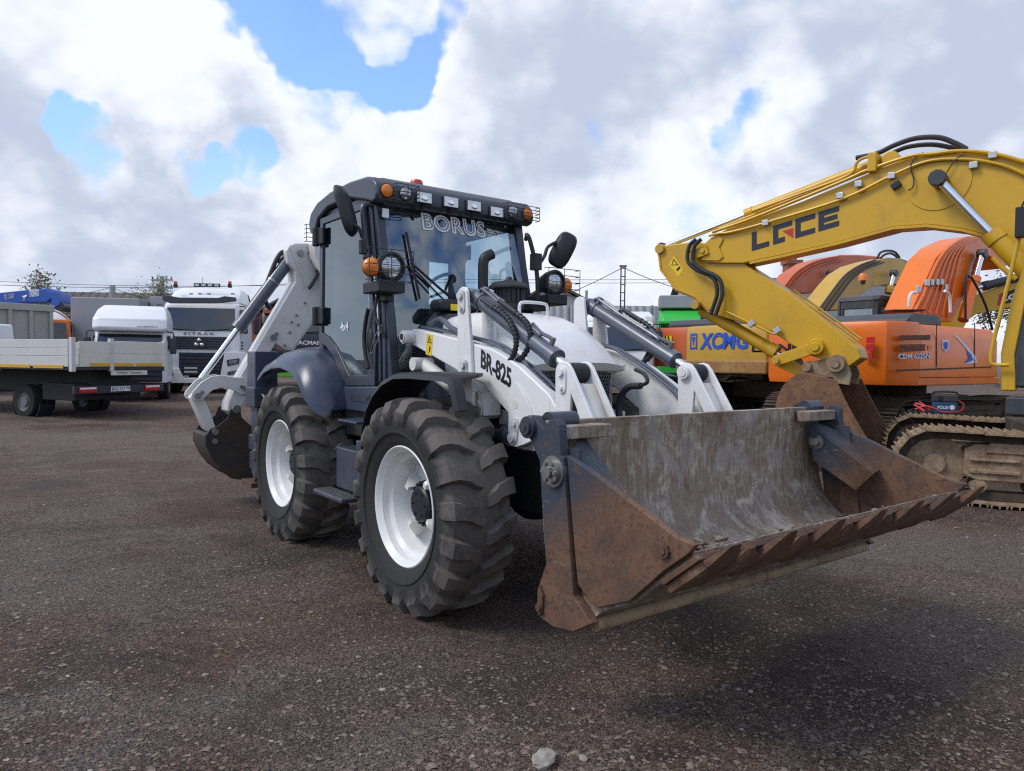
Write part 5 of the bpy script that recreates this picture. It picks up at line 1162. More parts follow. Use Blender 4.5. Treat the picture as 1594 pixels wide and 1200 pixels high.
for x,y in ((437,828),(545,858)): p=LG.at(*K1(x,y),Y=YS+.08); b=MB(); b.obox(p,(.8,0,-.6),(0,1,0),(.6,0,.8),.11,.06,.09); b.build('pipe_clamp',MT['silver'],stk,.01)
A=LG.at(*K1(205,752),Y=YS+.13); A=LG.at(*K1(225,768),Y=.02); B=LG.at(*K1(625,1000),Y=.02)
rodcyl(lg,A,B,.80,.105,.05,MT['exy'],'bucket_cylinder')
# arm cylinder lying on top of the boom
A=LG.at(*K1(1180,120),Y=.02); B=LG.at(*K1(60,505),Y=.02); A=LG.at(*K1(1020,128),Y=.02)
c_=rodcyl(lg,A,B,.58,.085,.045,MT['exy'],'arm_cylinder')
# linkage and bucket
def bar(fr,K,p,q,Y,w,t,m,name,par):
    a=fr.at(*K(*p),Y=Y); b_=fr.at(*K(*q),Y=Y); u=(b_-a).normalized(); v=Vector((0,1,0)).cross(u); b=MB()
    P=[]
    for i in range(9): an=math.pi/2+math.pi*i/8; P.append(a+(u*math.cos(an)+v*math.sin(an))*w)
    for i in range(9): an=-math.pi/2+math.pi*i/8; P.append(b_+(u*math.cos(an)+v*math.sin(an))*w)
    b.prism([(z.x,z.z) for z in P],'y',Y,Y+t); o=b.build(name,m,par,.01)
    for e_ in (a,b_): c=MB(); c.cyl((e_.x,Y+t,e_.z),(e_.x,Y+t+.05,e_.z),w*.6,12); c.build('pin',MT['exy2'],o)
    return o
bar(LG,K1,(548,985),(718,928),YS+.03,.085,.06,MT['exy'],'guide_link',lg); bar(LG,K1,(548,985),(718,928),-.27,.085,.06,MT['exy'],'guide_link',lg)
bar(LG,K1,(560,990),(700,1050),YS-.12,.09,.06,MT['exy'],'bucket_link',lg)
bp=LG.at(*K1(818,998),Y=.02)
MT['bkt']=rusty('rusty_bucket',(.11,.07,.048),(.14,.072,.041),(.23,.12,.062),(.21,.16,.125),.58,(1,1,1),.82,.70)
def rel(pts): return [(bp.x+x,bp.z+z) for x,z in pts]
ear=[(-.14,.02),(-.10,.11),(.0,.14),(.10,.10),(.25,.05),(.45,.02),(.52,-.06),(.50,-.16),(.30,-.22),(.0,-.30),(-.18,-.32),(-.2,-.15)]
b=MB()
sidep=[(-.12,-.24),(.05,-.20),(.42,-.14),(.62,-.32),(.74,-.62),(.70,-.92),(.50,-1.18),(.20,-1.32),(-.2,-1.38),(-.75,-1.36),(-.52,-1.0),(-.30,-.62)]
cv_=[(p.x,p.z) for p in spline([(x,0,z) for x,z in sidep[2:9]],5)]; sidep=sidep[:2]+cv_+[(p.x,p.z) for p in spline([(x,0,z) for x,z in sidep[9:]+sidep[:1]],4)][:-1]
for y0,y1 in ((.66,.70),(-.70,-.66)): b.prism(rel(sidep),'y',y0,y1)
bkt=b.build('bucket',MT['bkt'],lg,.012)
shl=[(.05,-.20),(.42,-.14),(.62,-.32),(.74,-.62),(.70,-.92),(.50,-1.18),(.20,-1.32),(-.15,-1.38),(-.50,-1.38)]
ins=[(-.48,-1.345),(-.15,-1.345),(.19,-1.285),(.475,-1.15),(.665,-.90),(.70,-.62),(.59,-.34),(.41,-.18),(.05,-.235)]
b=MB(); b.prism(rel(shl+ins),'y',-.659,.659); b.build('shell',MT['bkt'],bkt,.006)
for y0,y1 in ((.20,.26),(-.26,-.20)):
    b=MB(); b.prism(rel(ear),'y',y0,y1); b.build('ear',MT['mudsteel'],bkt,.008)
b=MB(); b.cyl((bp.x,-.40,bp.z),(bp.x,.34,bp.z),.13,22); b.cyl((bp.x,.34,bp.z),(bp.x,.37,bp.z),.07,10); b.build('pin',MT['mudsteel'],bkt,.008)
b=MB(); b.cyl((bp.x+.42,-.30,bp.z-.06),(bp.x+.42,.33,bp.z-.06),.07,14); b.build('pin',MT['mudsteel'],bkt,.008)
for k in range(5):
    y=-.50+.25*k; b=MB(); b.add([(bp.x-.46,y-.06,bp.z-1.33),(bp.x-.46,y+.06,bp.z-1.33),(bp.x-.46,y+.06,bp.z-1.40),(bp.x-.46,y-.06,bp.z-1.40),(bp.x-.70,y-.03,bp.z-1.37),(bp.x-.70,y+.03,bp.z-1.37)],[(0,1,5,4),(3,4,5,2),(0,4,3),(1,2,5),(0,3,2,1)]); b.build('tooth',MT['mudsteel'],bkt)
# cab with yellow posts, dark door, handrail, mirror, step
cz=1.28; b=MB(); CP=[(-.7,cz+.1),(.98,cz+.1),(1.02,cz+.5),(.94,cz+1.15),(.70,cz+1.95),(-.6,cz+1.95)]; CI=[(-.58,cz+.75),(.80,cz+.75),(.86,cz+.80),(.80,cz+1.15),(.58,cz+1.80),(-.54,cz+1.80)]
b.ring(CP,CI,'y',1.24,1.32); b.ring(CP,CI,'y',.42,.48); b.prism([(-.75,cz+1.951),(.76,cz+1.951),(.66,cz+2.05),(-.65,cz+2.05)],'y',.38,1.36); b.box(-.69,-.62,.481,1.239,cz+.1,cz+1.94)
cb=b.build('cab',MT['exdk'],lg,.025,3)
b=MB(); b.add([(x,1.28,z) for x,z in CI],[tuple(range(6))]); b.build('pane',MT['darkglass'],cb,fix=False,smooth=0)
b=MB(); b.add([(.96,.48,cz+.12),(.96,1.24,cz+.12),(1.0,1.24,cz+.5),(.92,1.24,cz+1.15),(.70,1.24,cz+1.9),(.70,.48,cz+1.9),(.92,.48,cz+1.15),(1.0,.48,cz+.5)],[(0,1,2,7),(7,2,3,6),(6,3,4,5)]); b.build('windscreen',MT['darkglass'],cb,fix=False,smooth=0)
b=MB(); S=[[(x-.07,1.20,z),(x+.07,1.20,z),(x+.07,1.345,z),(x-.07,1.345,z)] for x,z in ((1.0,cz+.06),(1.02,cz+.5),(.93,cz+1.15),(.70,cz+1.93))]; b.loft(S); b.build('front_post',MT['exy'],cb,.02)
b=MB(); b.tube(pxpath(LG,[(1590,385),(1550,560),(1500,760),(1465,900),(1452,985),(1470,1003),(1530,1003)],K1,1.42),.022,8,4); b.build('handrail',MT['exy'],cb)
p=LG.at(*K1(1580,400),Y=1.45); b=MB(); b.obox(p,(1,0,0),(0,1,0),(0,0,1),.10,.16,.34); b.tube([p+Vector((0,0,.18)),p+Vector((-.05,0,.26)),p+Vector((-.2,-.1,.24))],.012,6); b.build('mirror',MT['black'],cb,.03)
b=MB(); b.box(-.6,.90,1.321,1.335,cz+.12,cz+.70); b.build('door_panel',MT['exdk'],cb,.01)
b=MB(); b.box(-.3,1.02,1.0,1.42,1.06,1.27); b.build('step',MT['exdk'],lg,.02)
# jump starter pack on the near crawler
def on_track(fr,phi,xl,yl,z):
    c,s=math.cos(phi),math.sin(phi); return fr.world((xl*c-yl*s,xl*s+yl*c,z))
pk=LG.at(1470,644,Z=.955); w_=LG.world(pk)
FJ=Frame(w_.x,w_.y,R_(-116),w_.z)
jp=thing('jump_starter',FJ,'dark blue jump starter pack with red cables on the muddy crawler track','jump starter')
MT['jpblue']=plain('dark_blue_plastic',(.022,.070,.15),.45); 
b=MB(); b.box(-.07,.07,-.15,.15,.0,.17); jb=b.build('case',MT['jpblue'],jp,.015,3)
b=MB(); b.box(-.075,.075,-.16,.16,.17,.27); b.build('upper_case',MT['exdk'],jp,.015,3)
b=MB(); b.tube([(0,-.15,.25),(0,-.14,.30),(0,-.06,.31),(0,.06,.31),(0,.14,.30),(0,.15,.25)],.014,8); b.build('handle',MT['black'],jp)
b=MB(); b.cyl((.075,-.06,.22),(.082,-.06,.22),.035,16); b.build('dial',MT['black'],jp)
text_mesh('lettering','POLSE',(.0715,-.09,.07),(0,1,0),(0,0,1),.13,.045,MT['white_ink'],jb,.02,.001)
b=MB(); b.cyl((.070,.085,.095),(.0725,.085,.095),.032,18); b.build('emblem',MT['white_ink'],jb)
for s,pts in ((1,[(.05,.15,.20),(.05,.22,.14),(.06,.20,.06),(.10,.10,.03),(.12,-.05,.035),(.12,-.14,.08),(.08,-.26,.10),(.06,-.36,.05)]),(-1,[(.05,-.15,.1),(.1,-.22,.1),(.06,-.30,.12),(.02,-.36,.14)])):
    b=MB(); b.tube(pts,.010,6); b.build('cable',MT['red'],jp)
b=MB(); b.tube([(.03,-.34,.06),(.08,-.45,.03),(.13,-.42,.02),(.12,-.32,.02),(.08,-.26,.02)],.010,6); b.build('cable',MT['rubberhose'],jp)
for p_,q_ in (((.05,-.32,.16),(.08,-.18,.05)),((.04,-.38,.12),(.10,-.25,.03))): b=MB(); b.cyl(p_,q_,.014,8,.022); b.build('clamp',MT['red'],jp)
# ---------------- orange excavator standing behind, right flank and tail in view
f35=R_(35)
def from_corner(x,y,yaw):
    f=Vector((math.cos(yaw),math.sin(yaw))); l=Vector((-math.sin(yaw),math.cos(yaw))); c=Vector((x,y))+2.75*f+1.35*l; return Frame(c.x,c.y,yaw)
CD=from_corner(6.6,12.5,f35)
cd=excavator(CD,'excavator','bright orange excavator with white swoosh decal, behind the yellow boom',MT['exo'],MT['exo'],MT['trackdark'],R_(-6),(False,True),True,1.17,2.30)
YF=-1.35
def patch(fr,K,pts,Y,t,m,name,par,X=None):
    pl=dict(Y=Y) if X is None else dict(X=X)
    P=[fr.at(*K(x,y),**pl) for x,y in pts]; n=Vector((0,-t,0)) if X is None else Vector((-t,0,0)); k=len(P)
    b=MB(); b.add(P+[p+n for p in P],[tuple(range(k)),tuple(range(2*k-1,k-1,-1))]+[(i,(i+1)%k,k+(i+1)%k,k+i) for i in range(k)]); return b.build(name,m,par)
MT['ovent']=paint('orange_vent',(.42,.075,.01),.55,(.1,.04,.02),.4,.1,8)
def vent(K,pts,fr,Y,par,m,nr,nc):
    """recessed louvre: frame plate with rows of slats"""
    o=patch(fr,K,pts,Y,.004,m,'vent',par); a,b_,c,d=[fr.at(*K(x,y),Y=Y-.006) for x,y in pts]; b=MB()
    for i in range(nr):
        f=(i+.5)/nr; p=a+(d-a)*f; q=b_+(c-b_)*f; b.obox((p+q)/2,(q-p).normalized(),(0,1,0),(q-p).normalized().cross(Vector((0,1,0))),(q-p).length*.96,.010,(d-a).length/nr*.45)
    b.build('slat',MT['trackdark'],o)['kind']='stuff'; return o
vent(K3,[(805,655),(1005,652),(1005,683),(805,686)],CD,YF,cd,MT['ovent'],5,1)
vent(K3,[(805,712),(972,710),(972,752),(805,760)],CD,YF,cd,MT['ovent'],6,1)
patch(CD,K3,[(988,714),(1012,713),(1012,745),(988,747)],YF,.006,MT['exo'],'door_latch',cd)
for x in (1040,1280): patch(CD,K3,[(x,575),(x+6,575),(x+6,855),(x,857)],YF,.003,MT['trackdark'],'panel_gap',cd)
patch(CD,K3,[(785,872),(1390,850),(1390,858),(785,882)],YF,.004,MT['trackdark'],'panel_gap',cd)
# decals
A=CD.at(*K3(803,806),Y=YF-.004); B=CD.at(*K3(1000,800),Y=YF-.004); U=CD.at(*K3(803,772),Y=YF-.004)
text_mesh('lettering','CDM 6225N',A,B-A,U-A,(B-A).length,(U-A).length,MT['blueink'],cd,.05,.002)
text_mesh('lettering','CDM 6225N',A+Vector((0,-.004,0)),B-A,U-A,(B-A).length,(U-A).length,MT['white_ink'],cd,.015,.002)
patch(CD,K3,[(1148,640),(1175,660),(1250,740),(1290,790),(1298,828),(1270,800),(1230,740),(1170,670)],YF,.003,MT['white_ink'],'decal',cd)
patch(CD,K3,[(1232,745),(1262,775),(1272,812),(1240,826),(1215,832),(1245,800)],YF,.0035,MT['blueink'],'decal',cd)
patch(CD,K3,[(1272,812),(1298,828),(1210,834),(1240,824)],YF,.003,MT['white_ink'],'decal',cd)
sh=patch(CD,K3,[(1078,688),(1086,682),(1092,688),(1100,682),(1108,688),(1120,682),(1120,735),(1100,762),(1078,735)],YF,.003,MT['white_ink'],'decal',cd)
patch(CD,K3,[(1085,698),(1114,696),(1114,732),(1099,750),(1085,733)],YF,.0045,MT['blueink'],'decal',cd)
# red reflectors on the tail
for pts in ([(605,668),(655,664),(653,703),(602,706)],[(600,712),(650,709),(648,755),(597,756)],[(592,768),(642,765),(640,806),(590,804)]):
    patch(CD,K3,pts,YF-.0,.012,MT['redlens'],'reflector',cd,X=-2.79)
A=CD.at(*K3(0,765),X=-2.835); B=CD.at(*K3(235,745),X=-2.835); U=CD.at(*K3(0,722),X=-2.835)
wrap_tail(text_mesh('lettering','LONKING',CD.at(*K3(-120,762),X=-2.835),(0,-1,0),(0,0,1),1.9,.17,MT['ink'],cd,.03,.003),-.012)
# engine hood louvres (dark top) and handrail
b=MB()
for i in range(20):
    p=CD.at(*K3(735+i*10,500),Z=2.515); b.obox(p,(.3,.95,0),(-.95,.3,0),(0,0,1),.30,.022,.03)
b.build('louvre',MT['matt_black'],cd)['kind']='stuff'
b=MB(); b.tube([CD.at(*K3(x,y),Y=-1.15) for x,y in ((1225,560),(1228,300),(1250,285),(1275,310),(1350,460),(1395,620))],.025,8,4); b.build('handrail',MT['black'],cd)
b=MB(); p=CD.at(*K3(580,305),Y=.6); b.cyl((p.x,p.y,p.z-.10),(p.x,p.y,p.z-.02),.05,12); b.build('beacon_base',MT['black'],cd); b=MB(); b.lathe([(.085,0),(.085,.10),(.06,.15),(.001,.16)],(p.x,p.y,p.z-.02),(0,0,1),18); b.build('beacon',MT['amber'],cd,smooth=50)
# boom with pipes
OB=[(890,490),(930,400),(965,325),(1040,165),(1120,85),(1230,35),(1340,18),(1400,45),(1470,120),(1490,215),(1440,238),(1405,175),(1345,135),(1305,205),(1275,330),(1200,450),(1140,570),(940,570)]
yb=-.30; b=MB(); b.prism(outline(CD,OB,K3,Y=yb),'y',yb,yb+.6); ob=b.build('boom',MT['exo'],cd,.02)
for k in range(6):
    sx=k*42; pts=[(905+sx*1.0,500+k*8),(960+sx*.85,400),(985+sx*.8,330),(1050+sx*.62,190),(1110+sx*.5,110),(1180+sx*.4,60),(1240+sx*.35,38)]
    b=MB(); b.tube([CD.at(*K3(x,y),Y=yb-.05) for x,y in pts],.03,7); b.build('pipe',MT['exo'],ob)
for x,y in ((985,325),(1012,322),(1045,320),(1072,318),(930,365),(1100,352)):
    p=CD.at(*K3(x,y),Y=yb-.07); b=MB(); b.obox(p,(1,0,0),(0,1,0),(0,0,1),.13,.06,.13); b.build('pipe_clamp',MT['silver'],ob,.01)
b=MB(); b.tube([CD.at(*K3(x,y),Y=yb-.12) for x,y in ((1330,145),(1305,200),(1285,280),(1270,360),(1255,400))],.085,10); b.build('spiral_hose',paint('rust_wrap',(.30,.10,.05),.7,(.6,.5,.45),.5,.3,9),ob)
rodcyl(cd,CD.at(*K3(1210,560),Y=yb-.2),CD.at(*K3(1330,140),Y=yb-.2),.62,.11,.06,MT['exo'])
b=MB(); b.tube([CD.at(*K3(x,y),Y=-1.0) for x,y in ((868,475),(872,420),(885,390),(915,385))],.03,7); b.tube([CD.at(*K3(x,y),Y=-1.0) for x,y in ((1130,510),(1128,440),(1120,395),(1095,375))],.03,7); b.build('hose',MT['white_ink'],ob)

# ---------------- yellow excavator next in the row
XC=from_corner(5.89,16.5,f35)
xc=excavator(XC,'excavator','weathered yellow excavator with blue lettering on its tail, left of the orange one',MT['exy2'],MT['exy2'],MT['trackdark'],R_(3),(False,False),True,1.16,2.32)
Xt=-2.84
A=XC.at(*K2(272,160),X=Xt); B=XC.at(*K2(505,158),X=Xt); U=XC.at(*K2(272,98),X=Xt); W_=abs(B.y-A.y); H_=U.z-A.z
wrap_tail(text_mesh('lettering','XCMG',XC.at(*K2(318,160),X=Xt-.01),(0,-1,0),(0,0,1),W_*.80,H_,MT['blueink'],xc,.035,.004,.12),-.012)
b=MB(); y1=A.y; y0=A.y-W_*.16; z0,z1=A.z,A.z+H_; b.ring([(y0,z0),(y1,z0),(y1,z1),(y0,z1)],[(y0+.04,z0+.05),(y1-.04,z0+.05),(y1-.04,z1-.05),(y0+.04,z1-.05)],'x',Xt,Xt-.012); b.prism([(y0+.07,z1-.09),(y1-.07,z1-.09),((y0+y1)/2,z0+.09)],'x',Xt,Xt-.012); wrap_tail(b.build('emblem',MT['blueink'],xc),-.012)
b=MB(); b.box(-2.845,-2.40,-1.37,1.37,1.13,1.46); b.build('tail_skirt',paint('rusty_brown_skirt',(.26,.13,.035),.6,(.5,.33,.12),.55,.12,3,((.08,.045,.03),.66)),xc,.05)
XBm=[(290,495),(350,420),(420,330),(480,262),(560,212),(660,182),(740,165),(800,168),(880,205),(1010,275),(985,320),(900,345),(760,330),(640,350),(560,400),(520,495)]
b=MB(); b.prism(outline(XC,XBm,K3,Y=-.3),'y',-.3,.3); xb=b.build('boom',MT['exy2'],xc,.02)
for k in range(3):
    b=MB(); b.tube([XC.at(*K3(x+k*26,y+k*7),Y=-.36) for x,y in ((310,485),(400,360),(470,275),(560,215),(660,180))],.028,6); b.build('pipe',MT['exdk'],xb)
b=MB(); b.tube([XC.at(*K3(x,y),Y=-.1) for x,y in ((670,170),(690,135),(730,122),(780,130),(810,165))],.035,7); b.tube([XC.at(*K3(x,y),Y=-.2) for x,y in ((690,170),(720,145),(760,140),(800,165))],.035,7); b.build('hose',MT['rubberhose'],xb)
b=MB(); b.tube([XC.at(*K3(x,y),Y=-.1) for x,y in ((790,175),(860,200),(940,235),(1000,265))],.06,7); b.build('arm_cylinder',MT['exdk'],xb)
rodcyl(xc,XC.at(*K3(740,390),Y=-.5),XC.at(*K3(775,265),Y=-.5),.3,.11,.06,MT['exy2'])
b=MB(); p=XC.at(*K3(925,305),Y=-.31); b.obox(p,(1,0,0),(0,1,0),(0,0,1),.22,.02,.30); b.build('emblem',MT['blueink'],xb)

# ---------------- red orange excavator, farthest of the row
HI=from_corner(5.57,20.5,f35)
hi=excavator(HI,'excavator','faded red orange excavator with HI lettering on its tail, farthest of the row',MT['exr'],MT['exr'],MT['trackdark'],0,(False,False),True,1.16,2.30)
wrap_tail(text_mesh('lettering','HITACHI',HI.at(*K2(-70,128),X=-2.84),(0,-1,0),(0,0,1),1.95,.22,MT['white_ink'],hi,.03,.004),-.012)
b=MB(); p=HI.at(*K2(195,122),X=-2.84); b.obox(p,(0,1,0),(0,0,1),(1,0,0),.42,.22,.012); pl_=b.build('warning_sticker',MT['yellow_sticker'],hi)
b=MB()
for k in range(3): q=p+Vector((-.009,.14-.12*k,0)); b.add([q+Vector((0,-.06,-.11)),q+Vector((0,-.01,-.11)),q+Vector((0,.06,.11)),q+Vector((0,.01,.11))],[(0,1,2,3)])
b.build('stripe',MT['ink'],pl_,fix=False)
b=MB(); b.prism([(-1.95,2.29),(-.5,2.29),(-.6,2.55),(-.9,2.62),(-1.8,2.58),(-1.95,2.45)],'y',-1.2,.9); b.build('engine_cover',MT['exdk'],hi,.04)
HB=[(60,375),(150,262),(255,195),(350,168),(430,152),(550,150),(660,168),(560,205),(500,240),(450,320),(350,372),(240,392)]
b=MB(); b.prism(outline(HI,HB,K3,Y=-.3),'y',-.3,.3); hb=b.build('boom',MT['exr'],hi,.02)
for k in range(3):
    b=MB(); b.tube([HI.at(*K3(x+k*14,y+k*12),Y=-.36) for x,y in ((75,360),(155,262),(255,200),(350,172),(430,158))],.03,6); b.build('pipe',MT['exr'],hb)
rodcyl(hi,HI.at(*K3(280,430),Y=-.5),HI.at(*K3(372,265),Y=-.5),.25,.12,.065,MT['exr'])
b=MB(); b.tube([HI.at(*K3(x,y),Y=-.1) for x,y in ((430,165),(550,165),(680,175))],.10,8); b.build('arm_cylinder',MT['exr'],hb)

# ---------------- yellow excavator boom coming in from the right behind the orange one
LV=Frame(17.2,17.2,R_(176))
lv=excavator(LV,'excavator','yellow excavator behind the orange boom, only its black lettered boom shows at right',MT['exy'],MT['exdk'],MT['trackdark'],0,(False,False),False)
LB=[(1120,560),(1180,465),(1230,425),(1500,325),(1680,270),(1900,330),(1900,470),(1700,450),(1500,480),(1420,500),(1300,520),(1240,560),(1200,640),(1140,640)]
b=MB(); b.prism(outline(LV,LB,K3,Y=.3),'y',-.3,.3); lb=b.build('boom',MT['exy'],lv,.02)
patch(LV,K3,[(1455,390),(1594,345),(1700,310),(1700,405),(1594,432),(1450,462)],.302,-.006,MT['ink'],'panel',lb)
A=LV.at(*K3(1458,445),Y=.312); B=LV.at(*K3(1594,408),Y=.312); U=LV.at(*K3(1458,410),Y=.312)
text_mesh('lettering','LOVOL',A,B-A,Vector((0,0,1)),(B-A).length*1.75,(U-A).length,MT['white_ink'],lb,.04,.003)
patch(LV,K3,[(1440,395),(1452,390),(1448,463),(1425,468)],.302,-.006,MT['redmark'],'panel',lb)
rodcyl(lv,LV.at(*K3(1560,290),Y=.35),LV.at(*K3(1225,375),Y=.35),.65,.10,.055,MT['exdk'])
# ================================================================== TRUCKS AND YARD BACKGROUND
K0=crop(0,400,3.795)
def Wd(px,py,d):
    r=ray(px,py); return CAM+r*(d/r.y)
MT['tw']=paint('truck_white',(.74,.745,.75),.32,(.45,.42,.38),.18,.02,1.2)
MT['tgrey']=paint('truck_grey_board',(.56,.56,.54),.5,(.35,.32,.27),.35,.05,1.3)
MT['tcream']=paint('cream_board',(.62,.60,.53),.5,(.36,.32,.25),.4,.05,1.5)
MT['tdark']=paint('truck_dark_blue_plastic',(.022,.027,.042),.4,(.06,.06,.06),.3,.1,3)
MT['tyre2']=plain('truck_tyre',(.022,.022,.023),.85,0,.25,.25,9,.4)
MT['wheelgrey']=plain('steel_wheel',(.16,.16,.165),.6,.2)
MT['yellowstrip']=plain('reflective_yellow',(.62,.36,.03),.45)
def poly(fr,K,pts,t,m,name,par,bevel=0,**pl):
    """flat-fronted piece of thickness t whose outline is measured on a plane of the thing"""
    P=[fr.at(*K(x,y),**pl) for x,y in pts]; k=len(P)
    n={'X':Vector((1,0,0)),'Y':Vector((0,1,0)),'Z':Vector((0,0,1))}[list(pl)[0]]*t
    b=MB(); b.add(P+[p+n for p in P],[tuple(range(k)),tuple(range(2*k-1,k-1,-1))]+[(i,(i+1)%k,k+(i+1)%k,k+i) for i in range(k)]); return b.build(name,m,par,bevel)
def wheel_simple(par,x,y,r,w,name='wheel'):
    b=MB(); b.lathe([(r*.58,-w/2),(r*.93,-w/2),(r,-w*.38),(r,w*.38),(r*.93,w/2),(r*.58,w/2)],(x,y,r),(0,1,0),28); o=b.build(name,MT['tyre2'],par,smooth=40)
    b=MB(); b.lathe([(r*.60,-w/2+.01),(r*.55,-w*.3),(r*.30,-w*.25),(r*.28,-w*.42),(.001,-w*.42)],(x,y,r),(0,1,0),24); b.lathe([(r*.60,w/2-.01),(r*.55,w*.3),(r*.30,w*.25),(r*.28,w*.42),(.001,w*.42)],(x,y,r),(0,1,0),24); b.build('rim',MT['wheelgrey'],o,smooth=40); return o
def cabover(fr,name,label,bodym,w,zfloor,zbelt,ztop,zroof,glassm,grillem,depth=2.2,visor=None,bump=None,slats=6,group='trucks parked in the background',fair=True,wheels=True,txt=None,cab_only=False):
    """forward-control truck seen from the front; local X=0 is the front face"""
    r=thing(name,fr,label,'truck',group); h=w/2
    S=[]
    for z,x,k in ((zfloor,-.06,.97),(zfloor+.5,0,1),(zbelt,0,1),(zbelt+.08,-.02,1),(ztop,-.22,.965),(ztop+.12,-.34,.95)):
        S.append([(x,-h*k+.12,z),(x,h*k-.12,z),(x-.10,h*k,z),(-depth,h*k,z),(-depth,-h*k,z),(x-.10,-h*k,z)])
    b=MB(); b.loft(S); cabo=b.build('cab',bodym,r,.03,3)
    if fair:
        S=[]
        for z,x,k in ((ztop+.121,-.36,.94),(ztop+.3,-.48,.93),(zroof-.12,-.95,.88),(zroof,-1.3,.80)):
            S.append([(x,-h*k+.2,z),(x,h*k-.2,z),(x-.2,h*k,z),(-depth+.02,h*k,z),(-depth+.02,-h*k,z),(x-.2,-h*k,z)])
        b=MB(); b.loft(S); b.build('roof_fairing',bodym,r,.05,3)
    # windscreen, visor, grille, bumper
    b=MB(); x0,x1=-.012,-.205; b.add([(x0,-h*.90,zbelt+.10),(x0,h*.90,zbelt+.10),(x1,h*.86,ztop-.06),(x1,-h*.86,ztop-.06)],[(0,1,2,3)]); b.add([(x0+.012,-h*.90,zbelt+.10),(x0+.012,h*.90,zbelt+.10),(x1+.012,h*.86,ztop-.06),(x1+.012,-h*.86,ztop-.06)],[(0,1,2,3)])
    b=MB(); b.loft([[(x0-.03,-h*.90,zbelt+.10),(x0+.02,-h*.90,zbelt+.10),(x0+.02,h*.90,zbelt+.10),(x0-.03,h*.90,zbelt+.10)],[(x1-.03,-h*.86,ztop-.06),(x1+.02,-h*.86,ztop-.06),(x1+.02,h*.86,ztop-.06),(x1-.03,h*.86,ztop-.06)]]); b.build('windscreen',glassm,r,.01)
    b=MB()
    for s in (-1,1): b.tube([(.02,s*.12*h,zbelt+.11),(.02,s*.5*h,zbelt+.14),(-.0,s*.75*h,zbelt+.17)],.015,6)
    b.build('wiper',MT['matt_black'],r)
    for s in (-1,1):
        b=MB(); b.box(-.85,-.25,min(s*h,s*(h+.012)),max(s*h,s*(h+.012)),zbelt+.1,ztop-.08); b.build('side_window',glassm,r)
        b=MB(); b.box(-.28,-.12,min(s*(h+.06),s*(h+.24)),max(s*(h+.06),s*(h+.24)),zbelt+.02,ztop-.16); m_=b.build('mirror',MT['tdark'],r,.04)
        b=MB(); b.tube([(-.2,s*(h-.02),ztop+.02),(-.2,s*(h+.15),ztop+.0),(-.2,s*(h+.16),ztop-.2)],.02,6); b.build('mirror_arm',MT['tdark'],m_)
    if wheels:
        for s in (-1,1): wheel_simple(r,-1.0,s*(h-.18),.50,.30)
        b=MB(); b.box(-depth-3.0,-.35,-.45,.45,.55,.95); b.build('chassis',MT['matt_black'],r)
    return r
def slatgrille(r,y0,y1,z0,z1,n,m,back,x=.0):
    b=MB(); b.box(x-.02,x+.012,y0,y1,z0,z1); g=b.build('grille',back,r,.01)
    for i in range(n):
        z=z0+(z1-z0)*(i+.5)/n; b=MB(); b.box(x+.012,x+.035,y0+.03,y1-.03,z-(z1-z0)/n*.26,z+(z1-z0)/n*.26); b.build('slat',m,g,.004)
    return g
# ---- white tractor unit facing the camera
FS=Frame(-10.46,24.0,R_(-81))
st_=cabover(FS,'truck','white tractor unit facing us with dark grille and red roof beacons',MT['tw'],2.5,.62,2.02,2.95,3.65,MT['darkglass'],MT['tdark'],2.2)
def fz(px,py): return FS.at(*K0(px,py),X=0)
y_=lambda px: fz(px,500).y
z_=lambda py: fz(1180,py).z
gl=slatgrille(st_,y_(1022),y_(1342),z_(546),z_(470),5,MT['exdk'],MT['tdark'],.02)
g2=slatgrille(st_,y_(1058),y_(1322),z_(700),z_(565),6,MT['tdark'],MT['tdark'],.02)
b=MB(); b.box(.03,.05,y_(1090),y_(1168),z_(692),z_(640)); b.build('plate',MT['tgrey'],g2,.01)
b=MB(); c_=Vector((.065,y_(1180),z_(510)))
for k in range(3):
    a=math.pi/2+k*2*math.pi/3; u=Vector((0,math.cos(a),math.sin(a))); v=Vector((0,-math.sin(a),math.cos(a))); b.add([c_+u*.02,c_+u*.10+v*.085,c_+u*.19,c_+u*.10-v*.085],[(0,1,2,3)])
o=b.build('emblem',MT['silver'],gl,fix=False); so=o.modifiers.new('s','SOLIDIFY'); so.thickness=.02
text_mesh('lettering','SITRAK',(.004,y_(1085),z_(459)),(0,1,0),(0,0,1),y_(1268)-y_(1085),z_(445)-z_(459),plain('grey_lettering',(.22,.22,.23),.4,.5),st_,.02,.01,0,1.4)
# bumper and lamps
bm_=poly(FS,K0,[(950,655),(1060,655),(1090,715),(1300,715),(1330,560),(1455,560),(1440,700),(1400,745),(985,745),(955,720)],.06,MT['tw'],'bumper',st_,.02,X=.0)
for pts in ([(1340,608),(1415,598),(1412,630),(1345,645)],[(1345,678),(1400,668),(1398,690),(1345,697)],[(962,672),(1020,680),(1022,700),(965,695)]):
    o=poly(FS,K0,pts,.02,MT['tdark'],'headlamp',bm_,.005,X=.062); cx=sum(p[0] for p in pts)/4; cy=sum(p[1] for p in pts)/4
    poly(FS,K0,[(cx+(x-cx)*.7,cy+(y-cy)*.65) for x,y in pts],.01,MT['lens'],'lens',bm_,0,X=.083)
vz=poly(FS,K0,[(960,232),(1000,228),(1060,240),(1290,242),(1330,232),(1395,240),(1400,262),(1290,275),(1010,275),(968,258)],.10,MT['exdk'],'sun_visor',st_,.02,X=-.16)
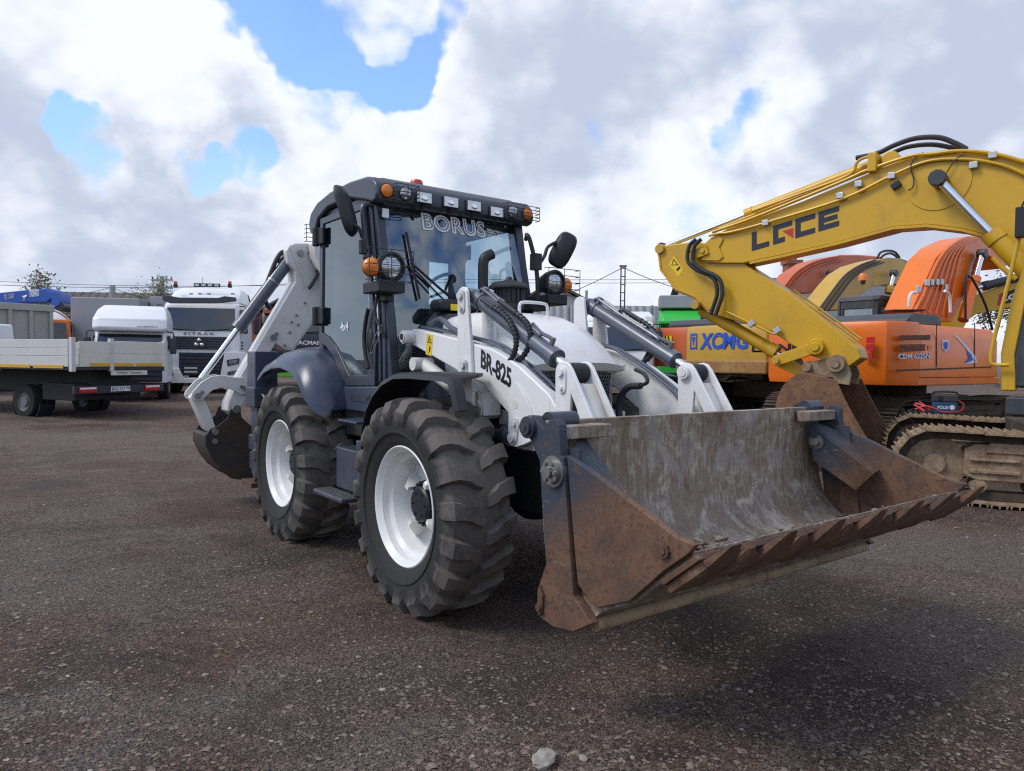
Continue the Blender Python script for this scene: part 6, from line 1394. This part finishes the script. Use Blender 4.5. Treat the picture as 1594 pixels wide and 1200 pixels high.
for px in (1038,1358):
    p=FS.at(*K0(px,178),X=-.55); b=MB(); b.box(p.x-.06,p.x+.06,p.y-.06,p.y+.06,p.z-.02,p.z+.10); o=b.build('beacon',MT['black'],st_,.01); b=MB(); b.box(p.x-.055,p.x+.055,p.y-.05,p.y+.05,p.z+.10,p.z+.20); b.build('lens',plain('orange_red_lens',(.55,.10,.03),.3),o,.02)
p=FS.at(*K0(1145,175),X=-.7); q=FS.at(*K0(1300,158),X=-.7); b=MB(); b.box(p.x-.05,p.x+.03,p.y,q.y,p.z,q.z); lb_=b.build('light_bar',MT['black'],st_,.01)
for k in range(4):
    yy=p.y+(q.y-p.y)*(k+.5)/4; b=MB(); b.box(p.x+.03,p.x+.04,yy-.07,yy+.07,p.z+.03,q.z-.03); b.build('lens',MT['lens'],lb_)
for px in (1130,1182,1235,990,1375):
    p=FS.at(*K0(px,218),X=-.40); b=MB(); b.box(p.x-.02,p.x+.03,p.y-.06,p.y+.06,p.z-.02,p.z+.02); b.build('marker_lamp',MT['exdk'],st_,.005)
b=MB(); p=FS.at(*K0(1197,180),X=-.8); b.cyl(p,(p.x,p.y,p.z+.35),.006,5); b.build('antenna',MT['black'],st_)
b=MB(); b.box(-.9,-.5,1.25,1.262,2.2,2.205); 
for k in range(3): b.box(-.62,-.30,1.251,1.258,1.72-.10*k,1.77-.10*k)
b.build('side_marking',MT['exdk'],st_)

# ---- white flatbed truck, seen from behind
fa=math.atan2(.375,-.927); FBk=Frame(-9.81,16.0,fa)
fb=thing('truck',FBk,'white flatbed truck with low drop sides and yellow strips, seen from behind at left','truck','trucks parked in the background')
zt=FBk.at(*K0(445,480),X=0).z; zb=FBk.at(*K0(445,665),X=0).z; Wb=2.6; Lb=5.2
b=MB(); b.box(0.02,Lb,-Wb+.02,-.02,zb-.02,zb+.06); b.build('bed_floor',MT['tdark'],fb,.01)
def board(a,b_,z0,z1,m,name='board',t=.045):
    a,b_=Vector((*a,0)),Vector((*b_,0)); u=(b_-a).normalized(); b=MB(); b.obox((a+b_)/2+Vector((0,0,(z0+z1)/2)),u,(-u.y,u.x,0),(0,0,1),(b_-a).length,t,z1-z0); return b.build(name,m,fb,.008)
zm=(zt+zb)/2
for k,(z0,z1) in enumerate(((zb+.06,zb+.30),(zb+.305,zm+.13),(zm+.135,zt-.02))):
    board((.16,-.02),(2.55,-.02),z0,z1,MT['tgrey']); board((2.62,-.02),(Lb,-.02),z0,z1,MT['tgrey']); board((.16,-Wb+.02),(Lb,-Wb+.02),z0,z1,MT['tgrey'])
yb1=-.16; ys=-.95
for k,(z0,z1) in enumerate(((zb+.06,zb+.36),(zb+.365,zt-.06))):
    board((.02,yb1),(.02,ys),z0,z1,MT['tcream']); board((.02,ys-.05),(.02,-Wb+.14),z0,z1+ .03,MT['tcream'])
for p_ in ((.06,-.03),(.06,-Wb+.06),(.03,ys-.025),(2.58,-.02)):
    b=MB(); b.box(p_[0]-.05,p_[0]+.05,p_[1]-.05,p_[1]+.05,zb-.05,zt+.02); b.build('post',MT['tgrey'],fb,.01)
board((-.012,yb1-.25),(-.012,ys-.62),zb+.075,zb+.15,MT['yellowstrip'],'reflective_strip',.012); board((-.012,ys-.68),(-.012,-Wb+.2),zb+.075,zb+.15,MT['yellowstrip'],'reflective_strip',.012)
board((.3,.012),(1.3,.012),zb+.02,zb+.10,MT['yellowstrip'],'reflective_strip',.012); board((1.4,.012),(2.5,.012),zb+.02,zb+.10,MT['yellowstrip'],'reflective_strip',.012)
b=MB(); b.box(.4,Lb+1.5,-1.85,-.75,.62,zb-.03); b.box(.5,1.6,-2.2,-.4,.45,.85); b.build('chassis',MT['matt_black'],fb,.02)
for y in (-.40,-.70,-Wb+.40,-Wb+.70): wheel_simple(fb,2.1,y,.40,.24)
b=MB(); b.lathe([(.50,-.16),(.52,-.16),(.52,.16),(.50,.16)],(2.1,-.5,.42),(0,1,0),16,True,(math.pi*.05,math.pi*.95)); b.build('mudguard',MT['tdark'],fb)
b=MB(); b.box(.10,.18,-Wb+.05,-.10,.62,.80); bmp=b.build('bumper',MT['tdark'],fb,.01)
for y in (-.42,-Wb+.42):
    b=MB(); b.box(.07,.10,y-.22,y+.22,.65,.78); o=b.build('tail_lamp',MT['redlens'],bmp,.01); b=MB(); b.box(.062,.07,y-.20,y+.20,.73,.77); b.build('lens',MT['white_ink'],o)
yc_=-Wb/2+.02; b=MB(); b.box(.085,.10,yc_-.26,yc_+.26,.66,.775); lp=b.build('licence_plate',MT['white_ink'],bmp,.004)
text_mesh('lettering','Р021ОТ',(.084,yc_+.24,.675),(0,-1,0),(0,0,1),.36,.085,MT['ink'],lp,.02,.002); text_mesh('lettering','790',(.084,yc_-.14,.70),(0,-1,0),(0,0,1),.10,.06,MT['ink'],lp,.01,.002)
b=MB(); b.box(-.01,.01,-1.95,-.95,zb-.14,zb-.03); sg=b.build('sign_strip',MT['tcream'],fb); text_mesh('lettering','Чайка  Сервис',(-.011,-1.10,zb-.12),(0,-1,0),(0,0,1),.70,.07,MT['ink'],sg,.0,.002)
b=MB(); S=[]
for z,x,k in ((.75,6.9,1.),(1.5,6.95,1.),(2.35,6.7,.92)): S.append([(5.35,-1.3-.98*k,z),(x,-1.3-.98*k,z),(x,-1.3+.98*k,z),(5.35,-1.3+.98*k,z)])
b.loft(S); b.build('cab',MT['tw'],fb,.06,3)

# ---- white sleeper cab truck behind the flatbed
FC=Frame(-11.15,20.9,R_(-70))
wc=cabover(FC,'truck','small white truck with rounded sleeper roof, behind the flatbed',MT['tw'],1.95,.55,1.40,2.05,2.9,MT['darkglass'],MT['tdark'],1.7,fair=False)
b=MB(); S=[]
for z,x,k in ((2.06,.05,.92),(2.16,.10,.96),(2.42,.0,.96),(2.70,-.40,.90),(2.86,-.8,.80)): S.append([(x-.12,-1.02*k,z),(x,-.8*k,z),(x,.8*k,z),(x-.12,1.02*k,z),(-1.75,1.02*k,z),(-1.75,-1.02*k,z)])
b.loft(S); b.build('sleeper_roof',MT['tw'],wc,.05,3)
slatgrille(wc,-.85,.85,.60,1.30,5,MT['exdk'],MT['tdark'],.02)
text_mesh('lettering','autospalnik.ru',(.105,.20,2.18),(0,1,0),(0,0,1),.55,.06,MT['ink'],wc,0,.003)
# ---- grey dump truck body at the left edge
FD=Frame(-16.9,23.6,R_(-35))
dt=thing('truck',FD,'grey ribbed dump truck body at the left edge behind the flatbed','truck','trucks parked in the background')
MT['dump']=paint('dusty_grey_steel',(.33,.32,.30),.65,(.25,.21,.16),.5,.06,1.3)
b=MB(); b.box(-.04,.0,-1.6,1.6,1.25,2.95); b.box(-4.5,-.04,-1.6,-1.52,1.25,2.95); b.box(-4.5,-.04,1.52,1.6,1.25,2.95); b.box(-4.5,-.04,-1.52,1.52,1.25,1.33); dbody=b.build('dump_body',MT['dump'],dt,.02)
b=MB(); b.box(.0,.10,-1.65,1.65,2.75,2.98); b.build('top_rail',MT['dump'],dt,.02)
for k in range(6):
    y=-1.55+k*.62; b=MB(); b.box(.001,.09,y-.06,y+.06,1.25,2.75); b.build('rib',MT['dump'],dbody,.015)
for k in range(6):
    x=-.4-k*.75; b=MB(); b.box(x-.06,x+.06,1.6,1.69,1.25,2.9); b.build('rib',MT['dump'],dbody,.015)
b=MB(); b.box(-6.5,.2,-.5,.5,.7,1.2); b.build('chassis',MT['matt_black'],dt)
for x in (-1.0,-2.3,-5.6):
    for s in (-1,1): wheel_simple(dt,x,s*1.05,.5,.5)
b=MB(); b.box(-6.7,-4.9,-1.2,1.2,.9,2.3); b.build('cab',MT['tw'],dt,.08,3)
# ---- concrete mixer with orange cab
FM=Frame(-17.75,26.6,R_(-62))
mx=thing('truck',FM,'concrete mixer truck with white drum and orange cab, behind the grey dump body','truck','trucks parked in the background')
b=MB(); b.lathe([(.001,-2.5),(.5,-2.5),(.75,-2.0),(1.12,-.6),(1.15,.4),(.85,1.4),(.3,1.6),(.001,1.6)],(-3.0,0,1.95),(math.cos(.2),0,-math.sin(.2)),28); dm_=b.build('drum',MT['tw'],mx,smooth=30)
b=MB(); b.lathe([(1.155,-.1),(1.18,-.1),(1.18,.05),(1.155,.05)],(-3.0,0,1.95),(math.cos(.2),0,-math.sin(.2)),28,True); b.build('drum_band',plain('orange_band',(.55,.13,.03),.5),dm_)
b=MB(); S=[]
for z,x,k in ((.8,0,1.),(1.7,0.03,1.),(2.55,-.18,.93)): S.append([(-1.7,-1.2*k,z),(x,-1.2*k,z),(x,1.2*k,z),(-1.7,1.2*k,z)])
b.loft(S); mc=b.build('cab',MT['exo'],mx,.05,3)
b=MB(); b.loft([[(-.02,-1.08,1.75),(.06,-1.08,1.75),(.06,1.08,1.75),(-.02,1.08,1.75)],[(-.20,-1.0,2.42),(-.12,-1.0,2.42),(-.12,1.0,2.42),(-.20,1.0,2.42)]]); b.build('windscreen',MT['darkglass'],mc)
b=MB(); b.box(-1.2,-.3,1.19,1.215,1.75,2.4); b.build('side_window',MT['darkglass'],mc)
b=MB(); b.box(-6.2,-.3,-.5,.5,.7,1.3); b.build('chassis',MT['matt_black'],mx)
for x in (-.9,-3.9,-5.2):
    for s in (-1,1): wheel_simple(mx,x,s*1.0,.5,.4)
# ---- grey box body
FG=Frame(-15.9,28.0,R_(-82))
gb=thing('truck',FG,'plain grey box body truck between the mixer and the tractor unit','truck','trucks parked in the background')
MT['boxgrey']=paint('box_grey',(.30,.31,.33),.5,(.25,.24,.22),.25,.03,1)
b=MB(); b.box(-6,0,-1.25,1.25,1.0,3.45); bx_=b.build('box_body',MT['boxgrey'],gb,.03)
b=MB()
b.box(-6,-1.0,1.3,4.2,1.0,3.62); o_=b.build('box_body',MT['boxgrey'],gb,.03)
b=MB(); b.box(-6,.3,-.5,.5,.6,.99); b.build('chassis',MT['matt_black'],gb)
for x in (-1,-5):
    for s in (-1,1): wheel_simple(gb,x,s*1.0,.48,.4)
# ---- blue crane
FCr=Frame(-26.0,34.0,R_(4))
cr=thing('mobile_crane',FCr,'blue telescopic crane boom with white lettering above the dump truck','crane')
MT['cblue']=paint('crane_blue',(.025,.10,.42),.38,(.1,.12,.2),.25,.05,1.2)
bo_=[(FCr.at(*K0(x,y),Y=0)) for x,y in ((-160,300),(-160,225),(0,218),(190,198),(315,190),(350,200),(345,262),(300,272),(190,270),(0,295))]
b=MB(); b.prism([(p.x,p.z) for p in bo_],'y',-.4,.4); cbm=b.build('boom',MT['cblue'],cr,.04)
q=[(FCr.at(*K0(x,y),Y=-.2)) for x,y in ((300,200),(370,212),(380,235),(372,285),(330,310),(318,300),(325,250),(296,262))]
b=MB(); b.prism([(p.x,p.z) for p in q],'y',-.5,.5); b.build('boom_head',MT['cblue'],cr,.03)
p=FCr.at(*K0(345,292),Y=-.52); b=MB(); b.cyl((p.x,-.45,p.z),(p.x,.45,p.z),.22,18); b.build('sheave',MT['tdark'],cr)
A=FCr.at(*K0(172,238),Y=-.41); B=FCr.at(*K0(232,232),Y=-.41); text_mesh('lettering','TADANO',A,B-A,(0,0,1),(B-A).length,.16*2.1,MT['white_ink'],cbm,.04,.01)
A=FCr.at(*K0(175,216),Y=-.41); B=FCr.at(*K0(220,213),Y=-.41); text_mesh('lettering','ЧАЙКА',A,B-A,(0,0,1),(B-A).length,.22,MT['white_ink'],cbm,.03,.01)
A=FCr.at(*K0(22,258),Y=-.41); B=FCr.at(*K0(84,252),Y=-.41); text_mesh('lettering','XJ 260',A,B-A,(0,0,1),(B-A).length,.30,MT['tgrey'],cbm,.0,.01)
pts=[FCr.at(*K0(x,y),Y=-.41) for x,y in ((132,232),(162,222),(160,236),(150,240),(146,258),(138,258),(142,242))]; b=MB(); k=len(pts); b.add(pts,[tuple(range(k))]); o=b.build('emblem',MT['white_ink'],cbm,fix=False); s_=o.modifiers.new('s','SOLIDIFY'); s_.thickness=.02
b=MB(); b.box(-5,3,-1.3,1.3,.7,1.5); b.box(-4.5,-2.5,-1.2,1.2,1.5,2.6); b.box(-7.5,-5.5,-1.3,1.3,.7,2.9); b.build('carrier',MT['cblue'],cr,.05)
for x in (-6.5,-3.5,1.5):
    for s in (-1,1): wheel_simple(cr,x,s*1.05,.55,.45)
# ---- dark truck with red roof right of the tractor unit
FK=Frame(-8.35,27.5,R_(-75))
sk_=cabover(FK,'truck','dark grey truck with red roof edge, half hidden behind the backhoe arm',MT['exdk'],2.5,.7,2.05,2.85,3.2,MT['darkglass'],MT['tdark'],2.2)
slatgrille(sk_,-1.0,1.0,1.35,1.98,5,MT['exdk'],MT['tdark'],.02)
b=MB(); b.box(-.35,-.08,-1.15,1.15,2.87,3.03); b.build('sun_visor',MT['exr'],sk_,.02)
text_mesh('lettering','SHACMAN',(.06,-.15,1.70),(0,1,0),(0,0,1),1.15,.16,MT['white_ink'],sk_,.03,.01)
b=MB(); b.box(-.08,.10,-1.25,1.25,.45,.95); b.build('bumper',plain('lime_green_paint',(.16,.52,.03),.4),sk_,.03)
# ---- white truck behind the hood
FW=Frame(3.05,21.5,R_(-105))
wt=cabover(FW,'truck','white truck cab between the loader arms, behind the hood',MT['tw'],2.3,.6,1.55,2.42,2.9,MT['darkglass'],MT['tdark'],1.9)
slatgrille(wt,-.8,.8,1.0,1.4,4,MT['exdk'],MT['tdark'],.02)
# ---- green truck
FGr=Frame(7.6,31.5,R_(-100))
MT['tgreen']=paint('bright_green_paint',(.035,.42,.06),.35,(.1,.25,.1),.2,.04,1.2)
gt=cabover(FGr,'truck','bright green truck cab rising behind the excavator row','truck' and MT['tgreen'],2.5,.7,2.0,2.85,3.62,MT['darkglass'],MT['tdark'],2.2)
b=MB(); b.box(-2.6,-.9,-1.15,1.15,3.63,4.22); b.build('wind_deflector',MT['boxgrey'],gt,.06)
b=MB(); b.box(-.4,.06,-1.18,1.18,2.87,3.01); b.build('sun_visor',MT['tgreen'],gt,.03)
# ================================================================== FAR BACKGROUND: buildings, fence, poles, wires, trees
MT['roofbrown']=plain('brown_roof',(.115,.095,.085),.8,0,.3,.15,.8,.1)
MT['roofgrey']=plain('grey_roof',(.13,.135,.15),.7,0,.3,.12,.8,.1)
MT['brick']=plain('red_brick',(.30,.10,.06),.85,0,.3,.25,5,.3)
MT['wallgrey']=plain('pale_wall',(.42,.42,.42),.8,0,.3,.08,.5,.1)
MT['sheet']=plain('corrugated_grey_sheet',(.46,.47,.48),.55,.1,.4,.06,.7,.05)
MT['concrete']=plain('pole_concrete',(.33,.32,.31),.85,0,.3,.15,3,.2)
MT['wirem']=plain('dark_wire',(.03,.03,.035),.6)
MT['moss']=plain('mossy_roof',(.10,.105,.055),.9,0,.2,.3,1.5,.3)
def house(cx,cy,yaw,L_,W_,zw,zr,label,wallm,roofm,chim=None,windows=2):
    fr=Frame(cx,cy,yaw); r=thing('house',fr,label,'building','buildings behind the yard')
    b=MB(); b.box(-L_/2,L_/2,-W_/2,W_/2,-.3,zw); b.prism([(-W_/2,zw),(W_/2,zw),(0,zr-.12)],'x',-L_/2,L_/2); b.build('wall',wallm,r)
    b=MB(); b.prism([(-W_/2-.4,zw-.15),(0,zr),(W_/2+.4,zw-.15),(W_/2+.4,zw-.02),(0,zr+.14),(-W_/2-.4,zw-.02)],'x',-L_/2-.4,L_/2+.4); ro=b.build('roof',roofm,r)
    n=int(L_/.6)
    for s in (-1,1):
        b=MB()
        for i in range(n):
            x=-L_/2-.3+i*(L_+.6)/n; b.tube([(x,0,zr+.15),(x,s*(W_/2+.39),zw-.01)],.03,5,smooth=False)
        b.build('seam',roofm,ro)
    for i in range(windows):
        x=-L_/2+L_*(i+.5)/windows; b=MB(); b.box(x-.6,x+.6,-W_/2-.05,-W_/2+.02,1.1,2.5); w=b.build('window',MT['tw'],r); b=MB(); b.box(x-.5,x+.5,-W_/2-.06,-W_/2-.045,1.2,2.4); b.build('pane',MT['darkglass'],w)
    if chim:
        x,y,w,z0,z1=chim; b=MB(); b.box(x-w,x+w,y-w,y+w,z0,z1); b.box(x-w-.1,x+w+.1,y-w-.1,y+w+.1,z1-.25,z1); c=b.build('chimney',MT['brick'],ro)
        b=MB()
        for q in (-.5,0,.5): b.cyl((x+q*w,y,z1),(x+q*w,y,z1+.3),.10,8)
        b.build('chimney_pot',MT['brick'],c)
    return r
p=Wd(135,482,50); house(p.x+1,56,R_(3),15,7,3.0,6.0,'long building with brown sheet roof, far left behind the crane',MT['wallgrey'],MT['roofbrown'])
p=Wd(868,492,48); house(p.x,50,R_(85),9,8,3.8,6.1,'low house with mossy brown roof and brick chimney behind the hood',MT['wallgrey'],MT['moss'],(2.6,-1.2,.45,5.0,5.9))
p=Wd(1205,470,46); house(p.x+3,50,R_(0),16,9,4.0,7.0,'large dark grey roofed building behind the excavators',MT['wallgrey'],MT['roofgrey'],(-1.0,-1.6,.45,6.0,8.1))
p=Wd(425,480,46); house(p.x+.5,52,R_(80),8,6,3.4,5.0,'small brick house glimpsed between backhoe arm and tractor unit',MT['brick'],MT['roofgrey'],(1.5,1.5,.35,4.4,5.6))
# corrugated fence behind the yard
FF=Frame(0.8,38.0,0.0); fe=thing('fence',FF,'tall pale corrugated sheet fence along the back of the yard','fence')
nseg=7; lw=2.2
for k in range(nseg):
    b=MB(); S=[]; n=22
    for i in range(n+1):
        x=k*lw+.03+(lw-.06)*i/n; y=.04*(1 if (i//2)%2 else -1); S.append([(x,y,.0),(x,y+.02,.0),(x,y+.02,4.15),(x,y,4.15)])
    b.loft(S); b.build('panel',MT['sheet'],fe,smooth=0)
for k in range(nseg+1):
    b=MB(); b.box(k*lw-.05,k*lw+.05,.07,.17,0,4.2); b.build('post',MT['concrete'],fe)
FF2=Frame(-34,46.0,0.05); fe2=thing('fence',FF2,'pale panel fence far left behind the parked trucks','fence')
for k in range(12):
    b=MB(); b.box(k*2.5+.03,k*2.5+2.47,0,.10,0,2.2); b.build('panel',MT['wallgrey'],fe2,.02)
# poles
def pole(px,py_top,d,r,label,arms=0,lattice=False):
    t=Wd(px,py_top,d); z0=ground_h(t.x,t.y); fr=Frame(t.x,t.y,0.0); h=t.z-z0; o=thing('utility_pole',fr,label,'pole','utility poles behind the yard')
    b=MB(); b.cyl((0,0,0),(0,0,h-(1.9 if lattice else 0)),r*1.25,10,r); b.build('shaft',MT['concrete'],o)
    if lattice:
        b=MB()
        for dx in (-.09,.09): b.tube([(dx,0,h-2.0),(dx,0,h)],.03,5,smooth=False)
        for i in range(6): z=h-1.9+i*.36; b.tube([(-.09,0,z),(.09,0,z)],.022,5,smooth=False)
        b.box(-.16,.16,-.05,.05,h-.03,h+.03); b.build('lattice_top',MT['wirem'],o)
    for i in range(arms):
        z=h-.25-i*.55; b=MB(); b.box(-.75,.75,-.05,.05,z-.05,z+.05); c=b.build('crossarm',MT['concrete'],o)
        for q in (-.65,-.3,.3,.65):
            b=MB(); b.cyl((q,0,z+.05),(q,0,z+.22),.045,8); b.build('insulator',MT['tdark'],c)
    return Vector((t.x,t.y,t.z))
P1=pole(970,414,32,.10,'tall concrete pole with lattice top in the gap right of the cab',0,True)
P2=pole(913,452,46,.09,'thin far pole just above the far loader cylinder')
P3=pole(175,444,42,.16,'short concrete pole left of the grey box body')
P4=pole(252,430,50,.16,'pole with insulator crossarms beside the tree behind the tractor unit',2)
def wire(pts,d0,d1,label,sag=.4,r=.016):
    a,b_=Wd(*pts[0],d0),Wd(*pts[1],d1); b=MB(); n=14
    b.tube([a+(b_-a)*(i/n)-Vector((0,0,sag*4*(i/n)*(1-i/n))) for i in range(n+1)],r,5,smooth=False); o=b.build('overhead_wire',MT['wirem'])
    return tag(o,label,'wire','overhead wires')
wire([(700,500),(970,416)],34,32,'wire running from the tall pole down leftwards behind the cab',.5)
wire([(970,416),(1200,462)],32,34,'wire running from the tall pole to the right behind the yellow stick',.5)
wire([(-40,442),(640,429)],58,62,'upper long wire crossing above the parked trucks at left',.6,.022)
wire([(-40,436),(640,436)],60,60,'lower long wire crossing above the parked trucks at left',.5,.02)
wire([(600,434),(1300,433)],58,58,'upper of two level wires behind the cab and pole',.1,.02)
wire([(600,439),(1300,438)],58,58,'lower of two level wires behind the cab and pole',.1,.02)
wire([(175,447),(252,460)],42,50,'short wire between the short concrete pole and the insulator pole',.3)
wire([(175,447),(-20,470)],42,50,'wire running left from the short concrete pole',.3)
# ---- trees
def leafmat(name,a,b_):
    m=newmat(name); t=NT(m); c=t.coord(); n=t.noise(c,.9,4,.6); q=t.noise(c,9,2,.5)
    k=t.mix(n,a,b_); k=t.mix(t.math('MULTIPLY',q,.5),k,tuple(x*.6 for x in a)); p=t.out(k,.7,0,None,spec=.3); p.inputs['Subsurface Weight'].default_value=0
    return m
MT['leaf']=leafmat('spring_leaves',(.17,.175,.11),(.25,.25,.17)); MT['bark']=plain('bark',(.10,.085,.07),.9,0,.2,.3,6,.4)
def tree(px,py_top,d,hw,label,seed,nleaf=1500,name='tree',open_=.5):
    rn=random.Random(seed); t=Wd(px,py_top,d); z0=ground_h(t.x,t.y); h=t.z-z0; fr=Frame(t.x,t.y,rn.uniform(0,6)); o=thing(name,fr,label,'tree','trees behind the yard')
    b=MB(); tips=[]
    def limb(p,dirv,L_,r,dep):
        q=p; pts=[p]
        for i in range(4):
            dirv=(dirv+Vector((rn.gauss(0,.16),rn.gauss(0,.16),.05))).normalized(); q=q+dirv*L_/4; pts.append(q)
        n=5; S=[]
        for i,c in enumerate(pts):
            rr=r*(1-.17*i); S.append([c+Vector((math.cos(2*math.pi*j/n)*rr,math.sin(2*math.pi*j/n)*rr,0)) for j in range(n)])
        b.loft(S)
        if dep<=2: tips.extend(pts[1:])
        if dep>0:
            for k in range(4 if dep>2 else 3):
                a=rn.uniform(0,6.28); s_=pts[rn.randint(2,4)]; nd=(dirv*.75+Vector((math.cos(a),math.sin(a),rn.uniform(.0,.5)))*.75).normalized(); limb(s_,nd,L_*rn.uniform(.52,.72),r*.5,dep-1)
    limb(Vector((0,0,-.1)),Vector((0,0,1)),h*.42,h*.022,4)
    zm_=max(p.z for p in tips); xm=max(math.hypot(p.x,p.y) for p in tips); fz_=h/zm_; fx=hw/xm
    b.v=[(x*(1+(fx-1)*min(1,z/(h*.4)) if z>0 else 1),y*(1+(fx-1)*min(1,z/(h*.4)) if z>0 else 1),z*fz_) for x,y,z in b.v]; b.build('trunk',MT['bark'],o,smooth=60,fix=False)
    lf=MB(); 
    for i in range(nleaf):
        p=rn.choice(tips); k=(1+(fx-1)*min(1,max(0,p.z)/(h*.4))); c=Vector((p.x*k,p.y*k,p.z*fz_))+Vector((rn.gauss(0,.34),rn.gauss(0,.34),rn.gauss(0,.34)))
        u=Vector((rn.gauss(0,1),rn.gauss(0,1),rn.gauss(0,1))).normalized(); v=u.orthogonal().normalized(); s_=rn.uniform(.05,.12)
        lf.add([c-u*s_,c-v*s_*.6,c+u*s_,c+v*s_*.6],[(0,1,2,3)])
    lf.build('crown',MT['leaf'],o,smooth=0,fix=False); return o
tree(60,421,50,1.5,'sparse young tree behind the blue crane boom',11,1100)
tree(92,440,52,.8,'small sparse tree at the tip of the blue crane boom',12,500)
tree(242,432,48,2.1,'leafy birch behind the tractor unit and insulator pole',13,3600)
tree(843,478,47,1.4,'bush-like tree beside the mossy roofed house',15,1500)
tree(1560,425,40,1.6,'tree glimpsed under the yellow boom at right',17,1500)
